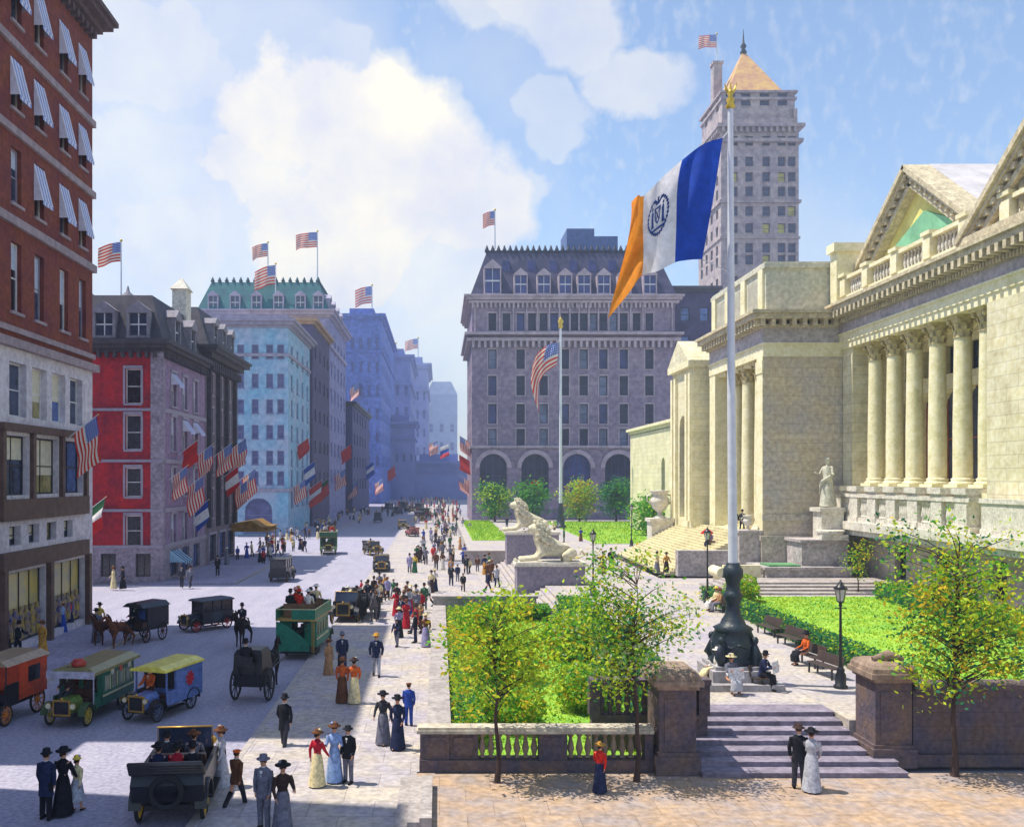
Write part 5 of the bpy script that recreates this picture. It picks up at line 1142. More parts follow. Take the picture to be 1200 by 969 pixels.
def hoodpart(t,y0,y1,w,z0,z1,m,wf=None):
    wf=wf or w*.85; b=MB()
    def ring(y,w,z1): return [(-w,y,z0),(w,y,z0),(w,y,lerp(z0,z1,.7)),(w*.6,y,z1),(-w*.6,y,z1),(-w,y,lerp(z0,z1,.7))]
    b.loft([ring(y0,w,z1+.05),ring(y1,wf,z1)],0,True,False); build(b,'hood',m,t,True)
    b=MB(); b.box(-wf-.02,wf+.02,y1,y1+.08,z0-.08,z1+.04); b.lathe([(.05,0),(.06,.08),(.02,.1)],(0,y1+.04,z1+.04),8); r_=build(b,'radiator',BRASS,t,True)
    b=MB(); b.box(-wf+.05,wf-.05,y1+.081,y1+.09,z0,z1-.03); build(b,'grille',BLK,r_,True)
def motor(kind,label,loc,rz,body,wheelc,roofc=None,group=None,trim=None,s=1.0,name=None):
    B=paint(body); Wm=paint(wheelc); Rm=paint(roofc or body); t=thing(name or {'sedan':'closed_car','tourer':'touring_car','van':'delivery_van'}[kind],label,{'sedan':'car','tourer':'car','van':'van'}[kind],loc,rz,group); t.scale=(s,)*3
    for x in (-.72,.72):
        for y in (-1.2,1.3): wheel(t,x,y,.43,Wm)
    b=MB(); b.box(-.5,.5,-1.75,1.75,.42,.54); b.path([(-.72,1.3,.43),(.72,1.3,.43)],.03,6); b.path([(-.72,-1.2,.43),(.72,-1.2,.43)],.04,6); b.box(-.86,-.55,-.7,.75,.34,.38); b.box(.55,.86,-.7,.75,.34,.38); build(b,'chassis',BLK,t,True)
    for x in (-.72,.72):
        for y in (-1.2,1.3): b=MB(); fender(b,x-.14,x+.14,y,.43,.5,10 if y>0 else 0,180); build(b,'fender',B if kind!='van' else BLK,t,True)
    hoodpart(t,.75,1.72,.42,.56,1.12,B)
    for x in (-.5,.5): lamp(t,x,1.72,.98)
    b=MB(); torus(b,(0,0,0),.19,.015,n=16); b.xf(Matrix.Translation((.3,.42,1.25))@Matrix.Rotation(rad(60),4,'X')@Matrix.Rotation(rad(90),4,'Z')); b.path([(.3,.6,.95),(.3,.42,1.25)],.015,6); build(b,'steering_wheel',BLK,t,True)
    if kind=='sedan':
        b=MB(); b.box(-.72,.72,-1.7,.74,.55,1.25)
        for x in (-.7,.64):
            for y in (-1.68,-.85,-.1,.66): b.box(x,x+.06,y,y+.07,1.25,1.98)
        build(b,'body',B,t,True)
        g=MB(); g.box(-.66,.66,-1.64,.7,1.26,1.97); build(g,'windows',GLD,t,True)
        b=MB(); b.loft([[(-.78,-1.78,1.98),(.78,-1.78,1.98),(.78,.95,1.98),(-.78,.95,1.98)],[(-.78,-1.78,2.06),(.78,-1.78,2.06),(.78,.95,2.06),(-.78,.95,2.06)],[(-.6,-1.6,2.16),(.6,-1.6,2.16),(.6,.8,2.14),(-.6,.8,2.14)]],0,True,False); build(b,'roof',Rm,t,True)
        for x in (-.725,.725): b=MB(); b.box(min(x,x*1.01),max(x,x*1.01),-.75,-.05,.6,1.22); build(b,'door',Rm,t,True)
    elif kind=='tourer':
        b=MB(); b.box(-.72,.72,-1.6,.74,.5,.62); b.box(-.78,-.68,-1.6,.74,.62,1.12); b.box(.68,.78,-1.6,.74,.62,1.12); b.box(-.67,.67,.66,.74,.62,1.14)
        b.loft([[(-.78,-1.6,.6),(.78,-1.6,.6),(.78,-1.72,.6),(-.78,-1.72,.6)],[(-.8,-1.62,1.0),(.8,-1.62,1.0),(.8,-1.84,1.0),(-.8,-1.84,1.0)],[(-.78,-1.6,1.28),(.78,-1.6,1.28),(.78,-1.72,1.28),(-.78,-1.72,1.28)]],0,True,False); build(b,'body',B,t,True)
        for y in (-1.35,-.2): b=MB(); b.box(-.66,.66,y-.05,y+.5,.62,.92); b.loft([[(-.66,y-.05,.9),(.66,y-.05,.9),(.66,y-.2,.9),(-.66,y-.2,.9)],[(-.64,y-.14,1.3),(.64,y-.14,1.3),(.64,y-.26,1.28),(-.64,y-.26,1.28)]],0,True,False); build(b,'seat',paint((78,48,40)),t,True)
        b=MB(); b.path([(-.66,.72,1.12),(-.66,.62,1.66),(.66,.62,1.66),(.66,.72,1.12)],.025,6); w_=build(b,'windscreen',BRASS,t,True)
        g=MB(); g.face([(-.64,.71,1.13),(.64,.71,1.13),(.64,.63,1.64),(-.64,.63,1.64)]); build(g,'pane',GL,w_,True)
        b=MB()
        for k in range(4): b.path([(-.76,-1.6,1.2+.02*k),(-.78,-1.95-.05*k,1.34+.07*k),(.78,-1.95-.05*k,1.34+.07*k),(.76,-1.6,1.2+.02*k)],.06,6)
        build(b,'folded_hood',Rm,t,True)
        b=MB(); torus(b,(0,0,0),.33,.07); b.xf(Matrix.Translation((0,-1.95,.88))@Matrix.Rotation(rad(90),4,'Z')); build(b,'spare_tyre',TYRE,t,True)
    else:
        b=MB(); b.box(-.82,.82,-1.95,.1,.56,2.0); b.box(-.8,-.74,.1,.74,.56,1.15); b.box(.74,.8,.1,.74,.56,1.15)
        for x in (-.78,.72): b.box(x,x+.06,.68,.74,1.15,1.98)
        build(b,'body',B,t,True)
        b=MB(); b.loft([[(-.9,-2.02,2.0),(.9,-2.02,2.0),(.9,1.0,2.0),(-.9,1.0,2.0)],[(-.88,-2.0,2.08),(.88,-2.0,2.08),(.88,.98,2.08),(-.88,.98,2.08)],[(-.5,-1.9,2.24),(.5,-1.9,2.24),(.5,.9,2.2),(-.5,.9,2.2)]],0,True,False); build(b,'roof',Rm,t,True)
        b=MB(); b.box(-.7,.7,.15,.55,.6,.95); build(b,'seat',paint((78,48,40)),t,True)
        b=MB(); b.box(-.72,.72,.1,.12,1.15,1.95); build(b,'bulkhead',BLK,t,True)
        for sx in (-1,1):   # red emblem of crossed strokes on the flank
            b=MB(); X_=sx*.823; c=Vector((X_,-.95,1.42))
            for a in (20,65,110,155): 
                d_=Vector((0,math.cos(rad(a)),math.sin(rad(a))))*.32; e_=Vector((0,-d_.z,d_.y)).normalized()*.07
                b.hexa([c-d_-e_,c+d_-e_,c+d_+e_,c-d_+e_],[p+Vector((sx*.006+sx*.002*a/60,0,0)) for p in (c-d_-e_,c+d_-e_,c+d_+e_,c-d_+e_)])
            build(b,'emblem',mat('emblem_red',(176,30,44),.6,.2,4,.05),t,True)
    return t
def motorbus(label,loc,rz,green,roofc,deck,wheelc,group=None,s=1.0):
    B=paint(green); W_=paint((206,196,150)); t=thing('motor_bus',label,'bus',loc,rz,group); t.scale=(s,)*3
    for x in (-.85,.85):
        wheel(t,x,-1.5,.5,paint(wheelc),.07); wheel(t,x,1.75,.46,paint(wheelc),.06)
    b=MB(); b.box(-.5,.5,-2.6,2.3,.5,.64); b.path([(-.85,-1.5,.5),(.85,-1.5,.5)],.05,6); b.path([(-.85,1.75,.46),(.85,1.75,.46)],.04,6); b.box(-.95,.95,-3.0,-2.4,.38,.44); build(b,'chassis',BLK,t,True)
    for x in (-.85,.85): b=MB(); fender(b,x-.16,x+.16,1.75,.46,.55,10,175); build(b,'fender',paint((60,84,52)),t,True)
    hoodpart(t,1.35,2.3,.44,.64,1.2,paint((96,120,56)))
    for x in (-.55,.55): lamp(t,x,2.3,1.0,.13)
    ops=[(y,y+.58,1.22,1.9) for y in (-2.2,-1.5,-.8,-.1)]
    b=MB(); facade(b,'E',1.02,-2.4,.7,.64,2.12,ops,.08); facade(b,'W',-1.02,-2.4,.7,.64,2.12,ops,.08)
    facade(b,'S',-2.4,-1.02,1.02,.64,2.12,[(-.35,.35,.66,1.95)],.06); facade(b,'N',.7,-1.02,1.02,.64,2.12,[(-.75,-.1,1.2,1.9),(.1,.75,1.2,1.9)],.06); b.box(-1.0,1.0,-2.38,.68,.64,.7); b.box(-.98,-.9,.7,1.3,.64,1.15); b.box(.9,.98,.7,1.3,.64,1.15); build(b,'saloon',B,t,True)
    for o in ops:
        for k,c in (('E',1.02),('W',-1.02)):
            g=MB(); a,c2=(c-.06 if k=='E' else c+.06),0; g.box(min(a,a+.005),max(a,a+.005),o[0],o[1],o[2],o[3]); g.box(min(a,c)+.01,max(a,c)-.012,o[0],o[0]+.04,o[2],o[3],1); g.box(min(a,c)+.01,max(a,c)-.012,o[1]-.04,o[1],o[2],o[3],1); build(g,'window',[GLS if not deck else GLD,W_],t,True)
    b=MB(); b.box(-1.045,-1.021,-2.4,.7,1.02,1.1); b.box(1.021,1.045,-2.4,.7,1.02,1.1); build(b,'lining',W_,t,True)
    b=MB(); b.box(-.6,.6,.75,1.1,.66,1.0); b.box(-.6,.6,.72,.8,1.0,1.4); build(b,'driver_seat',paint((78,48,40)),t,True)
    if deck:
        b=MB(); b.box(-1.08,1.08,-3.0,1.3,2.12,2.2); b.box(-.9,.9,-.0,.0001,2.2,2.2001); build(b,'upper_floor',paint(roofc),t,True)
        b=MB(); b.box(-1.08,-1.03,-3.0,1.3,2.2,2.72); b.box(1.03,1.08,-3.0,1.3,2.2,2.72); b.box(-1.02,1.02,1.25,1.3,2.2,2.72); b.box(-.2,1.02,-3.0,-2.95,2.2,2.72); build(b,'deck_panel',B,t,True)
        b=MB(); b.path([(-1.05,1.27,2.74),(-1.05,-2.97,2.74),(1.05,-2.97,2.74),(1.05,1.27,2.74),(-1.05,1.27,2.74)],.03,6); build(b,'rail',W_,t,True)
        for y in (-2.2,-1.4,-.6,.2): b=MB(); b.box(-.85,.85,y,y+.36,2.2,2.55); b.box(-.85,.85,y-.05,y,2.2,2.95); build(b,'bench',paint((120,88,60)),t,True)
        # curved outside stair with its dark green sweeping guard
        for k in range(8):
            b=MB(); f=k/8; x=lerp(-.85,.55,f); b.box(x,x+.26,-2.98,-2.42,.48+f*1.68,.53+f*1.68); build(b,'stair_step',BLK,t,True)
        b=MB(); n=10
        for k in range(n):
            x0_,x1_=lerp(-1.05,.75,k/n),lerp(-1.05,.75,(k+1)/n); z0_,z1_=lerp(1.95,.62,(k/n)**1.0),lerp(1.95,.62,((k+1)/n)); za=2.12 if False else None
            f0,f1=(k/n)**1.4,((k+1)/n)**1.4; t0,t1=lerp(2.1,.95,f0),lerp(2.1,.95,f1)
            b.hexa([(x0_,-3.04,.5),(x1_,-3.04,.5),(x1_,-3.0,.5),(x0_,-3.0,.5)],[(x0_,-3.04,t0),(x1_,-3.04,t1),(x1_,-3.0,t1),(x0_,-3.0,t0)])
        build(b,'stair_guard',B,t,True)
        b=MB(); b.path([(1.0,-2.97,.42),(1.0,-2.97,2.2)],.025,6); b.path([(.9,-2.97,.42),(.9,-2.97,2.2)],.02,6); build(b,'grab_pole',BRASS,t,True)
    else:
        b=MB(); b.loft([[(-1.12,-2.9,2.12),(1.12,-2.9,2.12),(1.12,1.6,2.12),(-1.12,1.6,2.12)],[(-1.1,-2.88,2.24),(1.1,-2.88,2.24),(1.1,1.58,2.24),(-1.1,1.58,2.24)],[(-.7,-2.7,2.45),(.7,-2.7,2.45),(.7,1.3,2.4),(-.7,1.3,2.4)]],0,True,False); build(b,'roof',paint(roofc),t,True)
        b=MB(); b.box(-1.1,1.1,1.6,1.66,2.0,2.3); b.path([(-1.0,1.5,.9),(-1.0,1.5,2.1)],.03,6); b.path([(1.0,1.5,.9),(1.0,1.5,2.1)],.03,6); build(b,'canopy_board',paint((170,170,190)),t,True)
        for sx in (-1,1):
            for k,cc in enumerate(((214,206,190),(206,70,50),(214,206,190))):
                b=MB(); b.lathe([(.17,0),(.17,.012)],(0,0,0),14); b.xf(Matrix.Translation((sx*1.022,-1.9+k*.85,2.02))@Matrix.Rotation(sx*math.pi/2,4,'Y')); build(b,'side_disc',paint(cc),t,True)
        b=MB(); b.lathe([(.3,0),(.34,.15),(.2,.3)],(0,0,0),10); b.xf(Matrix.Translation((0,.9,2.42))); build(b,'roof_bundle',paint((170,50,40)),t,True)
    return t
def horse(label,loc,rz,rgb,group=None,gait=0,s=1.0):
    V=Vector; st=[1,-1][gait]
    pts=[('rump',V((0,-.62,1.32)),(.24,.26),None),('belly',V((0,-.05,1.24)),(.25,.3),'rump'),('chest',V((0,.52,1.26)),(.22,.3),'belly'),('n1',V((0,.82,1.58)),(.13,.18),'chest'),('n2',V((0,1.02,1.88)),(.09,.13),'n1'),('h1',V((0,1.16,1.95)),(.09,.11),'n2'),('h2',V((0,1.36,1.78)),(.06,.07),'h1'),('h3',V((0,1.48,1.66)),(.05,.05),'h2')]
    for sx,n_,o_ in ((-1,'L',.16*st),(1,'R',-.16*st)):
        pts+=[('fs'+n_,V((sx*.16,.5,1.0)),.12,'chest'),('fk'+n_,V((sx*.16,.52+o_,.58)),.06,'fs'+n_),('ff'+n_,V((sx*.16,.5+o_*.7,.14)),.04,'fk'+n_),('fh'+n_,V((sx*.16,.55+o_*.7,.05)),.055,'ff'+n_)]
        pts+=[('ht'+n_,V((sx*.17,-.5,.98)),.15,'rump'),('hk'+n_,V((sx*.17,-.78-o_,.6)),.065,'ht'+n_),('hf'+n_,V((sx*.17,-.66-o_,.14)),.042,'hk'+n_),('hh'+n_,V((sx*.17,-.6-o_,.05)),.055,'hf'+n_)]
    b=skin(pts,'horse'); 
    for sx in (-1,1): b.path([(sx*.05,1.1,2.03),(sx*.06,1.1,2.15)],[.03,.008],6)
    t=build(b,'horse',cloth(rgb),None,True); t.location=loc; t.rotation_euler=(0,0,rz); t.scale=(s,)*3; tag(t,label,'horse',group)
    b=MB(); b.path([(0,.98,2.08),(0,.82,1.9),(0,.66,1.66)],[.04,.07,.05],6); build(b,'mane',cloth((24,20,22)),t,True)
    b=MB(); b.path([(0,-.84,1.42),(0,-.98,1.2),(0,-.98,.7)],[.05,.07,.02],6); build(b,'tail',cloth((24,20,22)),t,True)
    b=MB()
    for y,rr in ((.42,.34),(-.2,.36)): b.path([(rr*math.cos(a)*.82,y,1.25+rr*math.sin(a)) for a in [2*math.pi*k/12 for k in range(13)]],.025,5)
    b.path([(-.28,.42,1.3),(-.3,-.9,1.1)],.02,5); b.path([(.28,.42,1.3),(.3,-.9,1.1)],.02,5); build(b,'harness',BLK,t,True)
    return t
def rel(loc,rz,x,y,z): 
    c,s=math.cos(rz),math.sin(rz); return (loc[0]+c*x-s*y,loc[1]+s*x+c*y,loc[2]+z)
def rider(loc,rz,x,y,z,kind,top,low,hat,label,pose='ride',sc_=.98,detail=True): return person(kind,pose,rel(loc,rz,x,y,z),rz,top,low,hat,label,scale=sc_,detail=detail)
# near covered bus
L0=GR(104,838); r0=rad(173); motorbus('green motor bus with an olive roof and brass radiator, nearest on the left',L0,r0,(30,92,72),(122,116,72),False,(196,170,60),s=.86)
rider(L0,r0,.3,.95,.62,'coatman','dark brown','charcoal','black','driver in dark brown coat at the wheel of the olive roofed bus')
for i,(x,y,c,lab) in enumerate(((.5,-.3,'orange','passenger in orange seen through the side of the olive roofed bus'),(.5,-1.1,'white','passenger in white seen through the side of the olive roofed bus'),(.5,-1.9,'pink','passenger in pink at the rear inside the olive roofed bus'))): rider(L0,r0,x,y,.45,'woman',c,c,'tan',lab,'sit')
# blue van
L0=GR(189,836); r0=rad(162); motor('van','blue delivery van with a yellow roof and a red emblem on its flank',L0,r0,(92,116,176),(80,90,120),(216,204,84),s=.9)
rider(L0,r0,.3,.3,.5,'boy','orange','dark brown','brown','driver in orange jacket inside the blue delivery van')
# orange cart at the edge
L0=GR(2,842); r0=rad(172); t=thing('delivery_cart','orange bodied delivery cart with orange wheels cut by the left edge','cart',L0,r0); 
for x in (-.8,.8): wheel(t,x,-1.1,.52,paint((206,120,40))); wheel(t,x,1.0,.42,paint((206,120,40)))
OR=paint((204,72,34)); b=MB(); b.box(-.85,.85,-1.7,.2,.8,2.2); build(b,'body',OR,t,True); b=MB(); b.box(-.7,.7,-1.7,1.4,.62,.79); build(b,'chassis',BLK,t,True)
b=MB(); b.loft([[(-.95,-1.8,2.2),(.95,-1.8,2.2),(.95,1.1,2.2),(-.95,1.1,2.2)],[(-.6,-1.7,2.42),(.6,-1.7,2.42),(.6,1.0,2.38),(-.6,1.0,2.38)]],0,True,False); build(b,'roof',paint((150,124,96)),t,True)
b=MB(); b.box(-.8,.8,.2,.9,.8,1.15); b.box(-.84,-.78,.2,1.05,.8,1.5); b.box(.78,.84,.2,1.05,.8,1.5)
for x in (-.82,.82): b.path([(x,1.0,1.5),(x,1.0,2.2)],.03,6)
build(b,'driver_box',BLK,t,True); b=MB(); b.box(.851,.858,-1.2,-.4,1.35,1.95); b.box(-.858,-.851,-1.2,-.4,1.35,1.95); build(b,'side_window',GLD,t,True)
# black wagon with two brown horses
L0=GR(170,750); r0=rad(152); t=thing('covered_wagon','black covered wagon drawn by two brown horses near the shop corner','wagon',L0,r0); t.scale=(.85,.62,.85)
BK=paint((34,38,52))
for x in (-.85,.85): wheel(t,x,-1.0,.6,paint((90,34,34))); wheel(t,x,1.0,.5,paint((90,34,34)))
b=MB(); b.box(-.85,.85,-1.8,.8,.95,2.3); build(b,'body',BK,t,True); b=MB(); b.box(-.7,.7,-1.8,1.6,.78,.94); b.path([(0,1.5,.85),(0,4.2,1.0)],.04,6); build(b,'chassis',BLK,t,True)
b=MB(); b.loft([[(-.95,-1.9,2.3),(.95,-1.9,2.3),(.95,1.5,2.3),(-.95,1.5,2.3)],[(-.6,-1.8,2.6),(.6,-1.8,2.6),(.6,1.4,2.55),(-.6,1.4,2.55)]],0,True,False); build(b,'roof',BK,t,True)
b=MB(); b.box(-.8,.8,.8,1.4,.95,1.35); build(b,'driver_seat',paint((70,46,40)),t,True); b=MB(); b.box(-.6,.6,.801,.81,1.5,2.1); b.box(.851,.858,-1.2,-.2,1.5,2.0); build(b,'window',GLB,t,True)
rider(L0,r0,0,.7,.75,'coatman','black','black','black','driver in black on the box of the covered wagon')
horse('brown horse on the left shaft of the black covered wagon',rel(L0,r0,-.5,2.3,0),r0,(112,66,42),s=.92); horse('dark brown horse on the right shaft of the black covered wagon',rel(L0,r0,.5,2.4,0),r0,(84,50,36),gait=1,s=.92)
# black closed car with red wheels
L0=GR(242,737); motor('sedan','black closed car with red wheels turning across the junction',L0,rad(138),(32,42,56),(186,44,36),(44,58,76),s=.88)
# hansom cab
L0=GR(296,820); r0=rad(-8); t=thing('hansom_cab','tall black hansom cab seen from behind on the sunlit road','cab',L0,r0)
for x in (-.72,.72): wheel(t,x,0,.68,paint((40,40,48)))
HB=paint((26,26,34)); b=MB(); b.loft([[(-.55,-.5,.65),(.55,-.5,.65),(.55,.8,.55),(-.55,.8,.55)],[(-.62,-.62,1.2),(.62,-.62,1.2),(.62,.75,1.2),(-.62,.75,1.2)],[(-.6,-.55,2.0),(.6,-.55,2.0),(.6,.45,2.05),(-.6,.45,2.05)],[(-.5,-.45,2.16),(.5,-.45,2.16),(.5,.4,2.18),(-.5,.4,2.18)]],0,True,False); build(b,'body',HB,t,True)
b=MB(); b.box(-.35,.35,-1.05,-.62,1.62,1.72); b.box(-.35,.35,-1.1,-1.04,1.72,2.0); b.path([(-.3,-1.0,1.62),(-.3,-.6,1.1)],.03,6); b.path([(.3,-1.0,1.62),(.3,-.6,1.1)],.03,6); build(b,'driver_seat',BLK,t,True)
b=MB(); b.box(-.25,.25,-.632,-.622,1.5,1.85); build(b,'rear_window',GLD,t,True)
b=MB(); b.path([(-.5,.6,.7),(-.42,1.2,1.1),(-.38,3.2,1.2)],.035,6); b.path([(.5,.6,.7),(.42,1.2,1.1),(.38,3.2,1.2)],.035,6); b.path([(-.72,0,.68),(.72,0,.68)],.04,6); build(b,'shafts',BLK,t,True)
rider(L0,r0,0,-.85,1.25,'coatman','black','black','black','driver in black perched high behind the hansom cab')
horse('black horse harnessed in front of the hansom cab',rel(L0,r0,0,2.3,0),r0,(36,30,32))
horse('dark horse ridden ahead of the hansom cab',GR(284,757),rad(170),(50,38,36)); 
L1=GR(284,757); person('coatman','ride',(L1[0],L1[1],.92),rad(170),'charcoal','charcoal','black','rider in charcoal on the dark horse ahead of the hansom cab')
# double decker
L0=GR(361,762); r0=rad(-5); motorbus('green double decker bus with a curved rear stair and open top deck full of passengers',L0,r0,(22,120,92),(176,140,66),True,(60,60,60),s=.94)
for i,(x,y,kind,top,hat,lab) in enumerate(((-.5,-2.05,'coatman','black','black','man in black riding the rear bench of the open top deck'),(.0,-2.05,'woman','red','red','woman in red riding the rear bench of the open top deck'),(.5,-2.05,'woman','white','white','woman in white riding the rear bench of the open top deck'),
     (-.4,-1.25,'woman','red','pink','woman in red on the second bench of the open top deck'),(.45,-1.25,'coatman','charcoal','black','man in charcoal on the second bench of the open top deck'),(-.45,-.45,'man','brown','ochre','man in brown on the third bench of the open top deck'),(.4,.35,'woman','cream','white','woman in cream on the front bench of the open top deck'))):
    rider(L0,r0,x*.94,y*.94,2.08,kind,top,'grey',hat,lab,'sit')
# open carriage with horses at the crossing
L0=GR(409,726); r0=rad(-165+360); t=motor('tourer','large open black touring car laden with people at the pavement edge, mid street',L0,rad(175),(34,38,52),(150,120,50),(44,44,54),s=1.15)
for i,(x,y,z,kind,top,hat,lab) in enumerate(((.35,.05,.6,'coatman','black','black','driver in black of the laden touring car'),(-.35,.05,.6,'woman','grey','black','woman in grey on the front seat of the laden touring car'),(.3,-1.2,.65,'woman','lavender','white','woman in lavender on the back seat of the laden touring car'),(-.3,-1.2,.65,'coatman','navy','black','man in navy on the back seat of the laden touring car'))):
    rider(L0,rad(175),x,y,z,kind,top,'black',hat,lab)
L0=GR(432,722); r0=rad(182); t=thing('open_carriage','high black open carriage beside the laden touring car','carriage',L0,r0)
for x in (-.7,.7): wheel(t,x,-.9,.6,paint((60,50,50))); wheel(t,x,.9,.48,paint((60,50,50)))
b=MB(); b.loft([[(-.5,-1.2,.8),(.5,-1.2,.8),(.5,.7,.8),(-.5,.7,.8)],[(-.65,-1.4,1.4),(.65,-1.4,1.4),(.65,.8,1.3),(-.65,.8,1.3)]],0,True,False); build(b,'body',HB,t,True)
b=MB(); b.box(-.5,.5,.8,1.3,1.5,1.6); b.box(-.5,.5,.72,.8,1.5,1.9); b.path([(0,.9,1.5),(0,.8,.9)],.06,6); b.path([(0,1.2,.7),(0,3.4,1.0)],.04,6); build(b,'driver_seat',BLK,t,True)
rider(L0,r0,0,1.0,1.12,'coatman','charcoal','charcoal','black','coachman in charcoal on the high seat of the open carriage')
rider(L0,r0,.2,-.9,.9,'woman','white','cream','white','woman in white seated low in the open carriage')
horse('grey horse drawing the high open carriage',rel(L0,r0,-.45,2.6,0),r0,(96,92,100)); horse('black horse drawing the high open carriage',rel(L0,r0,.45,2.6,0),r0,(34,30,34),gait=1)
# foreground touring car
L0=GR(212,940); r0=rad(6); motor('tourer','open black touring car with yellow wheels and a spare tyre, parked in the foreground',L0,r0,(30,30,38),(214,170,50),(56,52,56),s=1.18)
for i,(x,y,z,kind,top,hat,lab) in enumerate(((-.4,.05,.6,'coatman','charcoal','black','driver in charcoal at the front left of the foreground touring car'),(.35,.05,.6,'woman','grey','brown','woman in grey at the front right of the foreground touring car'),(-.4,-1.2,.62,'woman','navy','black','woman in navy at the rear left of the foreground touring car'),(.1,-1.2,.62,'woman','crimson','black','woman in crimson at the middle rear of the foreground touring car'),(.5,-1.2,.62,'coatman','black','black','man in black at the rear right of the foreground touring car'))):
    rider(L0,r0,x,y,z,kind,top,'black',hat,lab)
# further traffic
motor('sedan','dark closed car seen from behind near the left pavement, beyond the red wheeled one',GR(331,680),rad(-4),(40,38,46),(96,70,40),(52,50,58))
L0=GR(385,649); motorbus('smaller looking green bus driving away by the pale block',L0,rad(186),(28,96,60),(150,110,60),True,(90,80,40),s=1.0)
for i,(x,y,c) in enumerate(((-.4,.3,'red'),(.4,-.5,'white'),(0,-1.3,'brown'),(-.5,-2.0,'ochre'))): rider(L0,rad(186),x,y,2.2,'woman',c,'grey','black','passenger in %s on top of the distant green bus'%c,'sit',detail=False)
motor('tourer','ochre trimmed open car in mid avenue, the farther of two close together',GR(437,650),rad(200),(58,50,40),(180,150,60),(40,40,40))
motor('tourer','black open car in mid avenue, the nearer of two close together',GR(447,670),rad(184),(32,32,40),(80,70,60),(40,40,48))
for (px,py,x,y,c) in ((437,650,0,-.9,'yellow'),(447,670,0,-.9,'black')): 
    Lq=GR(px,py); rider(Lq,rad(190),.3,.1,.55,'coatman','black','black','black','driver in black of the %s open car in mid avenue'%('ochre trimmed' if px==437 else 'nearer black'),detail=False)
n_=0
for px,py,kind,c in ((443,612,'sedan',(50,54,84)),(472,620,'tourer',(100,86,50)),(483,629,'tourer',(150,90,90)),(492,611,'sedan',(40,44,60)),(466,603,'sedan',(60,64,100)),(480,601,'tourer',(40,40,50)),(455,598,'sedan',(70,74,110)),(500,606,'van',(80,96,60)),(490,598,'sedan',(50,50,60)),(474,596,'sedan',(66,66,84))):
    motor(kind,'%s far down the avenue'%['indigo closed car near the left kerb','khaki open car heading this way','dusty pink open car','dark slate closed car','faint blue closed car left of centre','tiny black open car','faint violet closed car at the left kerb','olive delivery van','tiny grey closed car among the crowd','smoky closed car, faintest of all'][n_],GR(px,py),rad(180 if n_%2 else 0)+.1*n_,c,(70,60,50),group='traffic far down the avenue'); n_+=1

# ---------------------------------------------------------------- lions
def lion(label,plab,loc,s):
    V=Vector
    pts=[('rump',V((0,-1.15,.62)),(.42,.45),None),('belly',V((0,-.35,.62)),(.38,.42),'rump'),('chest',V((0,.45,.82)),(.42,.52),'belly'),('n1',V((0,.66,1.3)),(.46,.46),'chest'),('h0',V((0,.84,1.72)),(.36,.36),'n1'),('h1',V((0,1.12,1.74)),(.25,.25),'h0'),('h2',V((0,1.36,1.64)),(.17,.16),'h1')]
    for sx,n_ in ((-1,'L'),(1,'R')):
        pts+=[('f1'+n_,V((sx*.36,.62,.45)),.2,'chest'),('f2'+n_,V((sx*.36,.9,.18)),.14,'f1'+n_),('f3'+n_,V((sx*.36,1.6,.13)),.12,'f2'+n_),('f4'+n_,V((sx*.36,1.85,.11)),(.16,.11),'f3'+n_)]
        pts+=[('b1'+n_,V((sx*.42,-1.05,.5)),.3,'rump'),('b2'+n_,V((sx*.5,-.45,.3)),.17,'b1'+n_),('b3'+n_,V((sx*.5,-.95,.12)),.11,'b2'+n_),('b4'+n_,V((sx*.5,-.45,.1)),(.14,.1),'b3'+n_)]
    t=thing('lion_statue',label,'statue',loc,rad(90))
    t.scale=(s,)*3
    ST=mat('lion_stone',(196,190,170),.85,.16,1.5,.4,obj=True,rgb2=(214,206,176),fine=6)
    b=skin(pts,'body',2)
    for sx in (-1,1):
        b.ell((sx*.26,.95,2.1),(.09,.07,.12),0,8,6); b.ell((sx*.12,1.33,1.84),(.04,.03,.03),1,6,5)
        for k in range(4): b.ell((sx*.36-.11+k*.073,1.97,.07),(.04,.09,.07),0,6,5)
    b.ell((0,1.53,1.72),(.08,.05,.05),1,8,5); b.box(-.1,.1,1.42,1.515,1.54,1.56,1)
    build(b,'body',[ST,mat('carved_dark',(96,90,86),.9,.2,3,.2)],t,True)
    b=MB(); r=random.Random(4)
    for k in range(150):
        a=r.uniform(0,6.28); y=r.uniform(.35,1.02); z=1.95-abs(y-.95)*1.1
        cz=lerp(1.02,1.72,(y-.35)/.67); rr=lerp(.6,.5,(y-.35)/.67)
        c=V((math.cos(a)*rr,y-.12+r.uniform(-.1,.1),cz+math.sin(a)*rr*1.08)); e=c+V((math.cos(a)*.05,-.16,-.2)); b.path([c,c.lerp(e,.5)+V((math.cos(a)*.06,0,0)),e],[.11,.13,.03],6)
    build(b,'mane',ST,t,True)
    b=MB(); b.path([(0,-1.5,.6),(.3,-1.75,.3),(.62,-1.5,.12),(.7,-1.0,.1)],[.07,.06,.05,.05],8); b.ell((.7,-.9,.12),(.08,.16,.09),0,8,6); build(b,'tail',ST,t,True)
    return t
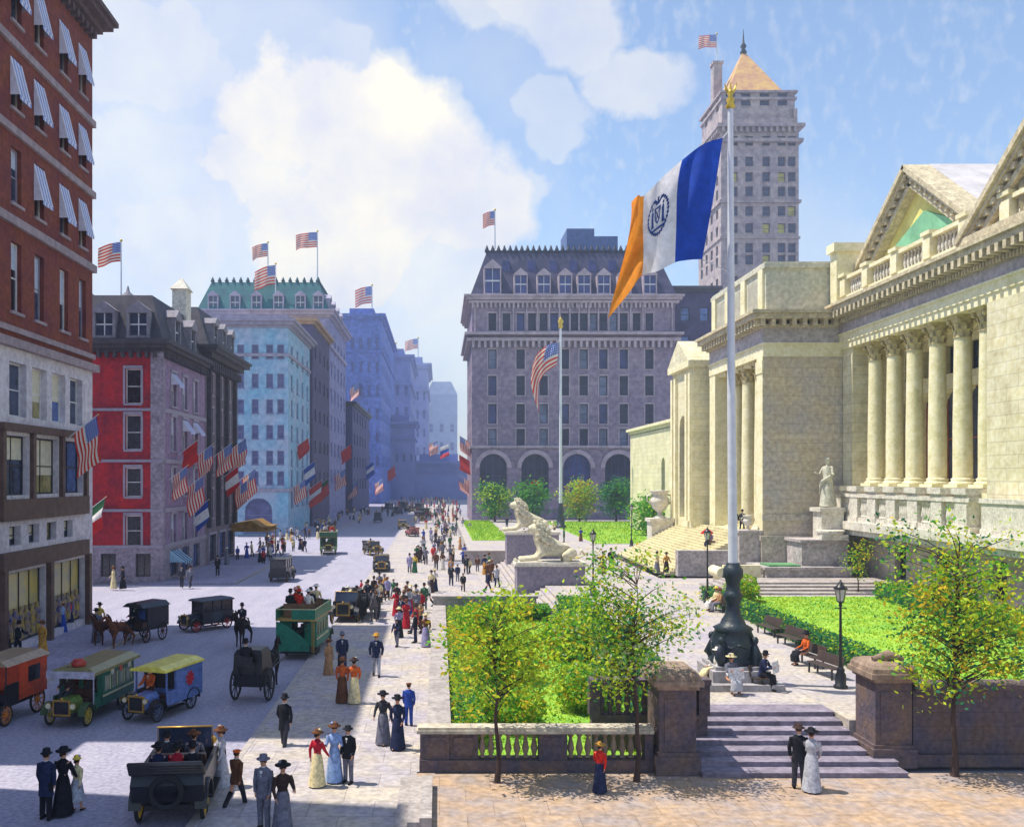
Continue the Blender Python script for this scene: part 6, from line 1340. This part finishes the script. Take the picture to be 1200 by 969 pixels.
def plinth(label,x0,x1,y0,y1,z0,z1):
    t=thing('lion_plinth',label,'plinth',((x0+x1)/2,(y0+y1)/2,z0))
    P=mat('plinth_stone',(124,118,138),.85,.18,.8,.3,rgb2=(146,138,150),fine=4)
    b=MB(); b.box(x0-.1,x1+.1,y0-.1,y1+.1,z0,z0+.35); build(b,'base',P,t); b=MB(); b.box(x0,x1,y0,y1,z0+.35,z1-.3); build(b,'block',P,t); b=MB(); b.box(x0-.15,x1+.15,y0-.15,y1+.15,z1-.3,z1-.1); b.box(x0-.08,x1+.08,y0-.08,y1+.08,z1-.1,z1); build(b,'top',STONEW,t)
x0,x1=PX(606,70),PX(686,70); plinth('grey stone plinth under the nearer stone lion',x0,x1,70,72.4,.118,PZ(659,70)); lion('large pale stone lion crouching on the nearer plinth, facing the avenue','',((x0+x1)/2+.25,71.2,PZ(659,70)),1.42)
x0,x1=PX(594,93),PX(655,93); plinth('grey stone plinth under the farther stone lion',x0,x1,93,95.6,.118,PZ(623,93)); lion('pale stone lion on the farther plinth, partly behind the nearer one','',((x0+x1)/2-.2,94.3,PZ(623,93)),1.5)

# ---------------------------------------------------------------- street lamps
def street_lamp(px,py,z,hpx,label,rot=0):
    x,y,_=GR(px,py,z); h=hpx*y/F; t=thing('street_lamp',label,'lamp',(x,y,z)); s=h/4.3
    b=MB(); b.lathe([(.26,0),(.26,.1),(.2,.14),(.2,.5),(.14,.62),(.16,.7),(.1,.8)],(x,y,z),12); build(b,'base',BLK,t)
    b=MB(); b.lathe([(.075,.8),(.06,1.4),(.08,1.44),(.055,1.5),(.045,h-1.0),(.08,h-.95),(.05,h-.9),(.1,h-.8)],(x,y,z),10); b.path([(x-.22,y,z+h-1.05),(x+.22,y,z+h-1.05)],.02,6); build(b,'post',BLK,t)
    b=MB(); zz=z+h-.8
    for k in range(6):
        a=math.pi*k/3; b.path([(x+.13*math.cos(a),y+.13*math.sin(a),zz),(x+.22*math.cos(a),y+.22*math.sin(a),zz+.48)],.014,4)
    b.lathe([(.12,-.02),(.15,.0),(.13,.02)],(x,y,zz),6); b.lathe([(.25,.47),(.26,.5),(.14,.62),(.09,.66),(.09,.72),(.04,.76),(.03,.82)],(x,y,zz),6); l_=build(b,'lantern',BLK,t)
    b=MB(); b.lathe([(.12,.02),(.205,.46)],(x,y,zz),6); build(b,'lamp_glass',mat('lantern_glass',(206,206,190),.2,.1,3,0),l_)
street_lamp(695,698,ZT,78,'black iron street lamp just right of the nearer lion plinth')
street_lamp(829,706,ZT,88,'black iron street lamp before the portico stair, left of the great flagpole')
street_lamp(985,806,ZT,126,'black iron street lamp at the near corner of the right lawn')
street_lamp(740,640,ZT,50,'small distant black street lamp by the far lawn')
# ---------------------------------------------------------------- flags
FU=bpy.data.materials.new('striped_flag'); FU.use_nodes=True; nt=FU.node_tree; N=nt.nodes; L=nt.links; bs=N['Principled BSDF']; bs.inputs['Roughness'].default_value=.85
uv=N.new('ShaderNodeUVMap'); sx=N.new('ShaderNodeSeparateXYZ'); L.new(uv.outputs[0],sx.inputs[0])
st=MT('LESS_THAN',MT('MODULO',MT('FLOOR',MT('MULTIPLY',sx.outputs[1],13)),2.0),.5)
can=MT('MULTIPLY',MT('LESS_THAN',sx.outputs[0],.4),MT('GREATER_THAN',sx.outputs[1],.4615))
fu=MT('SUBTRACT',MT('FRACT',MT('MULTIPLY',sx.outputs[0],20)),.5); fv=MT('SUBTRACT',MT('FRACT',MT('MULTIPLY',sx.outputs[1],11.2)),.5)
star=MT('LESS_THAN',MT('ADD',MT('MULTIPLY',fu,fu),MT('MULTIPLY',fv,fv)),.07)
m1=N.new('ShaderNodeMix'); m1.data_type='RGBA'; L.new(st,m1.inputs[0]); m1.inputs[6].default_value=(*lin((226,218,206)),1); m1.inputs[7].default_value=(*lin((206,58,40)),1)
m2=N.new('ShaderNodeMix'); m2.data_type='RGBA'; L.new(star,m2.inputs[0]); m2.inputs[6].default_value=(*lin((44,84,168)),1); m2.inputs[7].default_value=(*lin((220,220,226)),1)
m3=N.new('ShaderNodeMix'); m3.data_type='RGBA'; L.new(can,m3.inputs[0]); L.new(m1.outputs[2],m3.inputs[6]); L.new(m2.outputs[2],m3.inputs[7]); L.new(m3.outputs[2],bs.inputs['Base Color'])
tr_=N.new('ShaderNodeBsdfTranslucent'); L.new(m3.outputs[2],tr_.inputs[0]); ms=N.new('ShaderNodeMixShader'); ms.inputs[0].default_value=.35; L.new(bs.outputs[0],ms.inputs[1]); L.new(tr_.outputs[0],ms.inputs[2]); L.new(ms.outputs[0],N['Material Output'].inputs[0])
def thin(name,rgb,tf=.35):
    if name in _m: return _m[name]
    m=mat(name,rgb,.85,.14,2.5,.1); nt3=m.node_tree; b=nt3.nodes['Principled BSDF']; o3=nt3.nodes['Material Output']; t_=nt3.nodes.new('ShaderNodeBsdfTranslucent'); s_=nt3.nodes.new('ShaderNodeMixShader'); s_.inputs[0].default_value=tf
    nt3.links.new(b.inputs['Base Color'].links[0].from_socket,t_.inputs[0]); nt3.links.new(b.outputs[0],s_.inputs[1]); nt3.links.new(t_.outputs[0],s_.inputs[2]); nt3.links.new(s_.outputs[0],o3.inputs[0]); return m
def cloth_mesh(fn,nu,nv,mats,mi=None,name='cloth'):
    b=MB(); P=[fn(i/nu,j/nv) for j in range(nv+1) for i in range(nu+1)]; fs=[]; ms_=[]
    for j in range(nv):
        for i in range(nu): fs.append((j*(nu+1)+i,j*(nu+1)+i+1,(j+1)*(nu+1)+i+1,(j+1)*(nu+1)+i)); ms_.append(mi((i+.5)/nu,(j+.5)/nv) if mi else 0)
    b.add(P,fs,0,True); b.m=ms_; return b,[(i/nu,j/nv) for j in range(nv+1) for i in range(nu+1)]
def put_cloth(fn,nu,nv,mats,parent,mi=None,name='cloth'):
    b,uvs=cloth_mesh(fn,nu,nv,mats,mi); o=build(b,name,mats,parent); me=o.data; ul=me.uv_layers.new(name='UVMap')
    for l in me.loops: ul.data[l.index].uv=uvs[l.vertex_index]
    return o
def flag(label,pole0,pole1,w,h,blow,droop,seed=1,group=None,mats=None,mi=None,polem=None,r=.05,slack=0.0):
    """pole from pole0 to pole1 with a cloth hung at its tip; blow = direction of the free edge"""
    t=thing('flag',label,'flag',pole0,0,group); p0,p1=Vector(pole0),Vector(pole1); ax=(p1-p0).normalized(); rr=random.Random(seed); ph=rr.uniform(0,6)
    b=MB(); b.path([p0,p1],[r,r*.6],6); b.ell(p1,(r*1.6,)*3,1,8,6); build(b,'pole',[polem or POLEW,GOLD],t)
    bl=Vector(blow).normalized(); side=bl.cross(ax).normalized()
    def fn(u,v):
        q=p1-ax*(h*(1-v)+.08*h); q=q+bl*(u*w)-Vector((0,0,1))*(droop*w*u*u)+side*math.sin(u*7+v*1.5+ph)*.11*w*u; q+=Vector((0,0,1))*(math.sin(u*9+ph)*.03*w*u); return tuple(q)
    put_cloth(fn,18,10,mats or [FU],t,mi); return t
def roofflag(px,ytop,ybase,Y,w,h,bx,label,mats=None,mi=None,droop=.25,by=0):
    x=PX(px,Y); flag(label,(x,Y,PZ(ybase,Y)),(x,Y,PZ(ytop,Y)),w,h,(bx,by,0),droop,int(px),None,mats,mi,r=.03+Y*.0006)
W1=lambda s: s
roofflag(142,282,352,92,2.2,1.9,-1,'striped flag over the roof of the red corner building',droop=.3)
roofflag(323,309,372,206,4.6,4.2,-1,'largest striped flag before the green roof of the lavender hotel',droop=.35)
roofflag(314,284,330,215,3.6,3,-1,'small striped flag on the green roof, above the largest one')
roofflag(372,271,330,215,5,3.4,-1,'striped flag streaming at the right end of the green roof',droop=.12)
roofflag(436,334,374,335,6,6,-1,'faint striped flag on the deep blue tower')
roofflag(464,402,425,450,6,5,-1,'faint striped flag on the slimmer hazy blue tower'); roofflag(490,396,434,570,8,6,-1,'faintest striped flag over the pale hazy tower')
roofflag(580,246,292,200,2.6,3,-1,'striped flag on the left end of the grey hotel roof',droop=.3)
roofflag(840,40,106,240,4.6,3.2,-1,'small striped flag flying beside the pyramid roof of the tower',droop=.05)
def wallflag(px,py,Y,L_,w,h,label,mats=None,mi=None,out=(1,-.1,.75),blow=(.1,-.35,-1),seed=0,xw=None):
    x=PX(px,Y); z=PZ(py,Y); x0=xw if xw is not None else x-L_*.7; o=Vector(out).normalized(); p0=Vector((x0,Y,z-o.z*L_)); p1=p0+o*L_
    flag(label,tuple(p0),tuple(p1),w,h,blow,.0,seed+int(px),None,mats,mi,r=.035)
RED=thin('flag_red',(196,36,36)); BLU=thin('flag_blue',(40,74,166)); WHT=thin('flag_white',(222,220,220)); GRN=thin('flag_green',(30,84,50))
tri=lambda u,v: 0 if u<.33 else 1 if u<.66 else 2
wallflag(82,486,55,2.6,2.6,1.7,'striped flag hanging from the stone base of the brick office',xw=XL,blow=(.1,.05,-1))
wallflag(122,582,80,2.6,2.6,1.8,'green white and red flag hanging before the red corner building',[GRN,WHT,RED],tri,blow=(0,-.4,-1))
wallflag(226,515,87,2.4,1.9,1.7,'plain red flag projecting from the mauve side of the red building',[RED],None,xw=XR)
wallflag(236,556,88,2.8,2.9,1.9,'striped flag lowest and nearest on the mauve side of the red building',xw=XR)
wallflag(262,518,100,2.8,2.6,2.0,'striped flag on the dark building, near its upper left window',xw=XR)
wallflag(284,512,106,3.2,3.2,2.2,'bright striped flag hanging highest from the dark building',xw=XR)
wallflag(288,562,108,2.8,2.8,1.8,'striped flag on the dark building above the ochre canopy',xw=XR)
wallflag(352,512,160,2.6,2.8,2.4,'plain red flag on the side of the pale blue block',[RED],None,xw=XR)
wallflag(374,562,172,3.4,3.6,2.8,'faded red and white flag at the far end of the pale block',[RED,WHT,RED],tri,xw=XR)
wallflag(389,560,182,3.0,3.2,2.6,'green and red flag on the narrow dark purple block',[GRN,RED,RED],tri,xw=XR+.4)
wallflag(431,500,300,4,5,4,'striped flag hanging far along the avenue above the low dark block')
wallflag(420,448,330,4,5,4,'striped flag on the face of the deep blue tower')
for px,py,Y,L_,w_,h_,lab,mt,wx in ((205,545,84,2.2,2.2,1.6,'small striped flag close to the grey corner of the red building',None,XR),(243,520,92,2.6,2.8,1.8,'striped flag high on the far end of the mauve wall',None,XR),(231,585,91,2.4,2.4,1.6,'blue and white flag low on the far end of the mauve wall',[BLU,WHT,BLU],XR),
    (275,545,104,2.6,2.6,1.8,'red and white flag midway up the dark building',[RED,WHT,RED],XR),(300,548,112,3.0,3.0,2.0,'striped flag at the far edge of the dark building',None,XR),(346,560,155,2.8,3.0,2.4,'striped flag at the near corner of the pale blue block, low down',None,XR),(358,540,166,2.8,3.2,2.4,'blue and white flag midway along the pale blue block',[BLU,WHT,BLU],XR),
    (400,548,215,3.6,3.6,3.0,'striped flag low on the near side of the lavender hotel',None,XR),(404,520,228,3.6,3.6,3.0,'plain red flag on the side of the lavender hotel',[RED],XR),(412,562,244,3.6,3.6,3.0,'striped flag where the lavender hotel meets the low dark block',None,XR),(437,540,290,4,4,3.4,'blue and white flag near the far end of the low dark block',[BLU,WHT,BLU],None),
    (448,560,320,4,4,3.4,'striped flag low at the foot of the deep blue tower',None,None),(462,545,340,4,4,3.4,'plain red flag beyond the foot of the deep blue tower',[RED],None)):
    wallflag(px,py,Y,L_,w_,h_,lab,mt,(tri if mt and len(mt)==3 else None),xw=wx)
for i,(px,py,lab) in enumerate(((508,516,'striped flag strung over the far avenue beside the white banner'),(521,520,'white and blue banner over the far end of the avenue'),(541,510,'highest striped flag on the left flank of the grey hotel'),(543,532,'plain red flag on the left flank of the grey hotel'),(542,556,'lowest striped flag on the left flank of the grey hotel'))):
    Y=[260,260,196,200,205][i]; m_=[None,[WHT,BLU,RED],None,[RED],None][i]; wallflag(px,py,Y,3.0 if i>1 else 2.5,3.4,2.6,lab,m_,tri if i==1 else None,out=(-1,-.1,.6) if i>1 else (1,0,.4),xw=hx0 if i>1 else PX(px,Y)-1,blow=(.05,-.3,-1))
# distant flagpole with striped flag
Yq=150.0; xq=PX(657,Yq); t=thing('flagpole','distant white flagpole with a dark base between the lions and grey hotel','flagpole',(xq,Yq,ZT))
b=MB(); b.lathe([(.9,0),(.9,.4),(.6,.5),(.7,1.4),(.45,2.2),(.55,2.6),(.32,3.6),(.25,4.0)],(xq,Yq,ZT),14); build(b,'base',BRONZE,t)
zt2=PZ(385,Yq); b=MB(); b.path([(xq,Yq,ZT+4),(xq,Yq,zt2)],[.26,.17],12); build(b,'pole',POLEW,t)
b=MB(); b.lathe([(.2,0),(.4,.3),(.25,.7),(.5,1.1),(.1,1.8)],(xq,Yq,zt2),10); build(b,'finial',GOLD,t)
def grid_fn(cols,Y,fold,ph=0):
    """cloth through a few guide columns, each of three points top/middle/bottom, with folds in depth"""
    def cat(P,u):
        n=len(P)-1; f=min(u*n,n-1e-6); i=int(f); f-=i; a=P[max(i-1,0)]; b=P[i]; c=P[i+1]; d=P[min(i+2,n)]
        return tuple(.5*((2*b[k])+(-a[k]+c[k])*f+(2*a[k]-5*b[k]+4*c[k]-d[k])*f*f+(-a[k]+3*b[k]-3*c[k]+d[k])*f**3) for k in range(2))
    def fn(u,v):
        r=[cat([c[j] for c in cols],u) for j in range(3)]; p=cat(r,1-v)
        yy=Y+fold*(math.sin(u*15+v*4.2+ph)*.22+math.sin(u*7-v*2.4)*.5+math.sin(v*7+u*6)*.16)*min(1,u*3)
        return (PX(p[0],Y),yy,PZ(p[1],Y))
    return fn
cols=[[(655,402),(654,414),(652,428)],[(643,404),(640,420),(638,438)],[(630,414),(628,434),(630,456)],[(624,428),(622,450),(632,484)]]
t=thing('flag','striped flag drooping from the distant flagpole before the grey hotel','flag',(xq,Yq,PZ(402,Yq))); put_cloth(grid_fn(cols,Yq,1.2),26,20,[FU],t)
b=MB(); b.path([(xq-.2,Yq,PZ(398,Yq)),(PX(654,Yq),Yq,PZ(402,Yq))],.04,5); b.path([(xq-.2,Yq,PZ(434,Yq)),(PX(652,Yq),Yq,PZ(428,Yq))],.04,5); build(b,'halyard',POLEW,t)
# great flagpole
Yf=36.6; xf=PX(859,Yf); t=thing('flagpole','great white flagpole rising from an ornate dark bronze base on the terrace','flagpole',(xf,Yf,ZT))
PL=mat('plinth_grey',(160,156,160),.85,.15,1.2,.3,fine=5)
b=MB(); b.box(xf-1.5,xf+1.5,Yf-1.5,Yf+1.5,ZT,ZT+.25); b.box(xf-1.1,xf+1.1,Yf-1.1,Yf+1.1,ZT+.25,ZT+.68); b.box(xf-.95,xf+.95,Yf-.95,Yf+.95,ZT+.68,ZT+.82); build(b,'plinth',PL,t)
b=MB(); b.lathe([(.88,0),(.95,.12),(.8,.25),(.88,.5),(.86,.9),(.7,1.25),(.78,1.35),(.5,1.5),(.42,1.7)],(xf,Yf,ZT+.82),20,0,.06)
for k in range(4):
    a=math.pi/4+k*math.pi/2; c=Vector((xf+math.cos(a)*.86,Yf+math.sin(a)*.86,ZT+.82)); b.path([c+Vector((0,0,.05)),c+Vector((math.cos(a)*.16,math.sin(a)*.16,.3)),c+Vector((0,0,.75)),c+Vector((-math.cos(a)*.2,-math.sin(a)*.2,1.15))],[.2,.22,.14,.1],8); b.ell(c+Vector((math.cos(a)*.05,math.sin(a)*.05,.95)),(.14,.14,.17),0,8,6)
for k in range(8):
    a=k*math.pi/4; b.path([(xf+.84*math.cos(a),Yf+.84*math.sin(a),ZT+1.62),(xf+.8*math.cos(a+.39),Yf+.8*math.sin(a+.39),ZT+1.48),(xf+.84*math.cos(a+.785),Yf+.84*math.sin(a+.785),ZT+1.62)],.06,6)
build(b,'pedestal',BRONZE,t)
b=MB(); b.lathe([(.42,0),(.3,.2),(.26,.6),(.36,.85),(.4,.95),(.3,1.05),(.26,1.3),(.3,1.55),(.38,1.65),(.38,1.95),(.3,2.05),(.24,2.2)],(xf,Yf,ZT+2.5),20,0,.04); build(b,'collar',BRONZE,t)
zt2=PZ(128,Yf); b=MB(); b.path([(xf,Yf,ZT+4.6),(PX(857,Yf),Yf,(ZT+zt2)/2),(PX(856,Yf),Yf,zt2)],[.185,.155,.105],16); build(b,'pole',POLEW,t)
xt=PX(856,Yf); b=MB(); b.lathe([(.13,0),(.2,.1),(.12,.25),(.17,.35),(.07,.5),(.14,.62),(.06,.75)],(xt,Yf,zt2),12)
for s in (-1,1): b.path([(xt,Yf,zt2+.55),(xt+s*.14,Yf,zt2+.72),(xt+s*.24,Yf,zt2+1.0)],[.07,.06,.015],6)
b.path([(xt,Yf,zt2+.7),(xt,Yf,zt2+1.05)],[.05,.02],6); build(b,'finial',GOLD,t)
cols=[[(847,162),(836,232),(823,304)],[(822,171),(812,238),(806,303)],[(800,187),(796,240),(793,306)],[(776,208),(772,256),(770,318)],[(757,226),(753,276),(748,327)],[(746,232),(743,278),(733,348)],[(738,240),(731,296),(714,372)]]
FB=thin('banner_blue',(24,70,176)); FW=thin('banner_white',(226,226,232)); FO=thin('banner_orange',(232,146,44)); FY=thin('banner_gold',(236,206,96))
t=thing('flag','huge blue, white and orange banner with a blue seal streaming from the great flagpole','flag',(xt,Yf,PZ(160,Yf)))
fn=grid_fn(cols,Yf,.85); cl=put_cloth(fn,60,36,[FB,FW,FO],t,lambda u,v: 0 if u<.335 else 1 if u<.66 else 2)
b=MB(); b.path([(xt-.1,Yf,PZ(155,Yf)),fn(0,1)],.02,5); b.path([(PX(857,Yf)-.16,Yf,PZ(318,Yf)),fn(0,0)],.02,5); build(b,'halyard',POLEW,t)
# the seal: ring of leaves, shield with a cross of sails, two figures, crest; laid on both faces of the cloth
def on(u,v,d):
    p=Vector(fn(u,v)); a=Vector(fn(u+.01,v))-p; c=Vector(fn(u,v+.01))-p; n=a.cross(c).normalized(); return p+n*d
def seal(sd):
    b=MB(); cu,cv,ru,rv=.5,.56,.105,.2
    def S(x,y): return tuple(on(cu+x*ru,cv+y*rv,sd))
    def poly(P): b.face([S(*p) for p in P])
    for k in range(28):
        a=2*math.pi*k/28
        if 75<math.degrees(a)<105: continue
        c=(math.cos(a),math.sin(a)); tx,ty=-c[1],c[0]; L_=.13; 
        poly([(c[0]*.94-tx*L_,c[1]*.94-ty*L_),(c[0]*1.06,c[1]*1.06),(c[0]*.98+tx*L_,c[1]*.98+ty*L_),(c[0]*.86,c[1]*.86)])
    poly([(-.3,.35),(-.24,-.25),(-.16,-.25),(-.2,.35)]); poly([(.2,.35),(.16,-.25),(.24,-.25),(.3,.35)]); poly([(-.3,.45),(-.3,.35),(.3,.35),(.3,.45)]); poly([(-.24,-.25),(0,-.5),(0,-.38),(-.14,-.25)]); poly([(.24,-.25),(.14,-.25),(0,-.38),(0,-.5)])
    poly([(-.2,.3),(-.14,.3),(.18,-.24),(.1,-.24)]); poly([(.2,.3),(.14,.3),(-.18,-.24),(-.1,-.24)])
    for s in (-1,1):
        poly([(s*.5,.42),(s*.6,.3),(s*.62,-.3),(s*.7,-.55),(s*.42,-.55),(s*.44,-.1),(s*.4,.25)]); poly([(s*.52,.62),(s*.6,.54),(s*.56,.44),(s*.46,.46),(s*.44,.56)])
        poly([(0,.62),(s*.1,.56),(s*.42,.86),(s*.3,.98),(s*.12,.78),(0,.8)])
    poly([(-.75,-.62),(.75,-.62),(.7,-.74),(-.7,-.74)]); poly([(-.06,.8),(.06,.8),(.1,.96),(0,1.04),(-.08,.96)])
    build(b,'seal',mat('seal_blue',(44,70,130),.85,.2,4,.05),cl)
seal(.025); seal(-.025)
# ---------------------------------------------------------------- statue by the colonnade
t=thing('stone_statue','pale draped stone figure on a fountain pedestal at the left of the colonnade','statue',(30.6,73.2,ZT))
b=MB(); b.box(29.4,31.1,72.2,73.9,4.5,6.6); b.box(29.2,31.15,72.0,74.1,6.6,6.9); build(b,'pedestal',STONEW,t)
J=joints(POSES['hold']); b=body_mb(J); b.lathe([(.3,.05),(.26,.4),(.2,.8),(.16,1.0),(.2,1.3),(.14,1.45)],(0,0,0),14,0,.1); b.path([(-.3,.1,1.2),(.1,.2,.9),(.3,.0,.5)],[.05,.08,.05],8); b.ell(J['head']+Vector((0,-.02,.03)),(.1,.11,.1),0,10,8)
b.m=[0]*len(b.m); b.xf(Matrix.Translation((30.2,73.0,6.9))@Matrix.Rotation(rad(125),4,'Z')@Matrix.Scale(2.2,4)); build(b,'figure',mat('statue_stone',(186,184,168),.85,.2,2,.4,fine=6),t)
b=MB(); b.box(28.9,30.9,70.9,72.0,4.5,4.9); b.lathe([(.9,0),(1.1,.3),(1.0,.34)],(29.8,71.6,4.9),14); build(b,'basin',STONEW,t)
# ---------------------------------------------------------------- benches and sitters
def bench(x,y,z,rz,label,l=1.8,group=None,b_=None):
    t=thing('park_bench',label,'bench',(x,y,z),rz,group); m=paint((70,58,54)); b=MB(); b.box(-l/2,l/2,-.22,.22,.42,.47); build(b,'seat',m,t,True)
    b=MB(); b.hexa([(-l/2,-.22,.5),(l/2,-.22,.5),(l/2,-.26,.5),(-l/2,-.26,.5)],[(-l/2,-.3,.9),(l/2,-.3,.9),(l/2,-.34,.9),(-l/2,-.34,.9)]); build(b,'backrest',m,t,True)
    for sx in (-1,1):
        for y_ in (-.2,.18): b=MB(); b.box(sx*(l/2-.1)-.03,sx*(l/2-.1)+.03,y_-.03,y_+.03,0,.42); build(b,'leg',BLK,t,True)
for i,(px,py,lab) in enumerate(((880,716,'dark bench farthest along the path hedge'),(908,744,'dark bench third from the lamp along the path hedge'),(926,757,'dark bench second from the lamp along the path hedge'),(947,779,'dark bench under the sitter in orange by the path hedge'),(966,792,'dark bench nearest the corner lamp'))):
    x,y,_=GR(px,py,ZT); bench(min(x,16.8),y,ZT,rad(100),lab)
def reader(px,py,top,low,hat,lab,z,rz,pose='read',kind='man',paper=None):
    x,y,_=GR(px,py,z); person(kind,pose,(x,y,z),rz,top,low,hat,lab)
    return x,y
xs,ys_=PX(855,34.9),34.95; person('woman','read',(xs,ys_,ZT+.02),rad(195),'grey','light grey','cream','woman in grey bending over a paper on the flagpole plinth')
xs2=PX(896,35.2); person('coatman','read',(xs2,35.5,ZT+.02),rad(230),'navy','black','black','man in navy with a black bowler reading beside the flagpole plinth')
person('woman','sit',(PX(838,36.4),36.2,ZT+.02),rad(90),'white','cream','white','woman in white sitting at the left end of the flagpole plinth')
bench(xs2+.12,35.75,ZT,rad(230),'bench right of the flagpole plinth under the reading man',1.2)
def newspaper(x,y,z,rz,lab):
    b=MB(); b.hexa([(-.32,.0,0),(0,.05,0),(0,.055,0),(-.32,.005,0)],[(-.32,-.06,.42),(0,-.01,.42),(0,-.005,.42),(-.32,-.055,.42)]); b.hexa([(0,.05,0),(.32,.0,0),(.32,.005,0),(0,.055,0)],[(0,-.01,.42),(.32,-.06,.42),(.32,-.055,.42),(0,-.005,.42)])
    o=build(b,'newspaper',cloth((214,214,220)),None,True); o.location=(x,y,z); o.rotation_euler=(0,0,rz); tag(o,lab,'newspaper')
newspaper(xs2-.55*math.sin(rad(230)),35.5+.55*math.cos(rad(230)),ZT+.72,rad(230),'open white newspaper held by the navy coated reader'); newspaper(xs-.5*math.sin(rad(195)),ys_+.5*math.cos(rad(195)),ZT+.62,rad(195),'pale paper held low by the grey clad woman on the plinth')
b_x,b_y,_=GR(947,779,ZT); person('woman','sit',(min(b_x,16.8)-.1,b_y,ZT),rad(100),'orange','black','black','woman in orange jacket and black skirt on a hedge bench')
b_x,b_y,_=GR(880,716,ZT); person('woman','sit',(min(b_x,16.8)-.1,b_y+.3,ZT),rad(100),'cream','white','yellow','woman in cream on the farthest hedge bench'); person('man','sit',(min(b_x,16.8)-.1,b_y-.4,ZT),rad(100),'tan','grey','brown','man in tan on the farthest hedge bench')
# red parasol over a seated woman on the stair
xp,yp=23.3,80.6; person('woman','sit',(xp,yp,3.2),rad(120),'lavender','navy','white','woman in lavender sitting on the portico stair under a red parasol')
t=thing('parasol','open red parasol over the sitter on the portico stair','parasol',(xp-.35,yp-.1,3.9))
b=MB(); b.lathe([(.02,.55),(.3,.42),(.52,.2),(.56,.12)],(xp-.35,yp-.1,4.3),8,cap=False); build(b,'canopy',RED,t); b=MB(); b.path([(xp-.35,yp-.1,3.95),(xp-.35,yp-.1,4.9)],.015,5); build(b,'handle',BARK,t)
print('PEOPLE',NP)
# the remotest crowd, too many and too small to count
r=random.Random(99); b=MB()
me=person_meshes('woman','stand')[1],person_meshes('coatman','stand')[1]
for k in range(90):
    m_=r.choice(me); x,y=r.uniform(-16,6),r.uniform(245,390); o=len(b.v); a=r.uniform(0,6.28); ca,sa=math.cos(a),math.sin(a); c_=r.randrange(6)
    b.v+=[(x+v.co.x*ca-v.co.y*sa,y+v.co.x*sa+v.co.y*ca,.05+v.co.z) for v in m_.vertices]; b.f+=[tuple(i+o for i in p.vertices) for p in m_.polygons]; b.m+=[c_]*len(m_.polygons); b.s+=[True]*len(m_.polygons)
tag(build(b,'crowd',[cloth(NAMES[k]) for k in ('black','navy','cream','brown','grey','crimson')]),'remotest dark crowd filling the end of the avenue','crowd',kind='stuff')
